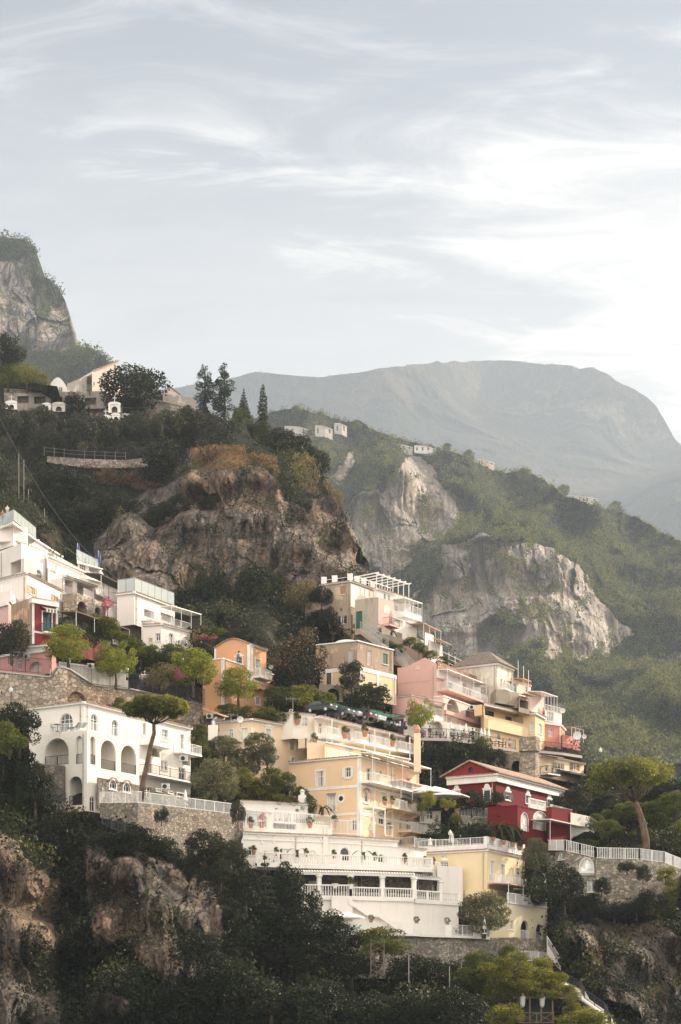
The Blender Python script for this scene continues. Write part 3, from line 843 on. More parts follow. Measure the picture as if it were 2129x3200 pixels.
    def balcony(s, x0, x1, yf, xf=None, depth=1.2, rail='white', h=1.0, slab=0.18, mat=None, brackets=0, skirt=0.0):
        """floor level is read at (xf, yf) on the wall plane"""
        u0, u1 = s.hit(x0, 0)[0], s.hit(x1, 0)[0]
        z = s.hit((x0 + x1) / 2 if xf is None else xf, yf)[1]
        mb = MB(); s.slab(mb, u0, u1, z - slab - skirt, z, 0.0, depth)
        for k in range(brackets):
            u = u0 + (u1 - u0) * (k + 0.5) / brackets
            p = [s.w(u - .1, z - slab - 0.5, 0), s.w(u + .1, z - slab - 0.5, 0), s.w(u + .1, z - slab, depth * .7), s.w(u - .1, z - slab, depth * .7)]
            mb.hexa([s.w(u - .1, z - slab - .5, 0), s.w(u + .1, z - slab - .5, 0), s.w(u + .1, z - slab - .4, .1), s.w(u - .1, z - slab - .4, .1)], [s.w(u - .1, z - slab, 0), s.w(u + .1, z - slab, 0), s.w(u + .1, z - slab, depth * .7), s.w(u - .1, z - slab, depth * .7)])
        B = mb.build('balcony', mat or M_TRIM, s.b.root)
        e = 0.06
        if rail: rail_line(B, [s.w(u0 + e, z, 0.02), s.w(u0 + e, z, depth - e), s.w(u1 - e, z, depth - e), s.w(u1 - e, z, 0.02)], rail, h)
        return B
    def canopy(s, x0, x1, y, depth=1.2, drop=0.3, mat=None, name='awning', posts=0, postz=2.4, th=0.06, postmat=None):
        u0, u1 = s.hit(x0, 0)[0], s.hit(x1, 0)[0]; z = s.hit((x0 + x1) / 2, y)[1]
        p = [s.w(u0, z, 0), s.w(u1, z, 0), s.w(u1, z - drop, depth), s.w(u0, z - drop, depth)]
        mb = MB(); mb.hexa(p, [q + Vector((0, 0, th)) for q in p])
        C = mb.build(name, mat or M_TRIM, s.b.root)
        if posts:
            for k in range(posts):
                q = MB()
                u = u0 + 0.05 + (u1 - u0 - 0.1) * k / max(1, posts - 1)
                q.bar(s.w(u, z - drop - 0.01, depth - 0.05), s.w(u, z - drop - postz, depth - 0.05), 0.06)
                q.build('post', postmat or M_RAIL, C)
        return C
class Bld:
    def __init__(s, name, label, cat, mat, group=None):
        s.name, s.label, s.cat, s.mat, s.group = name, label, cat, mat, group
        s.root = None; s.vols = []
    def start(s, p):
        if s.root is None:
            s.root = thing(s.name, Vector(p), s.label, s.cat, s.group)
class Vol:
    def __init__(s, b, pts, z0, z1, mat=None, depth=6.0, top=True):
        """pts: plan points of the front, in order of view; the back closes behind them"""
        b.start((pts[0][0], pts[0][1], z0)) if b.root is None else None
        s.b, s.pts, s.z0, s.z1, s.mat = b, [Vector((p[0], p[1])) for p in pts], z0, z1, mat or b.mat
        s.F = [Face(b, s.pts[i], s.pts[i + 1], z0, z1) for i in range(len(pts) - 1)]
        s.depth = depth; s.top = top
        b.vols.append(s)
    @property
    def L(s): return s.F[0]
    @property
    def R(s): return s.F[-1]
    def back(s):
        A, B = s.pts[0], s.pts[-1]
        if len(s.pts) == 3:
            C = s.pts[1]; return [A + (B - C)]
        n = Vector((0, 1)) * s.depth
        return [B + n, A + n]
    def finish(s, name='wall', skipwall=False):
        mb = MB()
        for f in s.F: record(f.A, f.B, s.z0, s.z1)
        for f in s.F:
            outer = [(0, s.z0), (f.S, s.z0), (f.S, s.z1), (0, s.z1)]
            hs = [arch_pts(*h[:5], 10, h[5]) for h in f.holes]
            extrude_poly(mb, outer, hs, lambda a, b, f=f: f.w(a, b), lambda a, b, f=f: f.w(a, b, -0.3), sides='holes' if hs else False)
        bk = s.back(); ring = list(s.pts) + bk
        q = [s.pts[-1]] + bk + [s.pts[0]]
        for a, b in zip(q[:-1], q[1:]): mb.face([(a.x, a.y, s.z0), (b.x, b.y, s.z0), (b.x, b.y, s.z1), (a.x, a.y, s.z1)])
        if s.top: mb.face([(a.x, a.y, s.z1 - 0.02) for a in ring])
        W = mb.build(name, s.mat, s.b.root)
        for f in s.F:
            if f.S < 4.5 or s.z1 - s.z0 < 3.2: continue
            for u in (f.S - 0.45, 0.5, f.S * .5):
                if all(not (h[0] - .15 < u < h[1] + .15) for h in f.holes):
                    q = MB(); q.tube([f.w(u, s.z1 - .35, .1), f.w(u, s.z0 + .1, .1)], .055, 6)
                    for k in range(3): z = s.z0 + (s.z1 - s.z0) * (k + .5) / 3; f.slab(q, u - .08, u + .08, z - .03, z + .03, .002, .17)
                    q.build('drainpipe', M_PIPE, s.b.root); break
        return W
    def cornice(s, h=0.3, proud=0.25, mat=None, tile=True, name='cornice', dz=0.0, faces=None):
        mb = MB(); T = MB()
        fs = s.F if faces is None else [s.F[k] for k in faces]
        for f in fs:
            z = s.z1 + dz
            f.slab(mb, -0.0, f.S + (proud * 0.0), z - h, z, 0.0, proud)
            n = max(2, int(f.S / 0.45))
            for k in range(n):
                a = f.S * k / n; w = f.S / n
                p = [f.w(a + w * .1, z + .003, -0.25), f.w(a + w * .9, z + .003, -0.25), f.w(a + w * .9, z - 0.03, proud + 0.12), f.w(a + w * .1, z - 0.03, proud + 0.12)]
                T.hexa(p, [q + Vector((0, 0, 0.10)) for q in p])
        # fill the outer corner
        for f, g in zip(fs[:-1], fs[1:]):
            c = f.w(f.S, s.z1 + dz - h); mb.hexa([c, f.w(f.S, s.z1 + dz - h, proud), c + (f.w(0, 0, proud) - f.w(0, 0, 0)) + (g.w(0, 0, proud) - g.w(0, 0, 0)), g.w(0, s.z1 + dz - h, proud)],
                [p + Vector((0, 0, h)) for p in (c, f.w(f.S, s.z1 + dz - h, proud), c + (f.w(0, 0, proud) - f.w(0, 0, 0)) + (g.w(0, 0, proud) - g.w(0, 0, 0)), g.w(0, s.z1 + dz - h, proud))])
        C = mb.build(name, mat or M_TRIM, s.b.root)
        if tile: T.build('roof_tiles', tiles(), C)
        return C
    def parapet_rail(s, kind='white', h=1.0, inset=0.1, faces=None):
        pts = [s.F[0].w(0, s.z1, -inset)] + [f.w(f.S, s.z1, -inset) for f in s.F]
        if faces == 'R': pts = pts[-2:]
        if faces == 'L': pts = pts[:2]
        return rail_line(s.b.root, pts, kind, h)
    def roof(s, kind='hip', h=2.0, over=0.4, mat=None):
        r = list(s.pts) + s.back(); c = sum(r, Vector((0, 0))) / len(r)
        if len(r) != 4: return
        q = [p + (p - c).normalized() * over * 1.4 for p in r]; z = s.z1 + 0.01
        mb = MB()
        w = [Vector((p.x, p.y, z)) for p in q]; lo = [p - Vector((0, 0, 0.12)) for p in w]
        e1 = (w[1] - w[0]).length; e2 = (w[2] - w[1]).length
        if e1 >= e2: m0 = (w[0] + w[3]) / 2; m1 = (w[1] + w[2]) / 2; order = 0
        else: m0 = (w[0] + w[1]) / 2; m1 = (w[2] + w[3]) / 2; order = 1
        k = min(e1, e2) / 2 / max(e1, e2) if kind == 'hip' else 0.0
        a = m0.lerp(m1, k) + Vector((0, 0, h)); b = m0.lerp(m1, 1 - k) + Vector((0, 0, h))
        if order == 0: fs = [[w[0], w[1], b, a], [w[2], w[3], a, b], [w[1], w[2], b], [w[3], w[0], a]]
        else: fs = [[w[1], w[2], b, a], [w[3], w[0], a, b], [w[0], w[1], a], [w[2], w[3], b]]
        for f in fs: mb.face(f)
        mb.face(lo)
        for i in range(4): mb.face([lo[i], lo[(i + 1) % 4], w[(i + 1) % 4], w[i]])
        return mb.build('roof', mat or tiles(), s.b.root)
REC = []
def record(A, B, z0, z1):
    pa = [CX + A[0] / A[1] * FOC, CX + B[0] / B[1] * FOC]
    if pa[0] > pa[1]: A, B = B, A; pa = pa[::-1]
    if pa[1] - pa[0] < 2 or A[1] > 800: return
    REC.append((pa[0], pa[1], HY - z1 / A[1] * FOC, HY - z1 / B[1] * FOC, HY - z0 / A[1] * FOC, HY - z0 / B[1] * FOC, A[1], B[1]))
def zat(y, D): return (HY - P(0, y)[1]) / FOC * D
def xyat(x, D): return ((P(x, 0)[0] - CX) / FOC * D, D)
def reach(C, d, x):
    k = (P(x, 0)[0] - CX) / FOC
    t = (k * C[1] - C[0]) / (d[0] - k * d[1])
    return (C[0] + d[0] * t, C[1] + d[1] * t)
def corner(b, x, yt, yb, D, xl, xr, aL=31, aR=59, mat=None, top=True, off=None):
    C = xyat(x, D)
    A = reach(C, (-math.cos(R(aL)), math.sin(R(aL))), xl); B = reach(C, (math.cos(R(aR)), math.sin(R(aR))), xr)
    return Vol(b, [A, C, B], zat(yb, D), zat(yt, D), mat, top=top)
def front(b, pts, yt, yb, mat=None, depth=6.0, ref=0, top=True):
    """pts: (x, D) along the front; yt, yb read at point number ref"""
    D = pts[ref][1]
    return Vol(b, [xyat(x, d) for x, d in pts], zat(yb, D), zat(yt, D), mat, depth, top)
def frontz(b, pts, D0, yb, mat=None, depth=6.0, top=True):
    """pts: (x, y of the roof line): level roof, so the distances follow from the line"""
    h0 = HY - P(0, pts[0][1])[1]
    return front(b, [(x, D0 * h0 / (HY - P(0, y)[1])) for x, y in pts], pts[0][1], yb, mat, depth, 0, top)
# ---------------------------------------------------------------- railings
def rail_mesh(pts, kind, h=1.0):
    mb = MB(); up = Vector((0, 0, 1))
    for ii, (a, b) in enumerate(zip(pts[:-1], pts[1:])):
        L = (b - a).length
        if L < 0.05: continue
        end = 1 if ii == len(pts) - 2 else 0
        if kind == 'bal':
            mb.bar(a + up * 0.08, b + up * 0.08, 0.22, 0.155); mb.bar(a + up * (h - 0.07), b + up * (h - 0.07), 0.24, 0.14)
            n = max(1, int(L / 0.27))
            npost = max(1, round(L / 2.6))
            for k in range(n):
                p = a.lerp(b, (k + 0.5) / n)
                mb.lathe(p, [(0.055, 0.16), (0.085, 0.32), (0.07, 0.45), (0.04, 0.62), (0.06, h - 0.14)], 6)
            for k in range(npost + end):
                p = a.lerp(b, k / npost); mb.box(p.x - 0.14, p.y - 0.14, p.z, p.x + 0.14, p.y + 0.14, p.z + h + 0.02)
        elif kind in ('metal', 'white', 'fence', 'picket'):
            t, sp = {'metal': (0.03, 0.16), 'white': (0.035, 0.18), 'fence': (0.045, 0.19), 'picket': (0.07, 0.2)}[kind]
            mb.bar(a + up * h, b + up * h, 0.055, 0.05); mb.bar(a + up * 0.1, b + up * 0.1, 0.04, 0.04)
            n = max(1, int(L / sp))
            for k in range(n + end):
                p = a.lerp(b, k / n); mb.bar(p + up * 0.02, p + up * (h - 0.01), t)
            m = max(1, round(L / 2.0))
            for k in range(m + end):
                p = a.lerp(b, k / m); mb.bar(p, p + up * (h + 0.02), 0.07)
        elif kind == 'glass':
            m = max(1, round(L / 1.6)); d = (b - a) / m; g = d.normalized() * 0.04
            for k in range(m): mb.bar(a + d * k + g + up * h * 0.52, a + d * (k + 1) - g + up * h * 0.52, 0.02, h * 0.9)
            mb.bar(a + up * h, b + up * h, 0.04)
        elif kind == 'wood':
            m = max(1, round(L / 1.8))
            for k in range(m + 1):
                p = a.lerp(b, k / m); mb.bar(p - up * 0.2, p + up * (h + 0.15), 0.1)
            for z in (0.5, 0.95): mb.bar(a + up * h * z, b + up * h * z, 0.06)
            for k in range(m):
                p, q = a.lerp(b, k / m), a.lerp(b, (k + 1) / m)
        elif kind == 'cross':
            m = max(1, round(L / 1.5))
            for k in range(m + end):
                p = a.lerp(b, k / m); mb.bar(p, p + up * (h + 0.05), 0.1)
            for z in (0.05, 1.0): mb.bar(a + up * h * z, b + up * h * z, 0.08)
            for k in range(m):
                p, q = a.lerp(b, k / m), a.lerp(b, (k + 1) / m)
                mb.bar(p + up * 0.05, q + up * h, 0.05); mb.bar(p + up * h, q + up * 0.05, 0.05)
    return mb
RAILM = {'bal': M_TRIM, 'white': M_RAIL, 'metal': M_IRON, 'glass': None, 'wood': M_WOOD, 'cross': M_WOOD, 'fence': M_RAIL, 'picket': M_RAIL}
def rail_line(parent, pts, kind, h=1.0, mat=None, name=None):
    return rail_mesh(pts, kind, h).build(name or ('balustrade' if kind == 'bal' else 'railing'), mat or RAILM[kind] or clear_glass(), parent)
# ---------------------------------------------------------------- free-standing walls that follow the slope
def wall_thing(name, label, pts, mat, th=0.7, cat='wall', group=None, rail=None, railh=1.0, cope=None, railmat=None):
    """pts: (x, ytop, ybot, D)"""
    q = [(pt(x, yt, D), pt(x, yb, D)) for x, yt, yb, D in pts]
    root = thing(name, q[0][1], label, cat, group)
    mb = MB(); back = Vector((0, th, 0))
    for (a, b), (c, d) in zip(q[:-1], q[1:]):
        REC.append((CX + a.x / a.y * FOC, CX + c.x / c.y * FOC, HY - a.z / a.y * FOC, HY - c.z / c.y * FOC, HY - b.z / b.y * FOC, HY - d.z / d.y * FOC, a.y, c.y))
        n = max(1, int((c - a).length / 4))
        for k in range(n):
            t0, t1 = k / n, (k + 1) / n
            at, ct = a.lerp(c, t0), a.lerp(c, t1); ab, cb = b.lerp(d, t0), b.lerp(d, t1)
            mb.hexa([ab, cb, cb + back, ab + back], [at, ct, ct + back, at + back])
    mb.build('wall', mat, root)
    if cope:
        m2 = MB()
        for (a, _), (c, _) in zip(q[:-1], q[1:]): m2.bar(a + Vector((0, th / 2, 0.08)), c + Vector((0, th / 2, 0.08)), th + 0.25, 0.16)
        m2.build('coping', cope, root)
    if rail: rail_line(root, [a + Vector((0, 0.15, 0.14 if cope else 0.0)) for a, _ in q], rail, railh, railmat)
    return root
# ================================================================ white villa on the point
W1 = plaster(WHITE, 0.45)
CREAMW = plaster((0.78, 0.72, 0.63), 0.2)
RUB = stone(); RUBD = stone((0.24, 0.21, 0.175), 2.0, 0.7)
Z(0, 2050, 2.24)
b = Bld('white_villa', 'large white villa with tall arched loggias above the stone terrace wall, umbrella pine in front', 'villa', W1, None)
v = corner(b, 610, 520, 1085, 180, 300, 975)
l, r = v.L, v.R
l.loggia(312, 575, 482, 765, rail='metal', door=(0.5, 0.95, 0.85), depth=3)
l.loggia(531, 560, 577, 755, rail='metal', depth=2.2)
l.loggia(480, 842, 577, 1045, rail='metal', depth=2.5)
r.loggia(633, 563, 670, 760, rail='metal', door=(0.0, 0.5, 0.8))
r.loggia(707, 590, 812, 797, rail='metal', door=(0.5, 0.9, 0.72))
r.loggia(848, 626, 956, 822, rail='metal')
r.win(628, 980, 668, 1105, 'door', arch=True, gl=glass((0.02, 0.02, 0.02)))
wl_ = v.finish()
# the seaward terrace on top of the loggias
rail_line(b.root, [l.w(-0.9, v.z1, -0.1), l.w(l.S - 0.1, v.z1, -0.1), r.w(r.S, v.z1, -0.1)], 'white', 0.95)
v = corner(b, 590, 322, 900, 183.0, 205, 1335)
l, r = v.L, v.R
l.win(420, 402, 511, 530, 'door', arch=True, mull=2, sur=0.08)
r.win(636, 405, 684, 524, 'door', arch=True, mull=1, sur=0.08)
r.win(782, 445, 828, 566, 'door', arch=True, mull=1, sur=0.08)
r.win(1000, 470, 1022, 560, 'window', sur=0.06)
r.win(1133, 515, 1177, 590, 'window', sur=0.08, gl=glass((0.2, 0.2, 0.2)))
r.win(1262, 548, 1288, 650, 'door', sur=0.06)
r.loggia(1060, 642, 1120, 706, depth=1.5)
r.loggia(1276, 702, 1332, 765, depth=1.2)
r.win(1042, 712, 1066, 822, 'door')
r.win(1130, 732, 1146, 796, 'window', mull=0)
r.win(1152, 736, 1174, 802, 'window', mull=0, gl=glass((0.15, 0.15, 0.15)))
r.win(1250, 782, 1298, 880, 'door', sur=0.05)
r.balcony(985, 1140, 612, 985, 1.3, 'white', 1.0)
r.balcony(1215, 1350, 672, 1215, 1.3, 'white', 1.0)
r.balcony(965, 1338, 826, 965, 1.5, 'metal', 1.0)
v.finish(); v.cornice(0.2, 0.3)
# ground floor in rubble stone behind the terrace
v = corner(b, 690, 850, 1060, 180.6, 680, 1330, mat=RUB)
r = v.R
r.win(716, 900, 742, 985, 'door', arch=True, gl=glass((0.12, 0.11, 0.1)))
r.win(766, 818, 814, 930, 'window', arch=True, sur=0.1, head='tile')
r.win(863, 845, 910, 950, 'window', arch=True, sur=0.1, head='tile')
r.win(1012, 880, 1056, 990, 'door', gl=glass((0.06, 0.02, 0.02)))
r.win(1095, 890, 1127, 945, 'window', sur=0.08, gl=glass((0.2, 0.2, 0.2)))
r.win(1178, 912, 1210, 960, 'window', gl=glass((0.25, 0.25, 0.25)), sur=0.06)
r.win(1240, 930, 1286, 1010, 'door', gl=glass((0.02, 0.01, 0.01)), sur=0.1)
v.finish('ground_floor_wall')
wall_thing('stone_wall', 'rough stone wall at the foot of the white villa loggia, stairs beside it', [(235, 755, 900, 181.5), (450, 765, 1010, 180.6)], RUBD, 0.8)
rt = wall_thing('retaining_wall', 'tall rubble retaining wall with white picket fence under the villa terrace', [(700, 1030, 1130, 179), (965, 1027, 1190, 175.5), (1225, 1058, 1400, 181), (1568, 1100, 1500, 189), (1700, 1115, 1530, 192)], RUB, 1.2, rail='fence', railh=1.15)

# ================================================================ street walls above the villa
PINKR = plaster((0.62, 0.30, 0.28), 0.35)
wall_thing('retaining_wall', 'pale mortared stone street wall with a stub buttress behind the villa roof', [(-60, 105, 420, 207), (0, 112, 420, 206), (365, 150, 430, 202), (412, 80, 420, 201.5), (470, 95, 420, 202)], stone((0.40, 0.33, 0.26), 1.6, 0.4), 1.0, cope=plaster((0.5, 0.46, 0.42)))
wall_thing('retaining_wall', 'arched stone street wall sloping down behind the umbrella pine', [(470, 95, 430, 203), (640, 205, 460, 205), (900, 235, 480, 208), (1150, 290, 560, 212), (1400, 345, 620, 215), (1568, 385, 640, 219)], stone((0.36, 0.30, 0.24), 1.7, 0.4), 1.0, cope=plaster((0.62, 0.58, 0.52)))
b = Bld('blind_arches', 'two shallow brick arches in the street wall over the villa roof', 'arch', stone((0.42, 0.30, 0.22), 3.0))
v = front(b, [(460, 201.9), (850, 206.5)], 215, 420, depth=1.0)
v.F[0].loggia(475, 248, 605, 420, depth=0.8, mat=stone((0.40, 0.32, 0.25), 2)); v.F[0].loggia(725, 338, 815, 430, depth=0.8, mat=stone((0.40, 0.32, 0.25), 2))
v.finish()
def iron_fence(label, pts, h=1.1, kind='metal', name='railing', mat=None, group=None, thick=None):
    P3 = [pt(*p) for p in pts]
    mb = rail_mesh(P3, kind, h)
    return thing1(name, mb, mat or RAILM[kind] or clear_glass(), label, 'railing', group, loc=P3[0])
iron_fence('black iron railing along the street in front of the pink house', [(0, 100, 205.6), (360, 132, 201.6)], 1.75)
iron_fence('black iron railing on the sloping street beneath the street trees', [(480, 160, 203.5), (640, 200, 204.6), (900, 230, 207.5)], 2.2)
iron_fence('long dark railing on the street in front of the orange house', [(905, 235, 207.8), (1150, 285, 211.5), (1400, 340, 214.5), (1568, 382, 218)], 2.0)
# pink house on the street
Z(0, 1550, 2.24)
b = Bld('pink_house', 'low rose pink house with air conditioners behind the street railing', 'house', PINKR)
v = front(b, [(-60, 209), (350, 205)], 1075, 1245, depth=7, ref=1)
f = v.F[0]
f.loggia(205, 1160, 290, 1230, depth=0.8, seg=0.7, mat=plaster((0.75, 0.7, 0.66)))
f.win(60, 1120, 100, 1180, 'window', gl=glass((0.03, 0.03, 0.03)))
f.win(120, 1140, 150, 1215, 'door')
v.finish(); v.cornice(0.25, 0.25, tile=False)
for x, y in ((128, 1110), (196, 1128)):
    q = MB(); u, z = f.hit(x, y); f.slab(q, u - .4, u + .4, z - .3, z + .3, 0.02, 0.35); A = q.build('air_conditioner', paint((0.55, 0.53, 0.5)), b.root)
    q = MB(); c = f.w(u, z, 0.36); q.tube([c, c + f.w(0, 0, 0.03) - f.w(0, 0, 0)], 0.2, 12); q.build('fan_grille', M_DARK, A)
b = Bld('white_house', 'curved gable end of a small white house beside the pink house', 'house', plaster((0.66, 0.62, 0.6), 0.5))
v = front(b, [(180, 206.8), (330, 205.8)], 1040, 1130, depth=6, ref=1); v.finish(); v.cornice(0.2, 0.15, tile=False)
b = Bld('white_shop', 'low white street building with arched glass shopfront behind the railing', 'building', W1)
v = front(b, [(412, 204.5), (640, 207), (900, 210)], 1160, 1330, depth=6, ref=0)
v.F[0].win(520, 1198, 606, 1290, 'window', arch=True, seg=0.8, mull=2, gl=glass((0.10, 0.13, 0.13)), sill=False)
v.F[1].win(650, 1240, 700, 1310, 'window', mull=2); v.F[1].win(730, 1240, 780, 1320, 'door'); v.F[1].win(800, 1265, 850, 1320, 'window', gl=glass((0.2, 0.25, 0.25)))
v.finish(); v.cornice(0.2, 0.2, tile=False)

# ================================================================ crimson house and its neighbours
OCH = plaster((0.62, 0.40, 0.26), 0.6, (0.36, 0.25, 0.17))
CRIM = plaster((0.22, 0.03, 0.042), 0.2)
b = Bld('crimson_house', 'small crimson house with striped awning over a tall green door', 'house', OCH)
v = corner(b, 232, 705, 1040, 208, 78, 405, aL=50, aR=40)
v.finish()
v2 = corner(b, 234, 722, 1035, 207.7, 226, 404, aL=50, aR=40, mat=CRIM)
r = v2.R
r.win(300, 815, 362, 950, 'door', sur=0.14, gl=glass((0.015, 0.06, 0.06)), frame=paint((0.02, 0.09, 0.09)))
r.balcony(283, 380, 955, 283, 1.1, 'metal', 1.0)
stripe = MB(); u0, u1, z0, z1 = r.rect(282, 782, 380, 870)
for k in range(9):
    a = u0 + (u1 - u0) * k / 9; w = (u1 - u0) / 9
    stripe.cur = k % 2
    p = [r.w(a, z1, 0), r.w(a + w, z1, 0), r.w(a + w, z1 - 0.45, 1.1), r.w(a, z1 - 0.45, 1.1)]
    stripe.hexa(p, [q + Vector((0, 0, 0.04)) for q in p]); stripe.hexa([p[3], p[2], p[2] + Vector((0, 0, -.35)), p[3] + Vector((0, 0, -.35))], [q + Vector((0, -0.03, 0)) for q in (p[3], p[2], p[2] + Vector((0, 0, -.35)), p[3] + Vector((0, 0, -.35)))])
stripe.build('awning', [paint((0.05, 0.045, 0.04)), paint((0.6, 0.55, 0.48))], b.root)
q = MB()
for x in (232, 398): u = r.hit(x, 800)[0]; r.slab(q, u - .15, u + .15, v2.z0, v2.z1, 0.01, 0.07)
r.slab(q, 0, r.S, r.hit(300, 960)[1] - 0.1, r.hit(300, 960)[1] + 0.12, 0.01, 0.05); q.build('trim', M_TRIM, b.root)
v2.finish('crimson_wall'); v2.cornice(0.5, 0.35, tile=False)
b = Bld('rose_house', 'pale rose house front cut by the picture edge beside the crimson house', 'house', plaster((0.66, 0.40, 0.38), 0.4))
v = front(b, [(-80, 216), (62, 213)], 745, 960, depth=6, ref=1); v.finish(); v.cornice(0.35, 0.3, tile=False)
v.F[0].pilaster(70)
b = Bld('red_house', 'low crimson wall and glazed veranda under a reed canopy', 'house', plaster((0.24, 0.055, 0.065), 0.3))
v = front(b, [(405, 210), (750, 219)], 925, 1075, depth=5, ref=0); v.finish()
Cn = v.F[0].canopy(410, 790, 880, 2.6, 0.2, paint((0.16, 0.12, 0.09), 0.9), 'reed_canopy', 4, 1.7, 0.12)
# white hotel on the slope, floor above floor
HW = plaster((0.75, 0.685, 0.63), 0.45)
def terr(b, pts, yt, yb, ref=0, depth=6, rail=None, corn=False, mat=None, h=1.0):
    v = front(b, pts, yt, yb, mat, depth, ref)
    if rail: v.parapet_rail(rail, h)
    return v
b = Bld('white_hotel', 'white terraced hotel with glass-railed roof decks climbing under the dark cliff', 'hotel', HW)
# top deck
v = front(b, [(-60, 246), (92, 241), (258, 250)], 175, 190, depth=7, ref=1); v.finish('roof_slab'); v.parapet_rail('glass', 1.6)
v = front(b, [(-60, 247.5), (95, 243.5), (245, 251), (430, 260)], 200, 345, depth=6, ref=1)
for x0, x1 in ((2, 82), (104, 160), (174, 232)): v.F[0 if x1 < 92 else 1].loggia(x0, 208 + (x0 * 0.13), x1, 322 + x0 * 0.12, arch=False, depth=2.6, rail='white')
for x0, x1 in ((250, 320), (335, 405)): v.F[2].loggia(x0, 248 + (x0 - 250) * 0.32, x1, 300 + (x0 - 250) * 0.3, arch=False, depth=2.5)
v.finish(); v.cornice(0.2, 0.35, tile=False)
# second
v = front(b, [(205, 243), (340, 248), (545, 256), (706, 263)], 335, 500, depth=6, ref=0)
v.F[0].loggia(215, 350, 325, 430, arch=False, depth=2.4)
v.F[1].loggia(355, 395, 470, 440, arch=False, depth=2.4)
v.F[1].win(480, 425, 535, 470, 'window', gl=glass((0.05, 0.07, 0.05)), mull=2)
v.F[2].loggia(575, 440, 690, 520, arch=False, depth=2.4)
v.finish(); v.cornice(0.2, 0.45, tile=False)
v = front(b, [(540, 252.5), (706, 259)], 445, 470, depth=3, ref=0); v.finish('deck_wall'); v.parapet_rail('glass', 1.5)
v = front(b, [(-60, 241), (0, 240), (150, 236), (330, 241)], 330, 620, depth=6, ref=2)
v.F[1].loggia(72, 455, 148, 545, arch=False, depth=2.4)
v.F[2].win(242, 515, 300, 600, 'window', arch=True, mull=0, sur=0.0, gl=glass((0.05, 0.06, 0.05)))
v.finish()
v = front(b, [(335, 237), (440, 240), (585, 245), (715, 251)], 505, 640, depth=7, ref=0)
v.F[0].win(352, 470, 395, 540, 'door')
v.finish(); v.parapet_rail('white', 1.3)
b2 = b
v = front(b, [(335, 240.5), (585, 249), (815, 259)], 420, 620, depth=7, ref=0)
v.F[0].win(355, 478, 398, 545, 'door', gl=glass((0.10, 0.03, 0.03)), sur=0.05)
v.F[1].loggia(640, 560, 745, 640, arch=False, depth=2.4)
v.finish(); v.cornice(0.2, 0.5, tile=False)
v = front(b, [(440, 234), (660, 240)], 560, 700, depth=5, ref=0)
v.F[0].loggia(455, 590, 515, 690, arch=False, depth=2.2, rail='white'); v.F[0].loggia(540, 600, 650, 700, arch=False, depth=2.2)
v.finish(); v.cornice(0.12, 0.6, tile=True)
v = frontz(b, [(560, 560), (740, 607), (945, 662)], 246, 800); v.F[0].loggia(640, 600, 700, 660, arch=False, depth=2); v.F[1].win(778, 622, 822, 672, 'window', mull=2); v.F[1].win(832, 636, 880, 680, 'window', mull=2); v.F[1].win(895, 655, 930, 690, 'window', mull=1)
v.finish(); v.cornice(0.25, 0.5, tile=False)
v = frontz(b, [(545, 468), (706, 512)], 249.5, 600, depth=4); v.F[0].loggia(625, 490, 698, 540, arch=False, depth=2, rail='white'); v.F[0].win(560, 480, 605, 530, 'window', mull=2, gl=glass((0.05, 0.07, 0.05))); v.finish(); v.cornice(.15, .5, tile=False)
b = Bld('stone_arcade', 'rough stone arcade with two arches hung with pink bougainvillea', 'building', stone((0.42, 0.36, 0.29), 2.0, 0.4))
v = front(b, [(440, 229), (540, 228), (780, 235)], 690, 850, depth=5, ref=0)
v.F[0].win(455, 740, 480, 790, 'window'); v.F[1].loggia(537, 738, 612, 850, depth=2); v.F[1].loggia(665, 780, 710, 850, depth=2)
v.finish()
b = Bld('white_house', 'two-storey white house with dark tiled lean-to and planted balcony below the glass deck', 'house', HW)
v = corner(b, 940, 672, 900, 232, 820, 1225, aL=25, aR=61)
l, r = v.L, v.R
r.loggia(1010, 800, 1080, 850, arch=False, depth=1.8)
r.loggia(1125, 828, 1215, 880, arch=False, depth=1.8)
v.finish(); v.cornice(0.25, 0.3)
rail_line(b.root, [l.w(0, v.z1, -.1), l.w(l.S, v.z1, -.1), r.w(r.S, v.z1, -.1)], 'glass', 1.9)
v = corner(b, 1060, 865, 1000, 229, 990, 1335, aL=25, aR=55)
r = v.R; r.loggia(1235, 880, 1325, 930, arch=False, depth=2)
r.canopy(1120, 1330, 810, 2.0, 0.1, M_TRIM, 'pergola', 4, 2.2, 0.12)
v.finish(); v.cornice(0.15, 0.2, tile=False); v.parapet_rail('white', 1.0)
v = corner(b, 1130, 895, 1110, 227, 1000, 1330, aL=12, aR=52)
r = v.R
l = v.L; l.win(1092, 962, 1124, 1014, 'window', gl=glass((0.04, 0.02, 0.02)), sur=0.03)
r.win(1186, 962, 1215, 1040, 'door', gl=glass((0.03, 0.02, 0.02)), sur=0.04)
r.loggia(1265, 1010, 1308, 1045, depth=1.5)
l.win(1042, 994, 1068, 1024, 'window', sh='closed', shm=paint((0.5, 0.33, 0.2)))
r.balcony(1165, 1320, 1058, 1165, 1.6, 'white', 1.0)
v.finish(); v.cornice(0.2, 0.25)
b = Bld('white_house', 'white house with dark tiled pergola roof and trailing ivy between arcade and balcony house', 'house', HW)
v = front(b, [(740, 232.5), (1000, 240)], 790, 1020, depth=5, ref=0)
v.F[0].win(830, 880, 870, 940, 'window', gl=glass((0.1, 0.1, 0.1))); v.F[0].loggia(890, 860, 960, 930, arch=False, depth=1.5)
v.finish(); v.parapet_rail('white', 1.1)
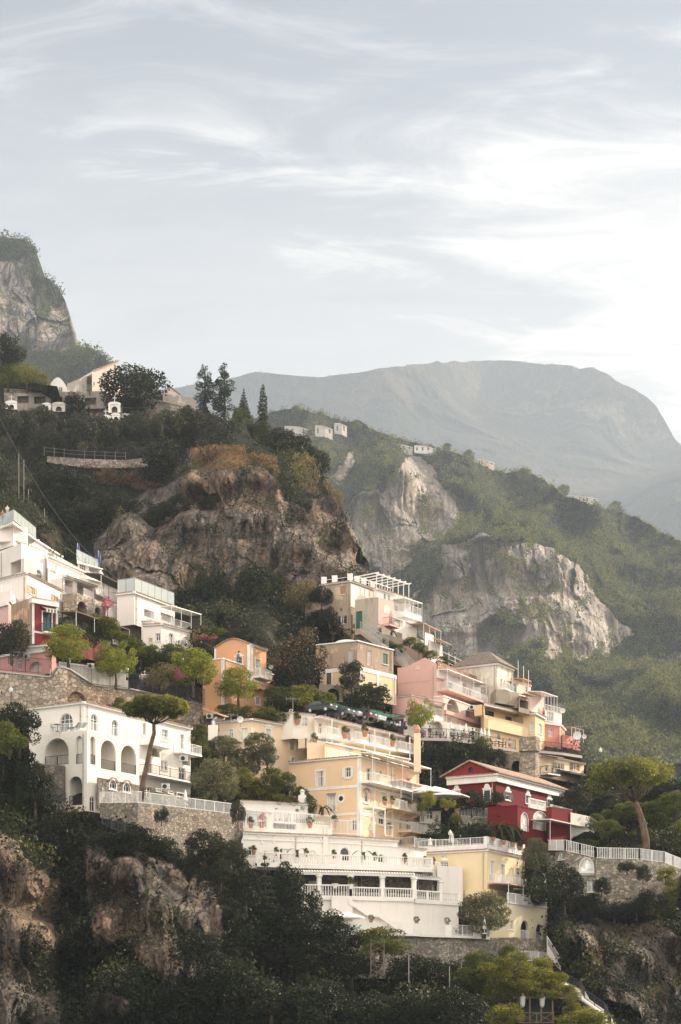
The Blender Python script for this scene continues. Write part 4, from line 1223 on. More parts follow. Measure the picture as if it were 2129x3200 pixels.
v = front(b, [(585, 236), (950, 250)], 640, 780, depth=4, ref=0); v.F[0].loggia(660, 700, 780, 760, arch=False, depth=2); v.F[0].loggia(830, 745, 900, 800, arch=False, depth=2); v.finish()
v.F[0].canopy(590, 945, 630, 2.6, 0.4, paint((0.06, 0.045, 0.04), 0.9), 'tiled_canopy', 4, 1.6, 0.18)
b = Bld('white_house', 'white house with clay-tiled wall tops and small ochre shutters beside the crimson house', 'house', HW)
v = front(b, [(-60, 225), (190, 221), (437, 230)], 540, 760, depth=6, ref=1)
v.F[1].win(205, 635, 240, 690, 'window', gl=glass((0.3, 0.28, 0.2)), sh='open', shm=paint((0.6, 0.38, 0.16)))
v.F[1].win(372, 695, 392, 740, 'window', sh='open', shm=paint((0.6, 0.36, 0.14)))
v.finish(); v.cornice(0.12, 0.2)
b = Bld('beach_terrace', 'white planted terrace with tables and people at the very edge of the hotel', 'terrace', HW)
v = front(b, [(-60, 219), (75, 217)], 660, 740, depth=5, ref=1); v.finish(); v.parapet_rail('white', 1.0)
# ================================================================ orange house
Z(500, 1750, 2.24)
ORA = plaster((0.66, 0.37, 0.20), 0.2)
b = Bld('orange_house', 'orange house with curved tile-edged gable and white corner strips beside the magnolia', 'house', ORA)
v = corner(b, 440, 685, 1075, 214, 300, 800, aL=28, aR=60)
l, r = v.L, v.R
r.win(668, 962, 702, 1012, 'window', sur=0.1, mull=2, gl=glass((0.16, 0.16, 0.16)))
r.win(742, 975, 798, 1050, 'door', arch=True, seg=0.5, sur=0.08, mull=1)
v.finish(); v.cornice(0.16, 0.12, tile=False)
r.pilaster(446, 0.3); l.pilaster(438, 0.3)
v = corner(b, 632, 590, 880, 217.5, 382, 745, aL=28, aR=60)
l, r = v.L, v.R
l.win(530, 682, 578, 736, 'window', sur=0.1, head='cap', gl=glass((0.12, 0.14, 0.2)))
r.win(670, 695, 703, 808, 'door', sur=0.14, curtain=True)
r.balcony(655, 740, 815, 655, 1.0, 'white', 1.0)
q = MB(); n = 12
o = [(0, v.z1)] + [(l.S * k / n, v.z1 + 0.05 + 0.85 * math.sin(math.pi * k / n) ** 1.3) for k in range(n + 1)] + [(l.S, v.z1)]
l.plate(q, o, [], 0.0, -0.3); q.build('gable', ORA, b.root)
T = MB()
for k in range(34):
    a = l.S * k / 34; w = l.S / 34; zz = v.z1 + 0.06 + 0.85 * math.sin(math.pi * (k + .5) / 34) ** 1.3
    T.hexa([l.w(a, zz, -.3), l.w(a + w * .8, zz, -.3), l.w(a + w * .8, zz, .22), l.w(a, zz, .22)], [l.w(a, zz + .12, -.3), l.w(a + w * .8, zz + .12, -.3), l.w(a + w * .8, zz + .1, .22), l.w(a, zz + .1, .22)])
T.build('gable_tiles', tiles(), b.root)
v.finish(); v.cornice(0.14, 0.2, faces=[1])
r.pilaster(643, 0.5); l.pilaster(622, 0.45); l.pilaster(386, 0.3)
r.band(860, 0.25, 0.1, 700)
def lathe_thing(name, label, cat, p, prof, mat, n=8, group=None):
    q = MB(); q.lathe(p, prof, n); return thing1(name, q, mat, label, cat, group, loc=p, smooth=False)
URN = [(0.12, 0), (0.16, 0.1), (0.08, 0.3), (0.2, 0.6), (0.22, 0.75), (0.1, 0.95), (0.03, 1.1)]
lathe_thing('finial', 'white stone finial on the low corner of the orange house', 'finial', l.w(-3.2, zat(682, 215), 2.3), URN, M_TRIM)

# ================================================================ stone-fronted house with dome, peach floor below
Z(900, 1750, 2.613)
OLD = plaster((0.52, 0.40, 0.30), 0.75, (0.36, 0.27, 0.20))
YEL = plaster((0.74, 0.55, 0.34), 0.3)
b = Bld('weathered_house', 'weathered bare-stone house with a white dome and peach lower floor behind the magnolia', 'house', OLD)
v = corner(b, 575, 865, 1120, 228.5, 262, 886, aL=26, aR=50, mat=YEL)
l, r = v.L, v.R
l.win(314, 905, 356, 1018, 'door', sur=0.12, gl=glass((0.05, 0.03, 0.02)), frame=M_WOOD)
l.win(478, 952, 516, 1020, 'window', sur=0.1, gl=glass((0.05, 0.03, 0.02)), frame=M_WOOD)
r.win(655, 995, 692, 1060, 'door', sur=0.08, frame=paint((0.4, 0.15, 0.1)))
r.win(783, 1012, 816, 1062, 'window', gl=glass((0.02, 0.02, 0.02)))
v.finish('lower_wall')
for x in (590, 733, 868): r.pilaster(x, 0.35)
v.L.band(0, 0.5, 0.06, z=v.z1 - 0.3); v.R.band(0, 0.5, 0.06, z=v.z1 - 0.3)
v = corner(b, 567, 655, 862, 229, 228, 862, aL=26, aR=50)
l, r = v.L, v.R
l.win(492, 738, 530, 842, 'door', sh='closed', shm=paint((0.45, 0.43, 0.4)))
r.win(650, 738, 682, 860, 'door', mull=1, curtain=True, gl=glass((0.04, 0.08, 0.08)))
r.win(777, 765, 815, 852, 'window', sh='closed', shm=paint((0.03, 0.14, 0.11)))
v.finish(); v.cornice(0.14, 0.15, tile=False)
q = MB(); c = l.w(l.S * 0.52, v.z1 - 0.3, -3.0); q.lathe(c, [(2.4, 0), (2.3, 0.3), (2.0, .65), (1.4, .95), (.7, 1.1), (0.05, 1.15)], 20); q.build('dome', plaster((0.72, 0.70, 0.66)), b.root, smooth=True)
b = Bld('brick_arch', 'grey vaulted archway under the peach floor beside the vine pergola', 'archway', plaster((0.45, 0.36, 0.27), 0.6, (0.3, 0.24, 0.18)))
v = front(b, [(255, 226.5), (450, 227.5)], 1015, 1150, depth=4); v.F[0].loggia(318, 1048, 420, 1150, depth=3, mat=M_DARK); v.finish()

# ================================================================ highest house under the cliff
STN = plaster((0.58, 0.45, 0.33), 0.7, (0.40, 0.31, 0.23))
BRN = plaster((0.30, 0.23, 0.18), 0.85, (0.42, 0.36, 0.29))
PNK = plaster((0.68, 0.42, 0.37), 0.25)
b = Bld('old_stone_house', 'highest old house below the cliff with stained plaster, green door and rooftop pergola', 'house', STN)
v = corner(b, 512, 172, 640, 250, 262, 728, aL=28, aR=55)
l, r = v.L, v.R
l.win(428, 213, 470, 280, 'window', sh='closed', shm=paint((0.40, 0.20, 0.12)))
l.win(432, 458, 464, 520, 'window', sh='open', shm=paint((0.03, 0.035, 0.035)), gl=glass((0.05, 0.05, 0.05)))
l.win(424, 392, 440, 418, 'window', mull=0, trans=0, gl=glass((0.01, 0.01, 0.01)), sill=False)
r.win(563, 240, 588, 322, 'door', sh='closed', shm=paint((0.45, 0.18, 0.13)))
v.finish(); v.cornice(0.15, 0.22)
q = MB()
for f, us in ((l, (0.1, 0.45)), (r, (0.05, 0.3, 0.55, 0.9))):
    for u in us: c = f.w(f.S * u, v.z1, -0.3); q.box(c.x - .4, c.y - .4, c.z, c.x + .4, c.y + .4, c.z + 1.1)
    q.bar(f.w(0, v.z1 + .7, -.3), f.w(f.S, v.z1 + .7, -.3), .06)
q.build('parapet_block', M_TRIM, b.root)
q = MB(); r.slab(q, 0, r.S, r.hit(640, 300)[1] - 2.2, v.z1 - 0.3, 0.01, 0.05); q.build('white_upper_coat', plaster((0.76, 0.68, 0.6)), b.root)
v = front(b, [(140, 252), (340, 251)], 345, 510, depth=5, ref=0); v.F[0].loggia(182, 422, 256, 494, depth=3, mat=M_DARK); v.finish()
v = corner(b, 737, 302, 590, 247, 548, 862, aL=28, aR=55, mat=BRN)
l, r = v.L, v.R
l.win(556, 418, 608, 560, 'door', sh='closed', shm=paint((0.02, 0.10, 0.08)))
v.finish('terrace_wall')
q = MB(); u0 = 0.0; r.slab(q, 0, r.S, v.z0 + 1.2, v.z1, 0.01, 0.06)
q.build('pink_wall', PNK, b.root)
r2 = Face(b, r.w(0, 0, .06), r.w(r.S, 0, .06), v.z0, v.z1)
q = MB(); uu = r2.rect(782, 365, 832, 436); r2.plate(q, arch_pts(*uu), [], 0.03, 0.0); q.build('blind_arch', plaster((0.74, 0.6, 0.52)), b.root)
r.balcony(775, 858, 530, 775, 1.2, 'metal', 1.0, mat=PNK)
CRM = plaster((0.76, 0.70, 0.63), 0.25)
b = Bld('cream_house', 'cream stepped house with white roof pergola and glazed balconies right of the stained house', 'house', CRM)
v = corner(b, 728, 232, 600, 253, 700, 1002, aL=28, aR=52)
r = v.R
r.win(780, 275, 802, 330, 'door', sur=0.05); r.win(815, 288, 838, 335, 'window')
r.win(870, 375, 900, 420, 'window', mull=2); r.win(925, 405, 960, 460, 'door', mull=1)
r.win(870, 478, 905, 520, 'window', gl=glass((0.02, 0.02, 0.02)))
r.canopy(858, 1000, 345, 2.2, 0.15, M_TRIM, 'balcony_roof', 5, 2.7, 0.14)
r.balcony(860, 1000, 432, 860, 2.0, 'white', 1.1, skirt=0.6)
v.finish(); v.cornice(0.2, 0.25)
q = MB()
for k in range(7):
    u = r.S * (0.02 + 0.96 * k / 6)
    for o in (-0.2, -3.6): q.bar(r.w(u, v.z1, o), r.w(u, v.z1 + 2.3, o), 0.12)
    q.bar(r.w(u, v.z1 + 2.3, .2), r.w(u, v.z1 + 2.3, -4.0), 0.14)
for o in (-0.2, -3.6): q.bar(r.w(0, v.z1 + 2.2, o), r.w(r.S, v.z1 + 2.2, o), 0.16)
q.build('pergola', M_TRIM, b.root)
v = corner(b, 862, 470, 700, 249.5, 850, 1052, aL=28, aR=52); v.R.loggia(862, 480, 940, 540, arch=False, depth=1.5); v.R.loggia(960, 500, 1040, 550, arch=False, depth=1.5, rail='white'); v.finish(); v.parapet_rail('white', 1.0)
BRW = plaster((0.40, 0.30, 0.23), 0.8, (0.27, 0.21, 0.165))
b = Bld('stone_vault', 'brown rubble terrace with a dark arch below the cream stepped house', 'terrace', BRW)
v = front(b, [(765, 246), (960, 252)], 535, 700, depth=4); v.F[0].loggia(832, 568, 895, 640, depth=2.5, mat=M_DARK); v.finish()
wall_thing('garden_wall', 'brown earth-stained wall stepping down behind the pink house roof', [(690, 640, 860, 246), (760, 600, 830, 246), (930, 640, 870, 247), (1100, 770, 880, 247), (1180, 830, 900, 247)], BRW, 0.8)
b = Bld('hillside_house', 'small cream houses with white pergola posts stepping down beside the steep stair', 'house', CRM)
v = front(b, [(985, 252), (1140, 258)], 600, 760, depth=5)
v.finish(); v.F[0].canopy(985, 1130, 560, 2.4, 0.1, paint((0.35, 0.25, 0.2)), 'pergola', 4, 2.2, 0.1)
v = front(b, [(1120, 252), (1190, 254)], 590, 780, depth=4); v.finish()
v = front(b, [(1150, 249), (1262, 253)], 650, 820, depth=4)
for x in (1182, 1203, 1224): v.F[0].win(x, 700, x + 17, 775, 'window', mull=0, gl=glass((0.3, 0.32, 0.32)))
v.finish(); v.F[0].canopy(1160, 1262, 655, 1.6, 0.5, paint((0.6, 0.42, 0.28)), 'sloped_roof')
q = MB(); A = pt(1265, 750, 252); 
for k in range(6):
    p = A + Vector((0.9 * k, 0.3 * k, 0)); q.bar(p, p + Vector((0.0, 1.0, -0.0)), .08); q.bar(p + Vector((0, 0, -.12 * k * k)), p + Vector((0, 0, -2.4 - .1 * k)), .08)
for z in (0, -.6, -1.2): q.bar(A + Vector((0, 0, z)), A + Vector((5.0, 1.5, z - 2.0)), .08)
thing1('pergola', q, M_TRIM, 'white metal pergola frame at the end of the stepped cream houses', 'pergola')
def stairs(label, a, bq, w=1.3, mat=None, n=24):
    root = thing('stairway', Vector(bq), label, 'stairs')
    mb = MB(); a, bq = Vector(a), Vector(bq); d = a - bq; h = Vector((d.x, d.y, 0)); side = h.normalized().cross(Vector((0, 0, 1))) * w
    for k in range(n):
        p = bq + h * k / n; z = bq.z + d.z * k / n
        mb.obox((p.x, p.y, z - 0.5), h / n * 0.995, side, (0, 0, 0.5 + d.z / n))
    mb.build('steps', mat or plaster((0.42, 0.36, 0.3), 0.6), root)
    for o in (0.05, 0.95): rail_line(root, [bq + side * o + Vector((0, 0, .2)), a + side * o + Vector((0, 0, .2))], 'fence', 0.95, paint((0.35, 0.34, 0.33)))
    return root
stairs('steep upper stair with metal railings climbing to the green door', pt(590, 570, 244.5), pt(765, 700, 241))
stairs('narrow stair beside the pink house running down from the brown wall', pt(880, 785, 243), pt(975, 890, 241))

# ================================================================ big pink house
Z(1200, 1950, 2.24)
b = Bld('pink_house', 'tall pink house with white loggias, brick-edged parapet and two deep arches', 'house', PNK)
v = corner(b, 370, 278, 760, 238, 95, 648, aL=28, aR=60)
l, r = v.L, v.R
l.win(230, 280, 246, 310, 'window', mull=0, sur=0.04)
l.win(310, 288, 317, 300, 'window', mull=0, trans=0, sill=False)
r.win(412, 392, 478, 476, 'door', sh='ajar', sur=0.06); r.win(545, 430, 608, 508, 'door', sh='ajar', sur=0.06)
v.finish()
q = MB(); r.slab(q, 0, r.S, v.z1 - 1.9, v.z1 - 0.8, 0.0, 0.25); q.build('white_band', M_TRIM, b.root)
q = MB(); r.slab(q, 0, r.S, v.z1 - 0.75, v.z1 + 0.35, 0.005, 0.12); q.build('parapet', stone((0.36, 0.22, 0.17), 3.0), b.root)
q = MB(); l.plate(q, [(0, v.z1 - 1.7), (l.S * 0.18, v.z1 - .8), (l.S * .27, v.z1 + .1), (l.S * 0.7, v.z1 + 1.0), (l.S, v.z1), (l.S, v.z1 - 2.2), (0, v.z1 - 2.2)], [], 0.03, -0.25); q.build('gable', PNK, b.root)
r.balcony(372, 648, 480, 420, 1.8, 'white', 1.0, mat=PNK)
r.canopy(372, 648, 375, 1.6, 0.1, M_TRIM, 'balcony_roof', 4, 2.4, 0.12)
v = corner(b, 420, 500, 790, 235.5, 350, 700, aL=28, aR=60, mat=plaster((0.72, 0.52, 0.47), 0.2))
r = v.R
r.loggia(436, 526, 530, 690, depth=1.8, mat=CREAMW, door=(0.1, 0.5, 0.55)); r.loggia(570, 562, 662, 700, depth=1.8, mat=CREAMW, door=(0.1, 0.6, 0.5))
r.canopy(572, 650, 615, 0.9, 0.3, CREAMW); r.band(665, 0.5, 0.4, 560, mat=PNK)
v.finish(); v.cornice(0.15, 0.1, tile=False)
b = Bld('pink_annex', 'low pink annex with tiled edge and white porch between green canopy and pink house', 'house', PNK)
v = corner(b, 200, 497, 660, 235, 60, 285, aL=28, aR=45)
v.L.win(52, 552, 70, 575, 'window', sur=0.05); v.L.win(20, 552, 36, 575, 'window'); v.finish(); v.cornice(0.15, 0.15)
v = corner(b, 300, 548, 720, 232.5, 250, 440, aL=28, aR=52, mat=CREAMW)
v.R.loggia(312, 560, 415, 640, arch=False, depth=2, rail='white'); v.R.loggia(345, 690, 405, 760, depth=1.5)
v.finish(); v.R.canopy(255, 430, 540, 1.0, .2, paint((0.5, 0.46, 0.42)), 'porch_roof')
b = Bld('street_arcade', 'white arcade wall with small arched doors along the terrace below the pink house', 'building', CREAMW)
v = front(b, [(140, 230), (440, 233)], 655, 800, depth=3)
v.F[0].loggia(335, 682, 412, 790, depth=1.2); v.F[0].win(252, 733, 286, 790, 'door', arch=True, gl=glass((0.05, 0.05, 0.05))); v.F[0].win(262, 680, 280, 704, 'window'); v.finish()
v = front(b, [(440, 233.5), (708, 239)], 690, 820, depth=2)
for x in (465, 560, 640): v.F[0].win(x, 730, x + 40, 800, 'door', mull=1, gl=glass((0.2, 0.18, 0.16)))
v.finish()

# ================================================================ cream hip-roofed house
b = Bld('cream_hip_house', 'pale cream house with mossy hipped tile roof against the wooded mountain', 'house', plaster((0.74, 0.68, 0.58), 0.45, (0.62, 0.54, 0.45)))
v = corner(b, 795, 268, 560, 248, 488, 905, aL=30, aR=60)
r = v.R
r.win(815, 382, 828, 450, 'window', sur=0.08, mull=0); r.win(838, 395, 850, 462, 'window', sur=0.08, mull=0); r.win(862, 425, 874, 478, 'window', sur=0.08, mull=0)
v.finish(); v.cornice(0.35, 0.25, tile=False); v.roof('hip', 2.3, 0.5, tiles((0.25, 0.20, 0.16)))
r.balcony(812, 880, 452, 812, 0.8, 'white', 0.9)
v.L.band(445, 0.12, 0.04, 700, mat=plaster((0.6, 0.52, 0.43)))
b = Bld('rose_tower_house', 'narrow rose-white house with timber pergola and thin poles at the hill crest', 'house', plaster((0.74, 0.60, 0.52), 0.3))
v = front(b, [(896, 251), (1028, 256)], 385, 520, depth=5); v.F[0].win(905, 415, 930, 500, 'door', mull=0, gl=glass((0.02, 0.02, 0.02))); v.F[0].win(985, 440, 1010, 480, 'window'); v.finish(); v.cornice(.15, .15)
v.F[0].canopy(905, 962, 392, 1.6, 0.2, paint((0.5, 0.28, 0.14)), 'timber_pergola', 3, 4.5, 0.1, paint((0.5, 0.28, 0.14)))
v = front(b, [(1010, 249), (1122, 253)], 500, 640, depth=4, ref=1); v.finish()
v.F[0].canopy(1010, 1120, 490, 2.2, 0.3, M_TRIM, 'veranda', 6, 3.2, 0.1)
for x, y in ((940, 340), (978, 380), (1013, 410)):
    q = MB(); p = pt(x, y + 60, 252); q.bar(p, p + Vector((0, 0, 3.0)), 0.08); q.build('pole', M_RAIL, b.root)
TANW = plaster((0.40, 0.33, 0.26), 0.7, (0.3, 0.25, 0.2))
b = Bld('roof_garden_wall', 'tan roof-garden wall with cactus pots between cream and pink houses', 'wall', TANW)
v = front(b, [(745, 243), (905, 246), (945, 242)], 520, 615, depth=5, ref=1); v.finish()
v = front(b, [(945, 241), (1020, 243)], 500, 615, depth=4); v.F[0].loggia(952, 535, 1010, 590, arch=False, depth=2); v.finish(); v.F[0].canopy(945, 1020, 500, 1.2, .1, paint((0.5, 0.3, 0.16)), 'reed_roof')

# ================================================================ long yellow house
b = Bld('yellow_house', 'long yellow house with rounded end and deep shaded balcony strip above the stone tower', 'house', YEL)
v = front(b, [(702, 237), (985, 244.5), (1060, 244), (1124, 248)], 556, 860, depth=6)
f = v.F[0]
f.loggia(706, 602, 980, 668, arch=False, depth=1.6, seg=None)
f.win(728, 678, 768, 694, 'window') if False else None
f.win(790, 765, 820, 812, 'window', arch=True, gl=glass((0.1, 0.08, 0.06)), sur=0.06)
v.F[2].win(1083, 700, 1108, 772, 'window', gl=glass((0.28, 0.3, 0.3))); v.F[1].win(1020, 690, 1048, 765, 'window', gl=glass((0.28, 0.3, 0.3)), mull=1)
v.finish(); v.cornice(0.3, 0.3)
g = Face(b, f.w(0, 0, .25), f.w(f.S, 0, .25), v.z0, v.z1)
q = MB(); zz = f.hit(706, 668)[1]; g.slab(q, 0, f.S, zz - 1.3, zz, -0.24, 0.4); q.build('balcony_parapet', YEL, b.root)
fi = Face(b, f.w(0, 0, -1.55), f.w(f.S, 0, -1.55), v.z0, v.z1)
for x0, x1 in ((724, 768), (862, 892), (935, 965)):
    q = MB(); uu = fi.rect(x0, 612 + (x0 - 724) * .28, x1, 690 + (x0 - 724) * .28); fi.slab(q, uu[0], uu[1], uu[2], uu[3], 0.02, 0.06); w = q.build('window', glass((0.02, 0.02, 0.02)), b.root)
    q = MB(); fi.slab(q, uu[0] - .4, uu[0], uu[2], uu[3], 0.02, 0.08); q.build('shutter', M_WOOD, w)
b = Bld('salmon_house', 'salmon house with white corner strips and cluttered roof deck at the crest', 'house', plaster((0.60, 0.24, 0.18), 0.3))
v = front(b, [(1122, 249), (1238, 251), (1268, 255)], 690, 860, depth=5); v.F[0].pilaster(1236, 0.4); v.F[0].win(1150, 730, 1185, 790, 'door', gl=glass((0.25, 0.25, 0.25))); v.finish(); v.cornice(0.2, 0.2, tile=False)
v = front(b, [(1080, 252), (1132, 253)], 580, 700, depth=4); v.finish('upper_wall'); v = front(b, [(1130, 252), (1245, 255)], 605, 695, depth=3, mat=CRM); v.F[0].win(1140, 615, 1190, 680, 'window', mull=2, gl=glass((0.3, 0.32, 0.34))); v.finish(); v.parapet_rail('white', 0.9)
v = front(b, [(1250, 250), (1375, 254)], 770, 860, depth=4); v.finish(); v.F[0].canopy(1255, 1340, 735, 1.4, .1, paint((0.45, 0.40, 0.34)), 'reed_awning', 4, 1.8, 0.06)
# terrace walks and stone tower
def walk(label, pts, w=2.5, th=0.35, mat=None, rail='metal', h=1.0):
    A = [pt(*p) for p in pts]; root = thing('terrace_walk', A[0] - Vector((0, 0, th)), label, 'terrace')
    mb = MB()
    for a, c in zip(A[:-1], A[1:]): mb.hexa([a - Vector((0, 0, th)), c - Vector((0, 0, th)), c + Vector((0, w, -th)), a + Vector((0, w, -th))], [a, c, c + Vector((0, w, 0)), a + Vector((0, w, 0))])
    mb.build('deck', mat or plaster((0.45, 0.41, 0.37), 0.5), root)
    rail_line(root, [a + Vector((0, 0.12, 0)) for a in A], rail, h); return root
walk('cafe terrace with iron railing hung above the dark ivy slope', [(215, 795, 227), (440, 800, 228), (640, 822, 231), (745, 852, 233), (922, 878, 236)], 4, rail='metal', h=1.25)
walk('upper terrace with iron railing beside the stone tower', [(1090, 885, 240), (1250, 900, 242), (1388, 922, 245)], 4, rail='metal', h=1.3)
wall_thing('stone_wall', 'grey rubble wall under the cafe terrace ending at the stone tower', [(745, 870, 1030, 235), (850, 890, 1060, 235), (950, 900, 1075, 235)], stone((0.34, 0.29, 0.23), 2.2), 0.9)
b = Bld('stone_tower', 'square rough stone tower with flared head standing over the red villa', 'tower', stone((0.36, 0.30, 0.24), 2.4, 0.4))
v = corner(b, 1062, 880, 1090, 231, 948, 1088, aL=20, aR=65); v.finish(); v = corner(b, 1066, 785, 884, 230.6, 945, 1092, aL=20, aR=65); v.finish('tower_head')
b = Bld('stone_archway', 'dark stone archway propping the wall left of the tower', 'archway', stone((0.34, 0.28, 0.22), 2.4, 0.6))
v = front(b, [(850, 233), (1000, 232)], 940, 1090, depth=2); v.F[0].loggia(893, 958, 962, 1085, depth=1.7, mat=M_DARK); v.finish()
b = Bld('ochre_house', 'low ochre house with brown shutters tucked under the upper terrace', 'house', plaster((0.72, 0.56, 0.40), 0.3))
v = front(b, [(1088, 237), (1185, 239), (1400, 245)], 935, 1085, depth=4, ref=1)
v.F[1].win(1203, 972, 1240, 1012, 'window', sh='open', shm=paint((0.2, 0.13, 0.1)), gl=glass((0.08, 0.05, 0.05)))
v.F[1].win(1318, 965, 1350, 1022, 'window', arch=True, sh='open', shm=paint((0.2, 0.12, 0.1)), gl=glass((0.1, 0.05, 0.05)))
v.F[0].win(1120, 990, 1150, 1030, 'window'); v.F[1].band(1015, 0.15, 0.06, 1220)
v.finish(); v.cornice(0.12, 0.3)
v.F[0].balcony(1092, 1180, 1050, 1100, 1.4, 'metal', 1.0); v.F[1].canopy(1210, 1380, 1045, 2.2, 0.5, paint((0.12, 0.09, 0.06), 0.9), 'thatch_roof', th=0.25)
v.F[0].canopy(1090, 1200, 925, 1.5, 0.25, paint((0.5, 0.3, 0.2)), 'awning')

# ================================================================ red villa
RED = plaster((0.15, 0.013, 0.017), 0.3)
GRN = paint((0.015, 0.07, 0.06))
b = Bld('red_villa', 'deep red villa with white cornice, pedimented windows and tiled gable roof', 'villa', RED)
v = corner(b, 785, 1062, 1262, 216, 448, 1240, aL=31, aR=57)
l, r = v.L, v.R
l.win(702, 1165, 744, 1245, 'door', sur=0.14, sh='closed', shm=GRN, head='crown')
l.win(490, 1172, 530, 1205, 'window', sur=0.1, gl=glass((0.03, 0.05, 0.1)), head='crown')
r.win(850, 1180, 884, 1230, 'window', sur=0.08, sh='open', shm=GRN, head='crown', mull=0)
r.win(992, 1205, 1022, 1255, 'window', sur=0.08, head='crown', sh='closed', shm=GRN)
r.win(1142, 1232, 1172, 1280, 'window', sur=0.08, head='crown', sh='closed', shm=GRN)
v.finish(); v.cornice(0.75, 0.35, tile=False); v.cornice(0.2, 0.6, tile=True, name='upper_cornice', dz=0.21)
# gable on the seaward face, ridge running back along the long side
z = v.z1 + 0.22; hh = 1.75; ov = 0.75
a0, a1 = l.w(-ov, z, ov), l.w(l.S + ov, z, ov); ap = (a0 + a1) / 2 + Vector((0, 0, hh))
back = r.w(r.S + ov * 2, 0, 0) - r.w(0, 0, 0)
mb = MB()
for e0, e1 in ((a0, ap), (ap, a1)):
    mb.hexa([e0, e0 + back, e1 + back, e1], [p + Vector((0, 0, 0.16)) for p in (e0, e0 + back, e1 + back, e1)])
mb.build('roof', tiles(), b.root)
ins = (l.w(0, 0, -ov) - l.w(0, 0, 0)) * 0.6
tri = MB(); nn = 14
T2 = lambda a, c, o=0.0: l.w(l.S / 2 + a, z + c, ov * 0.4 + o)
hole = [(0.34 * math.cos(2 * math.pi * k / nn), 0.72 + 0.34 * math.sin(2 * math.pi * k / nn)) for k in range(nn)]
extrude_poly(tri, [(-l.S / 2 - ov * .8, 0), (l.S / 2 + ov * .8, 0), (0, hh - 0.1)], [hole], lambda a, c: T2(a, c), lambda a, c: T2(a, c, -0.25))
tri.build('gable', paint((0.20, 0.018, 0.018), 0.9), b.root)
q = MB(); q.face([T2(a, c, -0.24) for a, c in hole]); q.build('round_opening', M_DARK, b.root)
Z(1200, 2450, 1.688)
v = corner(b, 705, 110, 330, 209, 545, 992, aL=31, aR=57)
l, r = v.L, v.R
r.win(722, 152, 760, 248, 'door', arch=True, sur=0.05, mull=1, gl=glass((0.6, 0.57, 0.53)))
r.win(787, 146, 860, 244, 'door', arch=True, sur=0.05, mull=2, gl=glass((0.62, 0.59, 0.55)), seg=1.0)
r.loggia(887, 180, 972, 262, depth=2.5, seg=1.0, mat=RED)
v.finish('lower_wall'); v.cornice(0.16, 0.06, mat=RED, tile=False)
rail_line(b.root, [r.w(r.S * .22, v.z1, -.1), r.w(r.S * .5, v.z1, -.1)], 'bal', 1.2); rail_line(b.root, [r.w(r.S * .62, v.z1, -.1), r.w(r.S, v.z1, -.1)], 'bal', 1.0)
r.canopy(775, 1090, 225, 2.6, 0.1, paint((0.6, 0.56, 0.48)), 'flower_pergola', 4, 3.0, 0.14)
v = corner(b, 885, 120, 300, 214, 860, 995, aL=31, aR=50); v.finish('side_wall')
# ================================================================ big peach building
PEACH = plaster((0.78, 0.555, 0.355), 0.4)
PEACH2 = plaster((0.80, 0.63, 0.44), 0.4)
Z(600, 2150, 2.09)
b = Bld('peach_building', 'large four-storey peach building with white banding, round window and long white balconies', 'building', PEACH)
v = corner(b, 1095, 442, 1110, 203, 635, 1484, aL=31, aR=60)
l, r = v.L, v.R
l.win(815, 543, 861, 643, 'door', sur=0.2, curtain=True)
l.win(1003, 520, 1038, 582, 'window', sur=0.12, sh='open')
l.win(893, 697, 937, 806, 'door', sur=0.2, head='tile', gl=glass((0.3, 0.28, 0.25)))
l.win(1043, 862, 1076, 930, 'door', sur=0.2, gl=glass((0.02, 0.02, 0.04)))
l.win(648, 565, 674, 622, 'window', arch=True, sur=0.14)
q = MB(); u, z = l.hit(975, 722)
l.plate(q, [(u + .52 * math.cos(a * math.pi / 8), z + .52 * math.sin(a * math.pi / 8)) for a in range(16)], [[(u + .3 * math.cos(a * math.pi / 8), z + .3 * math.sin(a * math.pi / 8)) for a in range(16)]], 0.06, 0.0)
w = q.build('round_window', M_TRIM, b.root); q = MB(); l.plate(q, [(u + .3 * math.cos(a * math.pi / 8), z + .3 * math.sin(a * math.pi / 8)) for a in range(16)], [], 0.02, 0.0); q.build('pane', glass(), w)
r.win(1140, 522, 1170, 606, 'door', sur=0.06); r.win(1222, 538, 1240, 570, 'window', arch=True, sur=0.06); r.win(1300, 560, 1332, 636, 'door', sur=0.08, curtain=True); r.win(1400, 585, 1425, 650, 'door', sur=0.05)
r.win(1125, 672, 1152, 745, 'window', arch=True, sur=0.14, head='tile'); r.win(1240, 678, 1275, 764, 'door', sur=0.08, gl=glass((0.4, 0.38, 0.35))); r.win(1325, 695, 1338, 740, 'window', arch=True, mull=0)
r.loggia(1362, 690, 1445, 790, depth=1.4, mat=PEACH2, door=(0.3, 0.8, 0.7))
r.win(1218, 822, 1257, 890, 'window', arch=True, sur=0.16, head='tile'); r.win(1355, 850, 1372, 920, 'door', sur=0.05, mull=0); r.win(1400, 862, 1440, 930, 'door', mull=1)
r.loggia(1350, 985, 1400, 1050, depth=1, mat=PEACH2)
v.finish(); v.cornice(0.2, 0.25)
l.pilaster(1088, 0.35); r.pilaster(1101, 0.3); r.pilaster(1192, 0.35); r.pilaster(1310, 0.3)
zb = [l.hit(900, 655)[1], l.hit(950, 828)[1]]
for z in zb: l.band(0, 0.3, 0.06, z=z); r.band(0, 0.3, 0.06, z=z)
r.balcony(1106, 1480, 612, 1108, 1.5, 'white', 1.0)
r.canopy(1098, 1484, 478, 1.7, 0.15, M_TRIM, 'balcony_roof', 5, 3.0, 0.14)
r.balcony(1235, 1478, 780, 1240, 1.5, 'white', 1.0, mat=PEACH2, brackets=3); r.balcony(1345, 1484, 935, 1350, 1.8, 'white', 1.0, mat=PEACH2, brackets=3)
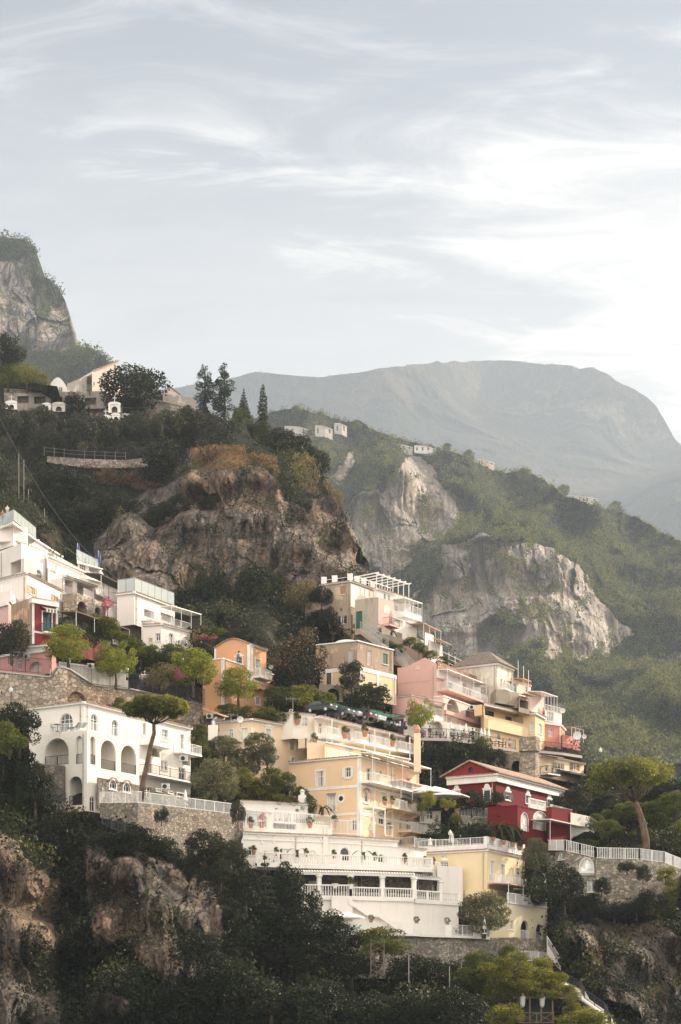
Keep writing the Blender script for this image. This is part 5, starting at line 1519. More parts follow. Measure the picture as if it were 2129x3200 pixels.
r.canopy(1345, 1450, 800, 1.3, 0.5, paint((0.85, 0.83, 0.8)), 'awning'); r.canopy(1290, 1440, 628, 1.6, 0.05, paint((0.6, 0.33, 0.2)), 'reed_awning', 3, 2.0)
r.canopy(1425, 1484, 880, 2.2, 0.3, M_TRIM, 'pergola', 3, 2.2)
r.balcony(1330, 1484, 1035, 1340, 2.6, 'white', 1.0, mat=PEACH2)
# ================================================================ peach villa above
b = Bld('peach_villa', 'peach villa with ornate white window frames beside the silver olive trees', 'villa', PEACH2)
v = corner(b, 388, 203, 620, 209, 152, 756, aL=26, aR=46)
l, r = v.L, v.R
l.win(242, 270, 268, 325, 'door', sur=0.12, gl=glass((0.05, 0.05, 0.07))); l.win(325, 262, 366, 330, 'door', sur=0.1, mull=1, gl=glass((0.45, 0.4, 0.33)))
r.win(485, 268, 514, 332, 'window', sur=0.24, head='cap', curtain=True); r.win(640, 300, 676, 406, 'door', sur=0.24, head='cap', curtain=True)
r.win(652, 456, 678, 495, 'window', sur=0.2, gl=glass((0.03, 0.03, 0.06)))
v.finish(); v.cornice(0.18, 0.35)
l.balcony(165, 330, 352, 240, 1.2, 'white', 1.0)
# ================================================================ long hotel under the car deck
b = Bld('terraced_hotel', 'long white and peach terraced hotel with parked cars on its tiled roof edge', 'hotel', plaster((0.78, 0.66, 0.53), 0.15))
v = front(b, [(556, 213), (660, 211.5), (806, 213)], 160, 330, depth=5, ref=1, mat=CREAMW)
v.F[1].win(718, 190, 760, 250, 'door', arch=True, gl=glass((0.4, 0.38, 0.34)))
v.finish(); v.cornice(0.12, 0.15)
v = front(b, [(800, 211.5), (1452, 229)], 186, 560, depth=9)
f = v.F[0]
for x0, y0, x1, y1, k in ((826, 228, 850, 305, 0), (864, 232, 888, 300, 1), (912, 238, 930, 300, 0), (935, 240, 952, 300, 1), (1012, 258, 1040, 345, 0), (1060, 266, 1090, 340, 1), (1150, 286, 1172, 372, 0), (1180, 295, 1204, 370, 1), (1240, 300, 1262, 370, 1), (1340, 325, 1364, 410, 0), (1400, 340, 1420, 410, 1)):
    f.win(x0, y0, x1, y1, 'door', sur=0.05, gl=glass((0.04, 0.04, 0.04)) if k == 0 else glass((0.45, 0.42, 0.38)))
v.finish(); v.cornice(0.2, 0.9)
f.balcony(806, 950, 318, 820, 1.7, 'white', 1.05, skirt=0.15); f.balcony(1000, 1262, 350, 1010, 1.6, 'white', 1.05, skirt=0.1); f.balcony(1280, 1450, 408, 1290, 1.6, 'white', 1.05, skirt=0.1)
for x in (850, 1062, 1130, 1228, 1360, 1446):
    q = MB(); u = f.hit(x, 0)[0]; q.bar(f.w(u, v.z1 - 0.2, 1.5), f.w(u, v.z1 - 3.2, 1.5), 0.14); q.build('balcony_column', M_TRIM, b.root)
v = front(b, [(752, 208.5), (880, 209), (985, 211)], 355, 560, depth=5, mat=PEACH2)
v.F[0].loggia(757, 330, 800, 400, depth=1.5) if False else None
v.finish('round_terrace'); v.parapet_rail('white', 1.1)
v = front(b, [(755, 209.8), (980, 214)], 330, 470, depth=4, mat=PEACH2); v.F[0].loggia(758, 332, 812, 392, depth=1.5, mat=PEACH2); v.F[0].win(928, 362, 960, 388, 'window', arch=False, mull=0, trans=0, gl=glass((0.4, 0.35, 0.28)), sill=False); v.finish('middle_wall')
v = front(b, [(868, 207.5), (1418, 221)], 352, 600, depth=6, mat=PEACH2)
f = v.F[0]
f.win(1000, 385, 1050, 445, 'door', mull=1, gl=glass((0.5, 0.47, 0.42))); f.loggia(1105, 410, 1140, 450, arch=False, depth=1); f.win(1150, 412, 1176, 470, 'door'); f.loggia(1230, 432, 1300, 500, arch=False, depth=1.2, mat=PEACH2); f.win(1308, 440, 1362, 510, 'door', mull=1, gl=glass((0.5, 0.47, 0.42)))
v.finish('middle_wall'); v.cornice(0.12, 0.3, tile=False)
f.balcony(880, 1070, 460, 885, 1.0, 'white', 1.0)
q = MB(); p = pt(1472, 550, 209); q.bar(p, p + Vector((0, 0, 4.6)), 0.8); q.build('chimney', PEACH2, b.root)
lathe_thing('urn', 'terracotta urn on top of the peach chimney pillar', 'urn', p + Vector((0, 0, 4.62)), [(0.15, 0), (0.32, 0.15), (0.4, 0.45), (0.25, 0.8), (0.1, 1.0)], paint((0.55, 0.25, 0.15)))

# ================================================================ white restaurant on three levels
RW = plaster((0.76, 0.715, 0.66), 0.45)
Z(650, 2400, 2.24)
b = Bld('white_restaurant', 'long white restaurant terraces with balustrades, pergola columns and a diagonal outer stair', 'restaurant', RW)
v = front(b, [(225, 197), (700, 200)], 228, 340, depth=5)
v.F[0].win(612, 283, 636, 322, 'door', arch=True, mull=0, gl=glass((0.03, 0.03, 0.03))); v.F[0].win(470, 280, 490, 292, 'window', mull=0); v.finish('rear_wall'); v.cornice(0.14, 0.2)
q = MB(); p = v.F[0].w(v.F[0].S * .94, v.z1, -0.5); q.box(p.x - .45, p.y - .45, p.z, p.x + .45, p.y + .45, p.z + .9); q.lathe(p + Vector((0, 0, .9)), [(.5, 0), (.5, .12), (.25, .2), (.25, .5), (.35, .55), (.1, .8)], 10); q.build('chimney', M_TRIM, b.root)
v = front(b, [(235, 193.5), (450, 196)], 282, 440, depth=4)
f = v.F[0]; f.win(242, 318, 262, 420, 'window', gl=glass((0.2, 0.26, 0.28)), mull=0); f.win(270, 318, 350, 410, 'window', mull=2, gl=glass((0.25, 0.32, 0.33))); f.win(392, 345, 414, 415, 'window', gl=glass((0.2, 0.28, 0.3)), mull=0); v.finish('glazed_wall'); v.cornice(0.2, 0.3, tile=False)
v = front(b, [(450, 196), (870, 201)], 378, 460, depth=5); f = v.F[0]; f.loggia(455, 385, 620, 430, arch=False, depth=2); v.finish('terrace_wall'); v.parapet_rail('bal', 1.3)
rail_line(b.root, [pt(250, 420, 191.5), pt(420, 432, 193)], 'fence', 2.1); rail_line(b.root, [pt(448, 430, 193), pt(635, 440, 195)], 'fence', 2.1)
# main facade
v = front(b, [(245, 190.2), (640, 192.5), (835, 193.8), (1100, 196), (1327, 198.5)], 448, 700, depth=8)
for k, f in enumerate(v.F): pass
v.F[0].win(282, 552, 335, 612, 'window', mull=1); v.F[0].win(505, 563, 524, 640, 'door', mull=0, gl=glass((0.01, 0.01, 0.015)), sh=None); v.F[0].win(527, 566, 560, 640, 'door', mull=1, gl=glass((0.6, 0.58, 0.55)), sur=0.05)
for x in (349, 566):
    q = MB(); uu = v.F[0].rect(x, 560, x + 30, 640); v.F[0]._leaf(q, uu[0], uu[1], uu[2], uu[3], 0.03); q.build('shutter', M_TRIM, b.root)
v.F[1].win(700, 575, 760, 640, 'door', arch=True, mull=1, gl=glass((0.65, 0.63, 0.6)))
f = v.F[2]; f.win(926, 556, 992, 650, 'door', arch=True, sur=0.1, mull=0, trans=0, gl=glass((0.015, 0.015, 0.015)))
for x in (888, 1003):
    q = MB(); uu = f.rect(x, 545, x + 33, 650); f._leaf(q, uu[0], uu[1], uu[2], uu[3], 0.03); q.build('shutter', M_TRIM, b.root)
f = v.F[3]; f.win(1190, 600, 1234, 662, 'door', arch=True, sur=0.08, mull=0, trans=0, gl=glass((0.02, 0.02, 0.02)), seg=0.6)
v.finish('upper_wall'); v.cornice(0.2, 0.22)
for f, x in ((v.F[0], 310), (v.F[0], 530), (v.F[1], 735)):
    q = MB(); u, z = f.hit(x, 530); ro, ri = 1.25, 1.02
    o = [(u - ro, z), ] + [(u - ro * math.cos(math.pi * k / 12), z + ro * math.sin(math.pi * k / 12)) for k in range(1, 12)] + [(u + ro, z), (u + ri, z)] + [(u + ri * math.cos(math.pi * k / 12), z + ri * math.sin(math.pi * k / 12)) for k in range(1, 12)] + [(u - ri, z)]
    f.plate(q, o, [], 0.07, 0.0); q.build('blind_arch', M_TRIM, b.root)
for f in v.F: f.band(0, 0.14, 0.12, z=v.z1 - 0.75)
q = MB(); u = v.F[1].S; v.F[1].slab(q, u - .55, u, v.z0, v.z1 + .9, 0.0, 0.25); q.build('buttress', RW, b.root)
v = front(b, [(1327, 198.5), (1445, 200), (1530, 202)], 548, 720, depth=6); v.F[0].win(1332, 604, 1412, 680, 'window', arch=True, mull=0, trans=0, gl=glass((0.32, 0.33, 0.33)), sill=False, seg=1.1); v.finish('side_wall'); v.cornice(0.1, 0.12)
# upper balcony
S3 = lambda x, y: ((x / 1.688 + 1200 - 650) * 2.24, (y / 1.688 + 2450 - 2400) * 2.24)
q1, q2, q3 = S3(0, 452), S3(150, 462), S3(292, 476)
UP = [(345, 667, 187.5), (640, 690, 189.5), (930, 702, 190.8), (1250, 720, 192.5), (1568, 742, 194.5), (q2[0], q2[1] + 12, 197), (q3[0], q3[1] + 4, 200)]
def deck(root, pts, th, w, mat, name):
    A = [pt(*p) for p in pts]; z = A[0].z; A = [Vector((a.x, a.y, z)) for a in A]
    mb = MB()
    for a, c in zip(A[:-1], A[1:]): mb.hexa([a - Vector((0, 0, th)), c - Vector((0, 0, th)), c + Vector((0.5, w, -th)), a + Vector((0.5, w, -th))], [a, c, c + Vector((0.5, w, 0)), a + Vector((0.5, w, 0))])
    mb.build(name, mat, root); return A
def zfix(pts): return pts
A = deck(b.root, UP, 0.35, 6.5, RW, 'upper_terrace'); rail_line(b.root, [a + Vector((0, .15, 0)) for a in A], 'bal', 1.25)
mb = MB()
for a, c in zip(A[:-1], A[1:]): mb.bar(a + Vector((0, .4, -.5)), c + Vector((0, .4, -.5)), .3, .3)
mb.build('drip_beam', stone((0.2, 0.18, 0.15), 3.0), b.root)
# pergola terrace
c1, c2, c3, c4 = S3(0, 590), S3(160, 605), S3(300, 622), S3(395, 636)
LO = [(655, 900, 188.0), (778, 906, 188.3), (1000, 912, 189), (1222, 928, 190.2), (1443, 938, 191.5), (c2[0], c2[1] + 4, 193.5), (c3[0], c3[1], 196), (c4[0], c4[1], 198)]
A = deck(b.root, LO, 0.3, 6.5, RW, 'dining_terrace'); zlo = A[0].z
rail_line(b.root, [a + Vector((0, .15, 0)) for a in A[:3]], 'bal', 1.35); rail_line(b.root, [a + Vector((0, .15, 0)) for a in A[2:]], 'bal', 1.15)
bz = (HY - P(0, 735)[1]) / FOC * 188.3
for k, a in enumerate(A[1:7]):
    q = MB(); q.lathe((a.x, a.y + .5, zlo), [(.34, 0), (.34, 1.0), (.3, 1.02), (.27, bz - zlo - .4), (.38, bz - zlo - .35), (.38, bz - zlo - .1)], 12); q.build('pergola_column', M_TRIM, b.root)
q = MB(); B0 = pt(560, 712, 188.3)
T = [Vector((B0.x, B0.y, bz))] + [Vector((a.x, a.y + .5, bz)) for a in A[1:7]]
for a, c in zip(T[:-1], T[1:]): q.bar(a, c, .3, .3)
n = 70
for k in range(n):
    t = k / (n - 1) * (len(T) - 1); i = min(int(t), len(T) - 2); p = T[i].lerp(T[i + 1], t - i)
    q.bar(p + Vector((-.1, -.6, .24)), p + Vector((.5, 4.5, .24)), .1, .16)
q.build('pergola_beams', M_TRIM, b.root)
# shaded back wall of the dining terrace
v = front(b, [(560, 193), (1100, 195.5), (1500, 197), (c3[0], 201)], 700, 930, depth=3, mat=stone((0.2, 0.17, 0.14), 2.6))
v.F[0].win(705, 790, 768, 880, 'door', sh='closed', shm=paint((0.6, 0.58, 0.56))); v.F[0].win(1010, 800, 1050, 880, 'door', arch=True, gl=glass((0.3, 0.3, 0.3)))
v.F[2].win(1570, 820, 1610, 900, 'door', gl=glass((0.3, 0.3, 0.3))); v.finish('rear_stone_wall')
# lower wall with stair
zc = pt(880, 1168, 184)[2]
v = Vol(b, [(a.x, a.y + .25) for a in A], zc - 1.5, zlo - 0.3, RW, 4.0); v.finish('lower_wall')
fq = v.F[2]
def onface(x, y):
    for f in v.F:
        u, z = f.hit(x, y)
        if -0.01 <= u <= f.S: return f, u, z
    return v.F[-1], *v.F[-1].hit(x, y)
q = MB()
pl = [(975, 918), (1100, 1000), (1180, 1010), (1350, 1130), (1400, 1165)]
for (x0, y0), (x1, y1) in zip(pl[:-1], pl[1:]):
    n = 6
    for k in range(n):
        fa, ua, za = onface(x0 + (x1 - x0) * k / n, y0 + (y1 - y0) * k / n); fb, ub, zb_ = onface(x0 + (x1 - x0) * (k + 1) / n, y0 + (y1 - y0) * (k + 1) / n)
        p0, p1 = fa.w(ua, za, .75), fb.w(ub, zb_, .75); g0, g1 = fa.w(ua, za, -.1), fb.w(ub, zb_, -.1)
        H = Vector((0, 0, -.55)); q.hexa([p0 + H, p1 + H, g1 + H, g0 + H], [p0, p1, g1, g0])
q.build('outer_stair', RW, b.root)
q = MB(); fa, ua, za = onface(935, 905); fa.slab(q, ua - 1.2, ua + 1.1, zc - 1.2, za + .1, 0.0, 0.6); q.build('pier', RW, b.root)
# bottom terrace
d1, d2, d3, d4 = S3(175, 800), S3(340, 806), S3(490, 816), S3(560, 825)
BT = [(862, 1150, 184.0), (1143, 1158, 184.6), (1460, 1170, 186), (d1[0], d1[1], 187), (d2[0], d2[1], 189), (d3[0], d3[1], 191.5), (d4[0], d4[1], 194)]
A = deck(b.root, BT, 0.3, 9, RW, 'bottom_terrace'); rail_line(b.root, [a + Vector((0, .2, 0)) for a in A], 'white', 1.1)
for a in A[:6]: q = MB(); q.box(a.x - .35, a.y - .1, a.z - .3, a.x + .35, a.y + .5, a.z + 1.02); q.build('terrace_post', M_TRIM, b.root)
ZBT = A[0].z; BTA = A
root = thing('retaining_wall', A[0] - Vector((0, 0, 4)), 'curved grey stone wall under the bottom restaurant terrace', 'wall')
mb = MB(); A2 = [a + Vector((0, .6, -.3)) for a in A] + [Vector((A[-1].x + 1.5, A[-1].y + 3, A[-1].z - .3))]
for a, c in zip(A2[:-1], A2[1:]): mb.hexa([a - Vector((0, 0.3, 4.5)), c - Vector((0, 0.3, 4.5)), c + Vector((0, 1, -4.5)), a + Vector((0, 1, -4.5))], [a, c, c + Vector((0, 1, 0)), a + Vector((0, 1, 0))]); record(a, c, a.z - 4.5, a.z)
mb.build('wall', stone((0.27, 0.24, 0.2), 2.2), root)

# ================================================================ yellow house by the restaurant
Z(1200, 2450, 1.688)
YL = plaster((0.79, 0.645, 0.42), 0.12)
b = Bld('yellow_house', 'plain pale yellow house with white roof-terrace parapet between the restaurant and the ravine', 'house', YL)
v = corner(b, 545, 345, 600, 201, 180, 743, aL=30, aR=60)
l, r = v.L, v.R
l.win(300, 378, 335, 403, 'window', mull=0, gl=glass((0.5, 0.42, 0.3))); l.win(300, 412, 340, 445, 'window', mull=2, sur=0.06, gl=glass((0.15, 0.12, 0.1)))
r.win(562, 405, 580, 512, 'door', sur=0.1, curtain=True); r.win(616, 425, 637, 520, 'door', sur=0.1, curtain=True); r.win(697, 445, 718, 550, 'door', sur=0.1, curtain=True)
v.finish(); v.cornice(0.2, 0.2); v2_ = v
q = MB()
for f in v.F: f.slab(q, 0.0, f.S, v.z1 + .12, v.z1 + .65, -.35, -.05)
for u in (0.02, .28, .52, .76, .98): r.slab(q, r.S * u - .3, r.S * u + .3, v.z1 + .12, v.z1 + 1.5, -.4, 0)
q.build('parapet', M_TRIM, b.root); rail_line(b.root, [l.w(0, v.z1 + .65, -.2), l.w(l.S, v.z1 + .65, -.2), r.w(r.S, v.z1 + .65, -.2)], 'white', .8)
r.balcony(550, 680, 520, 550, 1.1, 'white', 1.0, mat=M_TRIM); r.balcony(688, 743, 552, 690, 1.1, 'white', 1.0)
v = corner(b, 560, 555, 700, 200, 430, 760, aL=30, aR=60); v.R.win(565, 560, 583, 590, 'window'); v.R.loggia(600, 575, 755, 640, arch=False, depth=1.5); v.finish()
r2_ = v.R; r2_.canopy(548, 850, 548, 2.6, 0.2, paint((0.45, 0.30, 0.19)), 'reed_pergola', 5, 2.8, 0.1)
v = corner(b, 655, 625, 880, 197, 560, 861, aL=30, aR=58, mat=plaster((0.76, 0.66, 0.47), 0.12))
r = v.R
r.loggia(722, 720, 765, 818, depth=1.2, rail='white'); r.loggia(803, 738, 838, 828, depth=1.2, rail='white')
r.win(665, 720, 685, 770, 'window', mull=1, gl=glass((0.35, 0.35, 0.35))); r.win(778, 710, 788, 730, 'window', mull=0, trans=0, sill=False)
v.finish('lower_wall'); v.cornice(0.1, 0.12, tile=False)
rail_line(b.root, [r.w(0, v.z1, -.1), r.w(r.S, v.z1, -.1)], 'white', 1.1)
v = corner(b, 700, 808, 960, 195.5, 560, 866, aL=30, aR=55, mat=stone((0.36, 0.3, 0.23), 2.6)); v.R.win(732, 865, 748, 915, 'door', arch=True, mull=0); v.R.win(792, 868, 822, 930, 'door', arch=True, mull=1, gl=glass((0.5, 0.5, 0.5))); v.finish('stone_base'); v.R.balcony(722, 862, 930, 722, 1.2, 'white', 1.0)
wall_thing('stair_wall', 'white rendered stair wall descending from the yellow house into the scrub', [(862, 850, 900, 196.5), (935, 965, 990, 196)], RW, 0.5, rail='white')
wall_thing('stair_wall', 'stone path wall zigzagging down to the picture bottom beside the ravine', [(930, 1045, 1110, 186), (1035, 1095, 1150, 184), (1060, 1140, 1190, 181), (1165, 1215, 1270, 178), (1200, 1290, 1330, 175)], stone((0.4, 0.36, 0.3), 2.0), 0.8, cope=plaster((0.6, 0.57, 0.52)), rail='metal')
b = Bld('curved_gable_wall', 'white wall with dark scalloped edge joining the restaurant to the yellow house', 'wall', RW)
v = front(b, [(282, 199), (416, 201)], 430, 640, depth=2); v.finish()
# ================================================================ lower right terrace house in the rock
b = Bld('cliff_house', 'stone cliff house with arched white window under a long railed garden terrace', 'house', stone((0.34, 0.30, 0.25), 2.2, 0.5))
v = front(b, [(860, 212), (955, 209), (1115, 208)], 352, 600, depth=6, ref=1)
v.F[0].win(915, 358, 952, 400, 'window', arch=True, gl=glass((0.25, 0.3, 0.28)), seg=.8); v.F[0].loggia(870, 360, 905, 470, arch=False, depth=1, mat=plaster((0.3, 0.03, 0.03)))
v.F[1].win(1034, 392, 1104, 462, 'window', arch=True, sur=0.12, mull=2, seg=1.1, gl=glass((0.5, 0.5, 0.48))); v.F[1].win(1072, 508, 1112, 570, 'window', mull=1, gl=glass((0.4, 0.4, 0.4)))
v.finish(); v.F[1].band(478, 0.25, 0.2, 1080, mat=plaster((0.4, 0.38, 0.34)))
wall_thing('retaining_wall', 'ivy-stained stone wall with white balustrade around the garden of the leaning pine', [(1118, 392, 640, 207.4), (1350, 398, 690, 206), (1480, 415, 690, 208), (1570, 450, 680, 212)], stone((0.31, 0.27, 0.22), 2.2, 0.8), 1.0, rail='picket', railh=1.3)
iron_fence('white garden railing over the arched window of the cliff house', [(865, 352, 211.8), (955, 352, 208.8), (1113, 390, 207.7)], 1.3, 'picket')
wall_thing('garden_wall', 'white garden wall with arched cut behind the red villa terrace', [(985, 150, 290, 217), (1060, 165, 250, 219), (1120, 180, 260, 221), (1150, 220, 290, 222)], RW, 0.5)
wall_thing('garden_wall', 'small stone wall with ornate white railing between the potted shrubs and red villa', [(395, 170, 230, 213), (545, 180, 240, 214)], stone((0.36, 0.32, 0.27), 2.4), 0.6, rail='white', railh=1.2)
b = Bld('flower_kiosk', 'small cream house half hidden by potted shrubs below the white umbrellas', 'house', CREAMW)
v = front(b, [(190, 214), (300, 215)], 140, 260, depth=4); v.F[0].win(225, 145, 260, 185, 'window'); v.F[0].win(195, 150, 215, 200, 'door'); v.F[0].win(272, 160, 292, 210, 'door'); v.finish(); v.cornice(.1, .2)
b = Bld('white_loggia', 'white terrace front with parasols just left of the yellow house roof', 'terrace', RW)
v = front(b, [(165, 206), (310, 207.5), (550, 209)], 332, 470, depth=5, ref=0); v.finish(); v.parapet_rail('white', 1.0)
# garden gate with lanterns at the bottom
root = thing('garden_gazebo', pt(720, 1250, 168), 'open timber gazebo with two hanging lanterns and crossed railing at the bottom', 'gazebo')
q = MB()
for x in (722, 770, 830, 890): q.bar(pt(x, 1255, 168), pt(x, 1125, 168), .14)
q.bar(pt(680, 1125, 168), pt(960, 1128, 168), .16); q.bar(pt(680, 1122, 170.5), pt(960, 1126, 170.5), .16)
for k in range(10): q.bar(pt(685 + k * 30, 1122, 167.6), pt(685 + k * 30, 1120, 171), .08)
q.build('frame', M_WOOD, root); rail_line(root, [pt(718, 1262, 167.8), pt(895, 1262, 167.8)], 'cross', 1.0)
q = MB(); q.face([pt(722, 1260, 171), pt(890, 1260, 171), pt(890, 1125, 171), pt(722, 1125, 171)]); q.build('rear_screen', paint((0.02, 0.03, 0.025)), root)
for x, lab in ((732, 'white hanging lantern on the gazebo post nearer the yellow tree'), (835, 'white hanging lantern in the middle of the gazebo')):
    p = pt(x, 1180, 167.5); q = MB(); q.lathe(p, [(.05, 0), (.2, .15), (.28, .9), (.3, 1.0), (.1, 1.25), (.03, 1.4)], 6); thing1('lantern', q, paint((0.5, 0.48, 0.44)), lab, 'lantern', None, loc=p)

# ================================================================ cemetery on the hill
Z(0, 1150, 2.24)
wall_thing('cemetery_wall', 'long grey-brown cemetery terrace wall with dark niches on the hilltop', [(30, 150, 300, 372), (350, 165, 320, 371), (740, 190, 360, 370), (1100, 230, 400, 370), (1370, 290, 400, 370)], stone((0.30, 0.26, 0.22), 1.2, 0.6), 1.5, cope=plaster((0.36, 0.32, 0.28), 0.7))
b = Bld('cemetery_niches', 'row of dark square grave niches set in the cemetery wall', 'niches', plaster((0.38, 0.34, 0.30), 0.7, (0.28, 0.25, 0.22)))
v = front(b, [(100, 370), (740, 368.5)], 178, 300, depth=1.2)
for k in range(5): v.F[0].loggia(122 + k * 118, 196 + k * 3, 202 + k * 118, 246 + k * 3, arch=False, depth=1.0, mat=stone((0.14, 0.12, 0.1), 1.6))
v.finish()
def chapel(x, y0, y1, w, D, label, arch=True, mat=None, cross=True, pil=False):
    b = Bld('grave_chapel', label, 'chapel', mat or plaster((0.72, 0.70, 0.67), 0.35), 'small chapels of the hillside cemetery')
    v = front(b, [(x - w / 2, D), (x + w / 2, D)], y0, y1, depth=3)
    f = v.F[0]; h = v.z1 - v.z0
    f.loggia(x - w * .24, y0 + (y1 - y0) * .22, x + w * .24, y1 - 2, arch=arch, depth=1.2, mat=plaster((0.25, 0.22, 0.2)))
    v.finish()
    q = MB(); f.plate(q, [(-.15, v.z1)] + [(f.S / 2 - (f.S / 2 + .15) * math.cos(math.pi * k / 10), v.z1 + f.S * .22 * math.sin(math.pi * k / 10)) for k in range(11)] + [(f.S + .15, v.z1)], [], 0.12, -0.4); q.build('pediment', b.mat, b.root)
    if pil:
        q = MB()
        for u in (.08, .92): f.slab(q, f.S * u - .2, f.S * u + .2, v.z0, v.z1, 0, .3)
        q.build('column', M_TRIM, b.root)
    if cross:
        q = MB(); c = f.w(f.S / 2, v.z1 + f.S * .22, -.1); q.bar(c, c + Vector((0, 0, 1.2)), .14); q.bar(c + Vector((-.4, 0, .8)), c + Vector((.4, 0, .8)), .14); q.build('cross', b.mat, b.root)
    return b
chapel(80, 245, 290, 80, 366, 'white gabled grave chapel near the picture edge of the cemetery')
chapel(328, 255, 295, 52, 364, 'narrow white grave chapel with dark arch below the niches', cross=False)
chapel(412, 258, 305, 90, 364, 'stone grave chapel with bare unpainted arch', mat=plaster((0.5, 0.45, 0.4), .5), cross=False)
chapel(803, 255, 315, 84, 360, 'white grave chapel with tall columns under the big round tree', pil=True)
chapel(740, 345, 410, 74, 354, 'plain white grave chapel standing lowest among the olives')
chapel(812, 330, 375, 60, 358, 'low round-topped grave chapel between the columned and plain ones', cross=False)
chapel(880, 330, 350, 55, 361, 'round-topped white grave slab behind olive crowns', cross=False)
b = Bld('hilltop_house', 'tall cream hilltop house with a stepped tile roof beside the big round tree', 'house', plaster((0.74, 0.64, 0.52), 0.25))
v = front(b, [(645, 380), (830, 384)], 40, 190, depth=9); f = v.F[0]; f.win(655, 98, 665, 122, 'window', mull=0, gl=glass((0.05, 0.03, 0.03)))
q = MB(); f.plate(q, [(0, v.z1), (f.S, v.z1), (f.S, v.z1 + 4.2), (f.S * .3, v.z1 + 1.5), (0, v.z1 + .5)], [], 0.0, -6); q.build('sloping_gable', b.mat, b.root); q = MB()
for (a, c) in (((0, .5), (.3, 1.5)), ((.3, 1.5), (1, 4.2))): q.bar(f.w(f.S * a[0], v.z1 + a[1] + .1, .1), f.w(f.S * c[0], v.z1 + c[1] + .1, .1), .4, .25)
q.build('roof_tiles', tiles(), b.root); v.finish()
b = Bld('hilltop_house', 'small white arched-roof building on the hill behind the cemetery wall', 'house', plaster((0.74, 0.71, 0.67), 0.3))
v = front(b, [(345, 378), (470, 379)], 125, 190, depth=6); v.F[0].win(412, 130, 440, 165, 'door', gl=glass((0.04, 0.05, 0.07))); f = v.F[0]
q = MB(); f.plate(q, [(0, v.z1)] + [(f.S * (k / 10), v.z1 + 2.0 * math.sin(math.pi * k / 10)) for k in range(1, 10)] + [(f.S, v.z1)], [], 0, -4); q.build('vaulted_roof', b.mat, b.root); v.finish()
b = Bld('hilltop_house', 'grey flat-roofed building stepping up beside the cream hilltop house', 'house', plaster((0.66, 0.62, 0.57), 0.6, (0.42, 0.38, 0.34)))
v = front(b, [(470, 379), (608, 382)], 110, 180, depth=6); f = v.F[0]
q = MB(); f.plate(q, [(0, v.z1), (f.S, v.z1), (f.S, v.z1 + 2.8), (f.S * .5, v.z1 + 1.4)], [], 0, -4); q.build('sloping_parapet', b.mat, b.root); v.finish()
b = Bld('hilltop_house', 'weathered hilltop building with red-edged gable between the round tree and tall cypresses', 'house', plaster((0.50, 0.45, 0.40), 0.7, (0.32, 0.28, 0.25)))
v = front(b, [(1140, 374), (1280, 376), (1380, 377)], 178, 320, depth=6); f = v.F[0]
q = MB(); f.plate(q, [(0, v.z1), (f.S * .35, v.z1 + 1.6), (f.S * .9, v.z1 + .2), (f.S, v.z1)], [], 0, -4); q.build('gable', plaster((0.6, 0.5, 0.44)), b.root)
q = MB(); q.bar(f.w(0, v.z1 + .1, .1), f.w(f.S * .35, v.z1 + 1.7, .1), .3, .2); q.bar(f.w(f.S * .35, v.z1 + 1.7, .1), f.w(f.S * .9, v.z1 + .3, .1), .3, .2); q.build('roof_tiles', tiles(), b.root)
f.loggia(1175, 190, 1205, 230, arch=False, depth=1); v.F[1].loggia(1300, 200, 1330, 240, arch=False, depth=1); v.finish()
iron_fence('pale wooden rail fence along the terrace under the olive grove', [(310, 608, 331), (520, 632, 330), (880, 648, 330)], 1.5, 'wood', 'rail_fence', paint((0.13, 0.12, 0.10), 0.9))
wall_thing('dry_stone_wall', 'low dry stone wall under the wooden rail fence', [(330, 618, 660, 329), (600, 636, 700, 328), (880, 645, 700, 328), (1040, 625, 690, 329)], stone((0.26, 0.22, 0.18), 2.0), 0.8)

# ================================================================ far houses on the ridge
Z(0, 0, 1)
def farhouse(label, x0, x1, y0, y1, D, mat, n=3, roofm=None):
    b = Bld('ridge_house', label, 'house', mat, 'distant houses on the mountain ridge')
    v = front(b, [(x0, D), ((x0 + x1) / 2 + 4, D + 3), (x1, D + 10)], y0, y1 + 3, depth=14)
    for k in range(n):
        x = x0 + (x1 - x0) * (k + .5) / n
        f = v.F[0] if x < (x0 + x1) / 2 else v.F[1]
        f.win(x - 3.2, y0 + (y1 - y0) * .25, x + 3.2, y0 + (y1 - y0) * .8, 'window', arch=(k % 2 == 0), mull=0, trans=0, rec=.3, sill=False, gl=glass((0.06, 0.06, 0.06)))
    v.finish(); v.cornice(0.3, 0.4, tile=False); v.roof('hip', 1.6, 0.4, tiles((0.30, 0.22, 0.18)))
fw = plaster((0.46, 0.42, 0.38), 0.3); fp = plaster((0.45, 0.30, 0.24), 0.3)
for a in (('pink ridge house with terracotta roof highest on the far ridge', 893, 975, 1293, 1312, 1560, fp, 5, tiles()), ('long white ridge villa with arches below the pink one', 890, 975, 1332, 1356, 1480, fw, 5), ('white ridge house with balcony beside the arched villa', 985, 1040, 1330, 1360, 1480, fw, 3), ('small white ridge house half hidden in trees at the arched villa end', 1045, 1085, 1322, 1352, 1500, fw, 2),
          ('low white ridge building with flat dark windows above the first cliff', 1195, 1290, 1385, 1408, 1440, fw, 5), ('flat grey ridge building stepping down behind the lone ridge tree', 1295, 1365, 1392, 1412, 1440, plaster((0.6, 0.57, 0.54), .1), 4), ('brown ridge house half buried in trees on the long slope', 1490, 1545, 1436, 1456, 1500, plaster((0.5, 0.4, 0.33), .1), 3),
          ('white ridge house farthest down the slope among cypresses', 1755, 1870, 1548, 1572, 1500, fw, 5)): farhouse(*a)
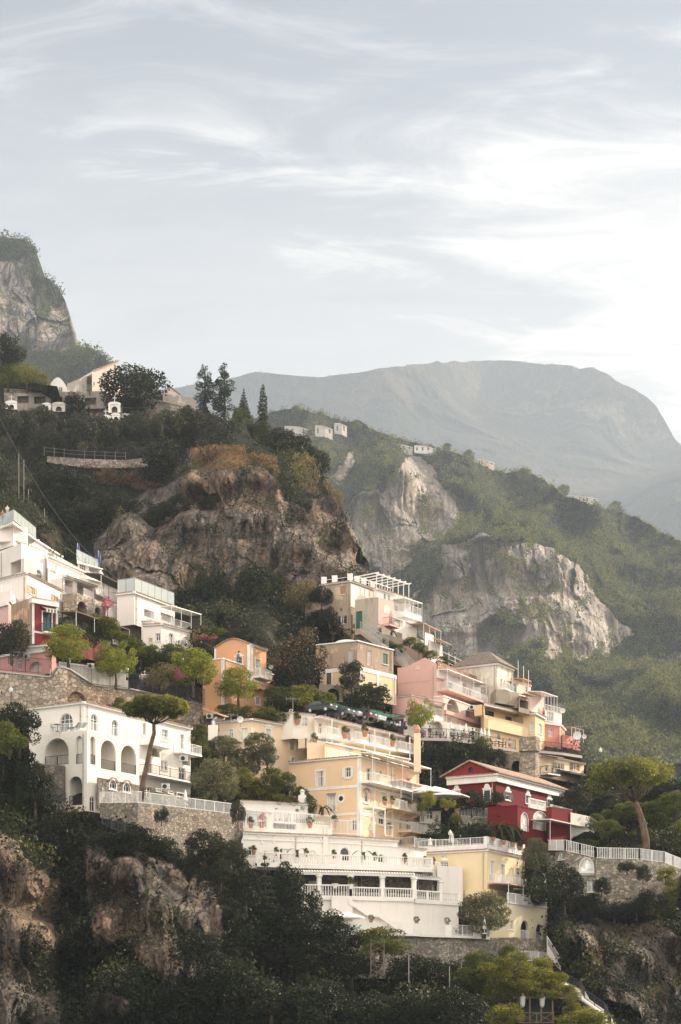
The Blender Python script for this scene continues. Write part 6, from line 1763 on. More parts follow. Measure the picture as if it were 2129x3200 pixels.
# ------------ the town's own hillside
HS_SKY = [(-150, 1165), (0, 1175), (130, 1200), (370, 1235), (500, 1255), (600, 1270), (700, 1310), (830, 1345), (900, 1385), (960, 1430), (1010, 1480), (1040, 1540), (1075, 1600), (1110, 1680), (1150, 1760), (1165, 1830), (1190, 1880), (1250, 1960), (1350, 2040), (1450, 2090), (1560, 2130), (1650, 2200), (1740, 2290), (1800, 2350), (1850, 2410), (1950, 2440), (2129, 2450), (2300, 2440)]
CLIFFA = [(430, 1560), (540, 1500), (640, 1462), (780, 1450), (860, 1480), (880, 1560), (960, 1600), (1000, 1540), (1050, 1560), (1120, 1700), (1175, 1780), (1175, 1850), (1000, 1850), (900, 1830), (860, 1780), (800, 1790), (770, 1850), (720, 1860), (690, 1790), (640, 1800), (600, 1860), (520, 1850), (430, 1830), (330, 1790), (300, 1700), (320, 1600)]
CLIFFA2 = [(330, 1560), (420, 1560), (480, 1600), (430, 1700), (330, 1680)]
CL_L1 = [(-40, 2600), (60, 2620), (110, 2720), (190, 2760), (225, 2860), (205, 3100), (190, 3240), (-40, 3240)]
CL_L2 = [(262, 2630), (340, 2670), (450, 2680), (540, 2700), (620, 2720), (680, 2800), (700, 2990), (600, 3080), (470, 3070), (430, 2990), (380, 2930), (330, 2990), (285, 2940), (262, 2800)]
CL_L3 = [(262, 3100), (330, 3080), (400, 3130), (400, 3240), (262, 3240)]
CL_R1 = [(1790, 2880), (1860, 2870), (1960, 2900), (2060, 2870), (2180, 3000), (2180, 3240), (2060, 3240), (1960, 3140), (1880, 3130), (1840, 3000)]
CL_R2 = [(1870, 2680), (2010, 2640), (2060, 2760), (1990, 2830), (1900, 2800), (1850, 2760)]
CL_R3 = [(1745, 2850), (1780, 2860), (1800, 2960), (1760, 2900)]
DRY = [[(580, 1430), (640, 1405), (760, 1415), (860, 1445), (870, 1475), (760, 1455), (680, 1465), (610, 1470)], [(300, 1480), (440, 1480), (500, 1510), (420, 1530), (330, 1510)], [(1020, 1510), (1050, 1530), (1070, 1640), (1050, 1600)]]
ROCKS = [CLIFFA, CLIFFA2, CL_L1, CL_L2, CL_L3, CL_R1, CL_R2, CL_R3]
HS_CTRL = [(-100, 1200, 420), (0, 1200, 400), (300, 1280, 385), (600, 1300, 375), (850, 1360, 370), (1000, 1480, 350), (200, 1420, 340), (500, 1450, 325), (300, 1420, 335), (0, 1500, 300),
    (600, 1500, 284), (700, 1490, 286), (800, 1480, 288), (870, 1500, 289), (950, 1600, 286), (1040, 1570, 292), (600, 1650, 276), (800, 1650, 279), (400, 1650, 272), (700, 1750, 270), (850, 1750, 272), (950, 1750, 275), (1050, 1700, 281), (1130, 1760, 290), (600, 1830, 263), (750, 1850, 262), (900, 1850, 262), (1050, 1840, 266), (1150, 1850, 284), (200, 1600, 282), (350, 1800, 260), (450, 1750, 266), (640, 1440, 312), (800, 1440, 314),
    (100, 1750, 262), (0, 1650, 268), (300, 1850, 258), (500, 1950, 248), (100, 1950, 246), (700, 1950, 245), (900, 1980, 245), (1050, 1900, 262), (1200, 1950, 270), (1300, 2050, 262), (1450, 2110, 262), (1600, 2180, 262), (1750, 2300, 262),
    (100, 2120, 221), (400, 2130, 222), (650, 2120, 232), (800, 2200, 228), (1000, 2180, 234), (1200, 2200, 240), (1350, 2250, 240), (1500, 2260, 238), (1650, 2300, 240), (1400, 2400, 226), (1300, 2380, 230),
    (300, 2200, 212), (550, 2240, 214), (700, 2320, 214), (100, 2350, 200), (400, 2400, 200), (600, 2400, 205), (650, 2500, 205), (850, 2480, 216), (1100, 2450, 222), (1350, 2500, 224), (1500, 2520, 222), (1650, 2500, 228), (1800, 2450, 240),
    (1950, 2480, 245), (2129, 2480, 255), (2250, 2500, 260), (1900, 2600, 222), (2100, 2600, 226), (0, 2500, 182), (150, 2550, 180), (400, 2560, 184), (600, 2620, 186), (780, 2620, 205), (1000, 2620, 214), (1300, 2620, 214), (1550, 2650, 212), (1700, 2600, 216),
    (850, 2780, 192), (1000, 2820, 206), (1300, 2850, 206), (1500, 2850, 202), (1700, 2800, 196), (1900, 2760, 200), (2100, 2780, 200), (100, 2750, 160), (0, 2680, 160), (0, 2900, 156), (100, 2950, 156), (300, 2700, 168), (300, 2900, 165), (400, 2720, 168), (500, 2850, 167), (500, 3000, 163), (600, 2900, 168), (700, 2850, 174), (900, 2950, 176), (1100, 2950, 180), (1400, 2960, 182), (1650, 2950, 184),
    (100, 3200, 153), (0, 3200, 153), (230, 3000, 172), (400, 3100, 158), (700, 3100, 160), (1000, 3150, 162), (1300, 3150, 164), (1600, 3150, 168), (1800, 2950, 190), (2000, 3000, 188), (2100, 2920, 193), (2129, 3150, 188), (1950, 3150, 184), (2200, 2900, 190), (-100, 2700, 164), (-100, 3100, 150), (230, 2850, 176), (235, 2700, 178)]
def auto_ctrl():
    def covered(x, y): return any(xa - 4 < x < xb + 4 and min(ta, tb) < y < max(ba, bb) for (xa, xb, ta, tb, ba, bb, Da, Db) in REC)
    for (xa, xb, ta, tb, ba, bb, Da, Db) in REC:
        if ta < 1330 and ta > 1180: pass
        for f in (0.15, 0.5, 0.85):
            x = xa + (xb - xa) * f; D = 1 / (1 / Da + (1 / Db - 1 / Da) * f)
            y = ba + (bb - ba) * f + 14
            if not covered(x, y): HS_CTRL.append((x, y, D - 0.8))
            y = ta + (tb - ta) * f - 12
            if not covered(x, y) and y > 1400: HS_CTRL.append((x, y, D + 5))
def disp_hs(p, X, Y):
    x, y, z = p[..., 0], p[..., 1], p[..., 2]
    rk = blur(soft(X, Y, ROCKS, 8, 12, 0.02), 5)
    n = fbm(x / 13, y / 40, z / 60, 4, 61, True, 0.5)
    nf = fbm(x / 3.4, y / 12, z / 34, 5, 65, True, 0.6)
    ng = fbm(x / 1.6, y / 3, z / 4.5, 4, 66, True, 0.6)
    n2 = fbm(x / 2.6, y / 3.2, z / 5.0, 5, 62, False, 0.6)
    n3 = fbm(x / 30, y / 30, z / 30, 4, 63)
    bed = fbm(x / 25, y / 25, z / 3.5, 3, 67)
    w = (fbm(x / 8, y / 8, z / 8, 3, 69) - .5) * 5
    bk = cells((x + w * .4) / 6.0, (z + w) / 22, 7); bk2 = cells((x + w * .2) / 2.0, z / 8.5, 17); bk3 = cells(x / .7, (z + w * .2) / 1.5, 27)
    low = np.clip((Y - 3000) / 100, 0, 1) + np.clip((1850 - Y) / 100, 0, 1) + np.clip((600 - X) / 100, 0, 1) * np.clip((Y - 2650) / 100, 0, 1)
    low = np.minimum(low, 1)
    d = np.zeros(p.shape)
    d[..., 1] = -low * (n3 - .5) * 7 - rk * ((n - .5) * 3 + (nf - .5) * 4.4 + (ng - .5) * 1.0 + (bed - .5) * 1.6 + (bk - .5) * 3.0 + (bk2 - .5) * 1.9 + (bk3 - .5) * .6) - (1 - rk) * (n2 - .5) * 1.6
    d[..., 0] = rk * (n2 - .5) * 0.8
    d[..., 2] = (n2 - .5) * 0.5
    return d
auto_ctrl()
hs = Sheet(-150, 2300, 700, HS_SKY, 3330, 640, HS_CTRL, disp_hs, (50, 120), 3.4)
hs.floors = REC
o = hs.build('hillside', rockmat(base=(0.205, 0.172, 0.15), warm=(0.32, 0.205, 0.13), dark=(0.035, 0.034, 0.034), green=(0.02, 0.023, 0.012), dry=(0.12, 0.09, 0.062), sc=2.2, rockgreen=0.3, crack_shade=0.6),
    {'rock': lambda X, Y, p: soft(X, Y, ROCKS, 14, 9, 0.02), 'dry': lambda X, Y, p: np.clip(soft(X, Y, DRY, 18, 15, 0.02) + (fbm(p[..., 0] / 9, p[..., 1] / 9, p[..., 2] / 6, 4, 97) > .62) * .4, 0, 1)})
tag(o, kind='structure')

# sea at the foot of the hill
mb = MB(); mb.face([(-700, -60, -3), (900, -60, -3), (900, 480, -3), (-700, 480, -3)])
m_, nt_, o_ = newmat('sea_water'); t_ = NT(nt_); t_.bsdf(o_, (0.02, 0.06, 0.08), 0.15, t_.bump(t_.noise(0.6, 5), 0.4, 0.3), 0.5)
tag(mb.build('sea', m_), kind='structure')

NOVEG = ROCKS + DRY
def acc_hs(X, Y):
    r = rockness(ROCKS, 14, X, Y, 9, 0.02); d = rockness(DRY, 18, X, Y, 15, 0.02)
    a = np.where(r > .5, np.where(vnoise(X / 24, Y / 20, X * 0, 14) > .66, 0.8, 0.02), 1.0)
    a = np.where(d > .5, 0.06, a)
    return a * np.where((Y > 1980) & (Y < 2600) & (X > 150) & (X < 1750), 0.5, 1)
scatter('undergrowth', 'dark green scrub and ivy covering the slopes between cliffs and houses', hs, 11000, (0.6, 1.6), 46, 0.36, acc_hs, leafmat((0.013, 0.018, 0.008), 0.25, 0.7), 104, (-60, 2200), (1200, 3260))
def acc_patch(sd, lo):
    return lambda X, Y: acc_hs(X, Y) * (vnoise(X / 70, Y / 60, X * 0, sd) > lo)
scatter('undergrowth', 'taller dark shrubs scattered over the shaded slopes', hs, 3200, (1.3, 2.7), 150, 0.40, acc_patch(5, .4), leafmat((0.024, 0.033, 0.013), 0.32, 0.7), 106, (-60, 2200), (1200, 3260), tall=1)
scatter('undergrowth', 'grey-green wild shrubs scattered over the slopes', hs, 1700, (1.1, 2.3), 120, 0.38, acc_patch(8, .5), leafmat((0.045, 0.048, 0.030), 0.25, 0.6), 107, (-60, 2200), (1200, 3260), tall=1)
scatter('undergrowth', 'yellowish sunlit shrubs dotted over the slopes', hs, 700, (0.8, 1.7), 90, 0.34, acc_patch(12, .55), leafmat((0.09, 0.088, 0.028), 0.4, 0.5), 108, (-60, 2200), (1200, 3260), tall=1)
def acc_dry(X, Y): return rockness(DRY, 18, X, Y, 15, 0.02) * 0.9
scatter('dry_grass', 'tufts of dry rust-brown grass along the lip of the cliff', hs, 9000, (0.35, 0.8), 22, 0.3, acc_dry, leafmat((0.16, 0.105, 0.065), 0.3, 0.5), 105, (200, 1100), (1380, 1660))
# ================================================================ trees and bushes
def crown_pts(lobes, n, rg, shell=0.62):
    L = np.array(lobes, float); w = (L[:, 3] * L[:, 4] + L[:, 3] * L[:, 5]) ; w = w / w.sum()
    i = rg.choice(len(L), n, p=w); d = hemi(n, rg)
    r = rg.uniform(shell ** 3, 1.1, n) ** (1 / 3)
    lump = 0.8 + 0.4 * vnoise(d[:, 0] * 2.2 + i * 7.3, d[:, 1] * 2.2, d[:, 2] * 2.2, 5)
    return L[i, :3] + d * (r * lump)[:, None] * L[i, 3:6], i
def mk_leaves(name, lobes, n, leaf, mat, seed=1, aspect=0.6, tmin=0.0):
    rg = np.random.default_rng(seed)
    Q, i = crown_pts(lobes, n, rg)
    lt = rg.random(len(lobes)) * 0.45
    t = lt[i] + rg.random(n) * 0.5 + tmin
    V, F, T = leaf_quads(Q, leaf, t, aspect=aspect, rg=rg)
    return npmesh(name, V, F, mat, {'tint': T})
def rnd_lobes(rg, n, R0, H, zc, r0, r1, flat=1.0, low=-0.6):
    out = [(0, 0, zc, R0 * .62, R0 * .62, H * .6)]
    while len(out) < n:
        d = rg.normal(size=3); d /= np.linalg.norm(d)
        if d[2] < low: continue
        r = rg.uniform(r0, r1)
        out.append((d[0] * (R0 - r * .55), d[1] * (R0 - r * .55), zc + d[2] * (H - r * .5), r, r, r * flat))
    return out
def mk_trunk(paths, name='trunk'):
    mb = MB()
    for pts, rad in paths: mb.tube(pts, rad, 7)
    me = bpy.data.meshes.new(name); me.from_pydata([tuple(v) for v in mb.v], [], mb.f); me.materials.append(bark()); me.polygons.foreach_set('use_smooth', [True] * len(me.polygons))
    return me
PROTO = {}
def proto(kind, var):
    """unit trees: total height 1, base at 0"""
    k = (kind, var)
    if k in PROTO: return PROTO[k]
    rg = np.random.default_rng(hash(kind) % 1000 * 0 + sum(map(ord, kind)) * 7 + var)
    def limbs(h0, h1, spread, n, r=0.03):
        P_ = [([(0, 0, -0.12), (0.01, 0, h0 * .5), (0, 0.01, h0)], [r * 1.3, r, r * .85])]
        for q in range(n):
            a = 2 * math.pi * (q + rg.random() * .6) / n
            P_.append(([(0, 0.01, h0 * .97), (math.cos(a) * spread * .5, math.sin(a) * spread * .5, (h0 + h1) / 2), (math.cos(a) * spread, math.sin(a) * spread, h1)], [r * .7, r * .45, r * .15]))
        return P_
    if kind == 'street':
        lob = rnd_lobes(rg, 27, .46, .42, .58, .07, .17, .9, -.85); me = mk_leaves('crown', lob, 6500, .036, leafmat((0.145, 0.175, 0.034), 0.5, 0.7, (0.045, 0.065, 0.015)), var + 3)
        tr = limbs(.26, .62, .16, 5, .026)
    elif kind == 'olive':
        lob = rnd_lobes(rg, 28, .46, .46, .52, .10, .19, .9, -.95); me = mk_leaves('crown', lob, 8000, .052, leafmat((0.115, 0.122, 0.075), 0.25, 0.5), var + 30, .35)
        tr = limbs(.25, .55, .22, 5, .035)
    elif kind == 'grove':
        lob = rnd_lobes(rg, 24, .46, .44, .54, .10, .2, .9, -.9); me = mk_leaves('crown', lob, 4800, .062, leafmat((0.038, 0.043, 0.027), 0.22, 0.5), var + 33, .4)
        tr = limbs(.3, .55, .22, 5, .03)
    elif kind == 'dark':
        lob = rnd_lobes(rg, 24, .46, .46, .48, .12, .22, .9, -.8); me = mk_leaves('crown', lob, 4600, .048, leafmat((0.015, 0.021, 0.009), 0.25, 0.7), var + 60)
        tr = limbs(.25, .5, .2, 4, .03)
    elif kind == 'green':
        lob = rnd_lobes(rg, 24, .46, .46, .48, .11, .2, .9, -.8); me = mk_leaves('crown', lob, 4600, .05, leafmat((0.075, 0.098, 0.026), 0.42, 0.7), var + 90)
        tr = limbs(.25, .5, .2, 4, .03)
    elif kind == 'gold':
        lob = rnd_lobes(rg, 22, .46, .46, .48, .11, .2, .9, -.8); me = mk_leaves('crown', lob, 3400, .05, leafmat((0.115, 0.125, 0.03), 0.45, 0.9, (0.03, 0.045, 0.012)), var + 120)
        tr = limbs(.25, .5, .2, 4, .03)
    elif kind == 'tan':
        lob = rnd_lobes(rg, 22, .46, .46, .48, .11, .2, .9, -.8); me = mk_leaves('crown', lob, 3200, .045, leafmat((0.13, 0.115, 0.06), 0.3, 0.5), var + 130)
        tr = limbs(.25, .5, .2, 4, .03)
    elif kind == 'pink':
        lob = rnd_lobes(rg, 12, .45, .4, .52, .11, .2, .9, -.8); me = mk_leaves('crown', lob, 2200, .05, leafmat((0.33, 0.11, 0.19), 0.35, 0.6), var + 140)
        tr = limbs(.25, .5, .2, 4, .03)
    elif kind == 'magnolia':
        lob = rnd_lobes(rg, 26, .38, .46, .52, .09, .15, 1.0, -.95); me = mk_leaves('crown', lob, 11000, .032, magleaf(), var + 150, .5)
        tr = limbs(.2, .5, .15, 4, .03)
    elif kind == 'cypress':
        lob = [(rg.normal() * .008, rg.normal() * .008, z, r, r, .07) for z, r in ((.1, .05), (.2, .068), (.3, .075), (.4, .078), (.5, .075), (.6, .068), (.7, .058), (.8, .046), (.88, .034), (.95, .02))]; me = mk_leaves('crown', lob, 2600, .022, leafmat((0.022, 0.033, 0.014), 0.15, 0.5), var + 160)
        tr = [([(0, 0, -.1), (0, 0, .5)], [.018, .01])]
    elif kind == 'bigcypress':
        lob = []
        for q in range(34):
            z = .14 + .84 * q / 33; r = .17 * (1 - ((z - .42) / .62) ** 2) ** .8 if abs(z - .42) < .6 else .02
            a = rg.random() * 6.28; o = r * rg.uniform(.45, .8)
            lob.append((math.cos(a) * o, math.sin(a) * o, z, max(.02, r * .5), max(.02, r * .5), .05))
        me = mk_leaves('crown', lob, 5200, .022, leafmat((0.022, 0.034, 0.018), 0.15, 0.5), var + 170)
        tr = [([(0, 0, -.05), (0, 0, .5), (0, 0, .9)], [.02, .014, .006])]
    elif kind == 'conifer':
        lob = []
        for q in range(9):
            z = .16 + .76 * q / 8; r = .26 * (1 - (z - .1) / .95)
            for a in range(7): th = a * .9 + q; lob.append((math.cos(th) * r * .6, math.sin(th) * r * .6, z - r * .1, r * .42, r * .42, .028))
        lob.append((0, 0, .95, .02, .02, .06))
        me = mk_leaves('crown', lob, 4600, .026, leafmat((0.03, 0.042, 0.02), 0.2, 0.5), var + 180)
        tr = [([(0, 0, -.05), (0, 0, .5), (0, 0, .97)], [.025, .016, .004])]
    elif kind == 'ball':
        me = mk_leaves('crown', [(0, 0, .5, .5, .5, .5)], 500, .11, leafmat((0.03, 0.045, 0.018), 0.2, 0.5), var + 190); tr = None
    PROTO[k] = (me, mk_trunk(tr) if tr else None)
    return PROTO[k]
@cached
def magleaf():
    m, nt, o = newmat('leaves'); t = NT(nt)
    a = t.n('ShaderNodeAttribute'); a.attribute_name = 'tint'
    col = t.ramp(a.outputs['Fac'], [(0.15, (0.010, 0.015, 0.007)), (0.58, (0.018, 0.024, 0.010)), (0.72, (0.16, 0.09, 0.04)), (0.95, (0.32, 0.21, 0.11))])
    t.bsdf(o, col, 0.55, None, 0.2); return m
def tree(name, kind, x, yt, yb, D, label, w=None, cat=None, group=None, var=0, sink=0.0, rot=None):
    """crown top at yt, foot at yb, w the crown's width in the same units"""
    base = pt(x, yb, D); h = pt(x, yt, D).z - base.z
    me, tr = proto(kind, var)
    r = thing(name, base, label, cat or ('tree' if 'bush' not in name and 'shrub' not in name else 'bush'), group)
    nat = {'street': .86, 'olive': .98, 'grove': .98, 'dark': .94, 'green': .94, 'gold': .94, 'tan': .94, 'pink': .94, 'magnolia': .86, 'cypress': .16, 'bigcypress': .36, 'conifer': .56, 'ball': 1}[kind]
    s = 1.0 if w is None else (w / _z[2] / FOC * D) / (nat * h)
    r.scale = (h * s, h * s, h); r.rotation_euler = (0, 0, random.random() * 6.28 if rot is None else rot)
    c = bpy.data.objects.new('crown', me); COL.objects.link(c); c.parent = r
    if tr: c = bpy.data.objects.new('trunk', tr); COL.objects.link(c); c.parent = r
    return r
def cluster(name, label, cat, group, items, kind, D, vars=3):
    for i, (x, yt, yb, w) in enumerate(items): tree(name, kind, x, yt, yb, D + (i % 3) * 0.8, label, w, cat, group, i % vars)
Z()
# street trees
tree('street_tree', 'street', 214, 1958, 2092, 204, 'bright green tree before the pink house, broadest crown on the street', 145, var=0)
tree('street_tree', 'street', 362, 1998, 2138, 206, 'bright green tree with leaning trunk over the low white shop', 122, var=1)
tree('street_tree', 'street', 605, 2032, 2165, 210, 'yellow-green sunlit tree standing just left of the orange house', 142, var=2)
tree('street_tree', 'street', 746, 2090, 2207, 212.5, 'neat round green tree in front of the orange house', 130, var=0, rot=2)
tree('street_tree', 'street', 1314, 2180, 2296, 228, 'round green tree beside the pink annex porch', 84, var=1)
tree('street_tree', 'grove', 36, 1936, 2062, 204.5, 'dark-leaved tree cut by the picture edge before the rose house', 125)
tree('magnolia_tree', 'magnolia', 925, 1950, 2172, 220.5, 'huge dark egg-shaped magnolia with glossy bronze leaves between orange and stone houses', 205)
tree('flowering_bush', 'tan', 505, 2070, 2150, 207, 'dark purple-flowered bush between the second and third street trees', 112)
for a in ((560, 2085, 2135, 50, 'pink'), ): tree('bougainvillea_bush', 'pink', a[0], a[1], a[2], 206.5, 'pink blossom spray beside the dark purple-flowered bush', 40)
tree('garden_tree', 'grove', 1150, 2138, 2225, 226, 'open brownish-green tree with bent trunk above the green car canopy', 150, var=1)
tree('garden_tree', 'grove', 1100, 2065, 2165, 226.5, 'dark wisteria hanging over the peach lower floor', 90, var=2)
for i, (x, yt, yb, w) in enumerate(((870, 2145, 2215, 110), (950, 2140, 2220, 130), (1010, 2160, 2230, 90), (900, 2175, 2245, 110))): tree('vine_bush', 'gold' if i == 1 else 'green', x, yt, yb, 217 + i * .6, 'leafy vine heaped over the pergola below the magnolia', w, 'vine', 'vines over the pergola', i % 3)
cluster('garden_bush', 'dark green garden bush along the foot of the orange house', 'bush', 'bushes below the orange house', [(715, 2200, 2245, 90), (780, 2205, 2260, 90), (835, 2205, 2265, 80), (700, 2225, 2265, 60), (880, 2225, 2262, 70)], 'green', 212)
cluster('garden_bush', 'sunlit green bush between street trees and hotel', 'bush', 'bushes above the street', [(330, 1925, 2000, 90), (300, 1915, 1990, 70), (400, 2010, 2080, 80), (440, 2000, 2075, 100), (480, 2015, 2085, 90), (540, 2010, 2080, 90), (395, 1980, 2040, 80), (350, 1950, 2010, 70), (460, 2050, 2090, 70)], 'green', 214)
tree('bougainvillea_bush', 'pink', 337, 1855, 1920, 226, 'bright magenta bougainvillea on the stone arcade', 42)
tree('bougainvillea_bush', 'pink', 640, 1985, 2015, 226, 'dusty pink bougainvillea along the pergola right of the white houses', 95, var=1)
tree('garden_tree', 'green', 662, 1955, 2035, 230, 'leafy tree behind the dusty pink bougainvillea', 105)
# at the cliff foot
tree('oak_tree', 'dark', 665, 1765, 1950, 255, 'tall dark tree against the cliff foot, over the white houses', 120)
tree('oak_tree', 'dark', 820, 1745, 1900, 256, 'broad dark tree against the cliff above the magnolia', 140, var=1)
tree('fig_tree', 'tan', 945, 1808, 1905, 250, 'yellowish sunlit tree beside the highest stained house', 120)
tree('fig_tree', 'dark', 1005, 1830, 1900, 249, 'small dark tree hanging on the wall of the highest stained house', 70, var=2)
tree('garden_bush', 'dark', 1030, 1895, 1960, 246, 'dark bush between the dark vault and shuttered window of the highest house', 55)
tree('loquat_tree', 'green', 715, 1900, 1990, 246, 'light green tree below the tall dark cliff-foot tree', 95, var=1)
tree('loquat_tree', 'green', 850, 1915, 2010, 247, 'mid-green tree between magnolia top and cliff', 100, var=2)
cluster('garden_bush', 'dark scrub bush on the slope between magnolia and highest house', 'bush', 'scrub below the cliff', [(960, 1930, 2000, 120), (1040, 1940, 2005, 120), (900, 1900, 1970, 110), (780, 1930, 2000, 110), (620, 1900, 1970, 100), (590, 1880, 1950, 100), (1000, 1905, 1960, 90), (760, 1880, 1940, 90)], 'dark', 249)
cluster('garden_bush', 'bright green creeper bush spilling down the brown wall', 'bush', 'creepers on the brown wall', [(1280, 1990, 2020, 50), (1310, 2008, 2040, 50), (1345, 2030, 2062, 50), (1385, 2050, 2080, 45), (1200, 1990, 2035, 70), (1240, 2010, 2050, 60)], 'green', 243)
# olives round the peach villa
tree('olive_tree', 'olive', 672, 2372, 2522, 191, 'big round silver olive tree on the villa terrace end', 145)
for x, yt, yb, w, lab in ((700, 2300, 2385, 112, 'silver olive at the low end of the peach villa, beside the white villa'), (808, 2290, 2380, 110, 'silver olive directly under the peach villa shuttered windows'), (765, 2340, 2440, 112, 'silver olive standing lowest of the peach villa olives'), (835, 2325, 2400, 75, 'small silver olive near the peach villa tall window')):
    tree('olive_tree', 'olive', x, yt, yb, 204.5, lab, w, var=int(x) % 3)
cluster('hedge_bush', 'yellow-green hedge mound on the slope under the silver olives', 'bush', 'sunlit hedge under the olives', [(775, 2415, 2475, 70), (810, 2430, 2490, 75), (850, 2455, 2510, 75), (885, 2475, 2520, 60), (760, 2395, 2450, 60)], 'gold', 199)
cluster('ivy_bush', 'dark ivy mound hanging between olives and big peach building', 'bush', 'ivy by the peach building', [(850, 2395, 2460, 70), (890, 2410, 2480, 80), (930, 2455, 2530, 80), (960, 2480, 2560, 60), (800, 2480, 2530, 90), (740, 2460, 2500, 80), (910, 2500, 2545, 90), (620, 2290, 2360, 60), (640, 2330, 2400, 60), (625, 2260, 2310, 50)], 'green', 200.5)
# slope under the cafe terrace
cluster('ivy_bush', 'dark ivy mass hanging on the rock below the cafe terrace', 'bush', 'ivy below the cafe terrace', [(1340, 2320, 2440, 90), (1400, 2300, 2420, 100), (1370, 2390, 2500, 110), (1450, 2340, 2450, 90), (1500, 2310, 2400, 80), (1530, 2380, 2450, 90), (1440, 2420, 2490, 90), (1320, 2420, 2520, 70), (1580, 2400, 2450, 90), (1560, 2340, 2400, 60)], 'dark', 226)
tree('garden_tree', 'green', 1512, 2300, 2395, 228.5, 'small bright tree against the rubble wall under the cafe terrace', 70)
# red villa garden
for i, (x, yt, yb, w) in enumerate(((1338, 2468, 2535, 48), (1400, 2492, 2535, 48), (1370, 2568, 2625, 66), (1443, 2588, 2640, 66), (1424, 2540, 2580, 36), (1318, 2505, 2545, 30), (1345, 2500, 2540, 40))): tree('cloud_topiary', 'ball' if i in (2, 3, 6) else 'street', x, yt, yb, 207 + i * .7, 'clipped round shrub in the potted garden left of the red villa', w, 'topiary', 'clipped shrubs beside the red villa', i % 2)
tree('garden_bush', 'dark', 1475, 2465, 2545, 213.5, 'dark leafy tree against the red villa wall beside its low window', 88)
tree('garden_bush', 'dark', 1553, 2470, 2520, 212, 'palm-like dark shrub next to the red villa green doors', 45, var=2)
cluster('garden_bush', 'dark shrub at the foot of the red villa lower wall', 'bush', 'shrubs below the red villa', [(1500, 2570, 2640, 90), (1560, 2585, 2650, 90), (1610, 2590, 2650, 70), (1470, 2600, 2660, 70), (1420, 2640, 2690, 60)], 'dark', 207)
tree('olive_tree', 'olive', 1672, 2618, 2725, 203.5, 'grey olive tree between the yellow house parapet and cliff house', 92, var=1)
tree('pine_tree', 'dark', 1765, 2690, 2850, 199.5, 'large dark feathery tree growing up beside the cliff house', 112, var=2)
cluster('ivy_bush', 'dark ivy mound against the foot of the balustraded garden wall', 'bush', 'ivy on the garden wall', [(1850, 2790, 2870, 100), (1920, 2810, 2880, 110), (1990, 2800, 2870, 100), (1880, 2740, 2800, 60), (2040, 2770, 2850, 90), (1960, 2690, 2730, 60), (2010, 2700, 2760, 50), (1820, 2830, 2900, 90)], 'dark', 202)
cluster('gazebo_bush', 'sunlit yellow-green bush in the thicket above the gazebo', 'bush', 'thicket above the gazebo', [(1545, 2990, 3080, 110), (1610, 2975, 3060, 110), (1740, 3035, 3120, 90), (1640, 3050, 3120, 110), (1785, 3075, 3140, 70), (1560, 3060, 3130, 100), (1700, 3080, 3130, 90), (1800, 3130, 3200, 90)], 'gold', 168)
cluster('gazebo_bush', 'plain green bush in the thicket beside the stone terrace wall', 'bush', 'thicket by the terrace wall', [(1500, 2970, 3060, 120), (1460, 3020, 3110, 120), (1530, 3060, 3150, 110), (1600, 2950, 3010, 80)], 'green', 172)
tree('olive_tree', 'olive', 1512, 2788, 2918, 190.5, 'grey olive tree at the end of the bottom restaurant terrace', 170, var=2)
for x, yt, yb, w, v_ in ((1800, 2455, 2540, 100, 0), (1760, 2480, 2550, 70, 1), (1900, 2470, 2560, 90, 2)): tree('olive_tree', 'grove', x, yt, yb, 220 + v_ * 3, ['grey olive directly right of the red villa', 'low grey olive touching the red villa corner', 'grey olive under the umbrella pine branches'][v_], w, var=v_)
cluster('hedge_bush', 'green garden hedge on the terrace behind the leaning pine', 'bush', 'hedges of the pine garden', [(1830, 2620, 2670, 90), (1890, 2622, 2672, 90), (1950, 2630, 2675, 80), (1900, 2560, 2625, 90), (1950, 2580, 2640, 80), (1860, 2540, 2600, 60)], 'green', 214.5)
cluster('laurel_bush', 'dense laurel bush filling the slope right of the leaning pine', 'bush', 'laurels by the pine', [(2050, 2580, 2690, 110), (2100, 2540, 2660, 120), (2090, 2610, 2720, 110), (2040, 2500, 2600, 110), (2110, 2470, 2560, 120), (1980, 2500, 2580, 100), (2125, 2640, 2740, 100), (1930, 2510, 2570, 90)], 'green', 219)
cluster('laurel_bush', 'dark evergreen mound behind the umbrella pine trunk', 'bush', 'evergreens behind the pine', [(2060, 2440, 2540, 130), (2120, 2420, 2520, 140), (1960, 2460, 2550, 110), (2020, 2470, 2560, 110)], 'dark', 228)
cluster('creeper_bush', 'yellow-green creeper on the corner of the pine garden wall', 'bush', 'creepers on the pine garden wall', [(2080, 2700, 2760, 60), (2100, 2740, 2820, 50), (2070, 2820, 2880, 60), (2110, 2870, 2920, 60), (2095, 2780, 2840, 40)], 'gold', 204)
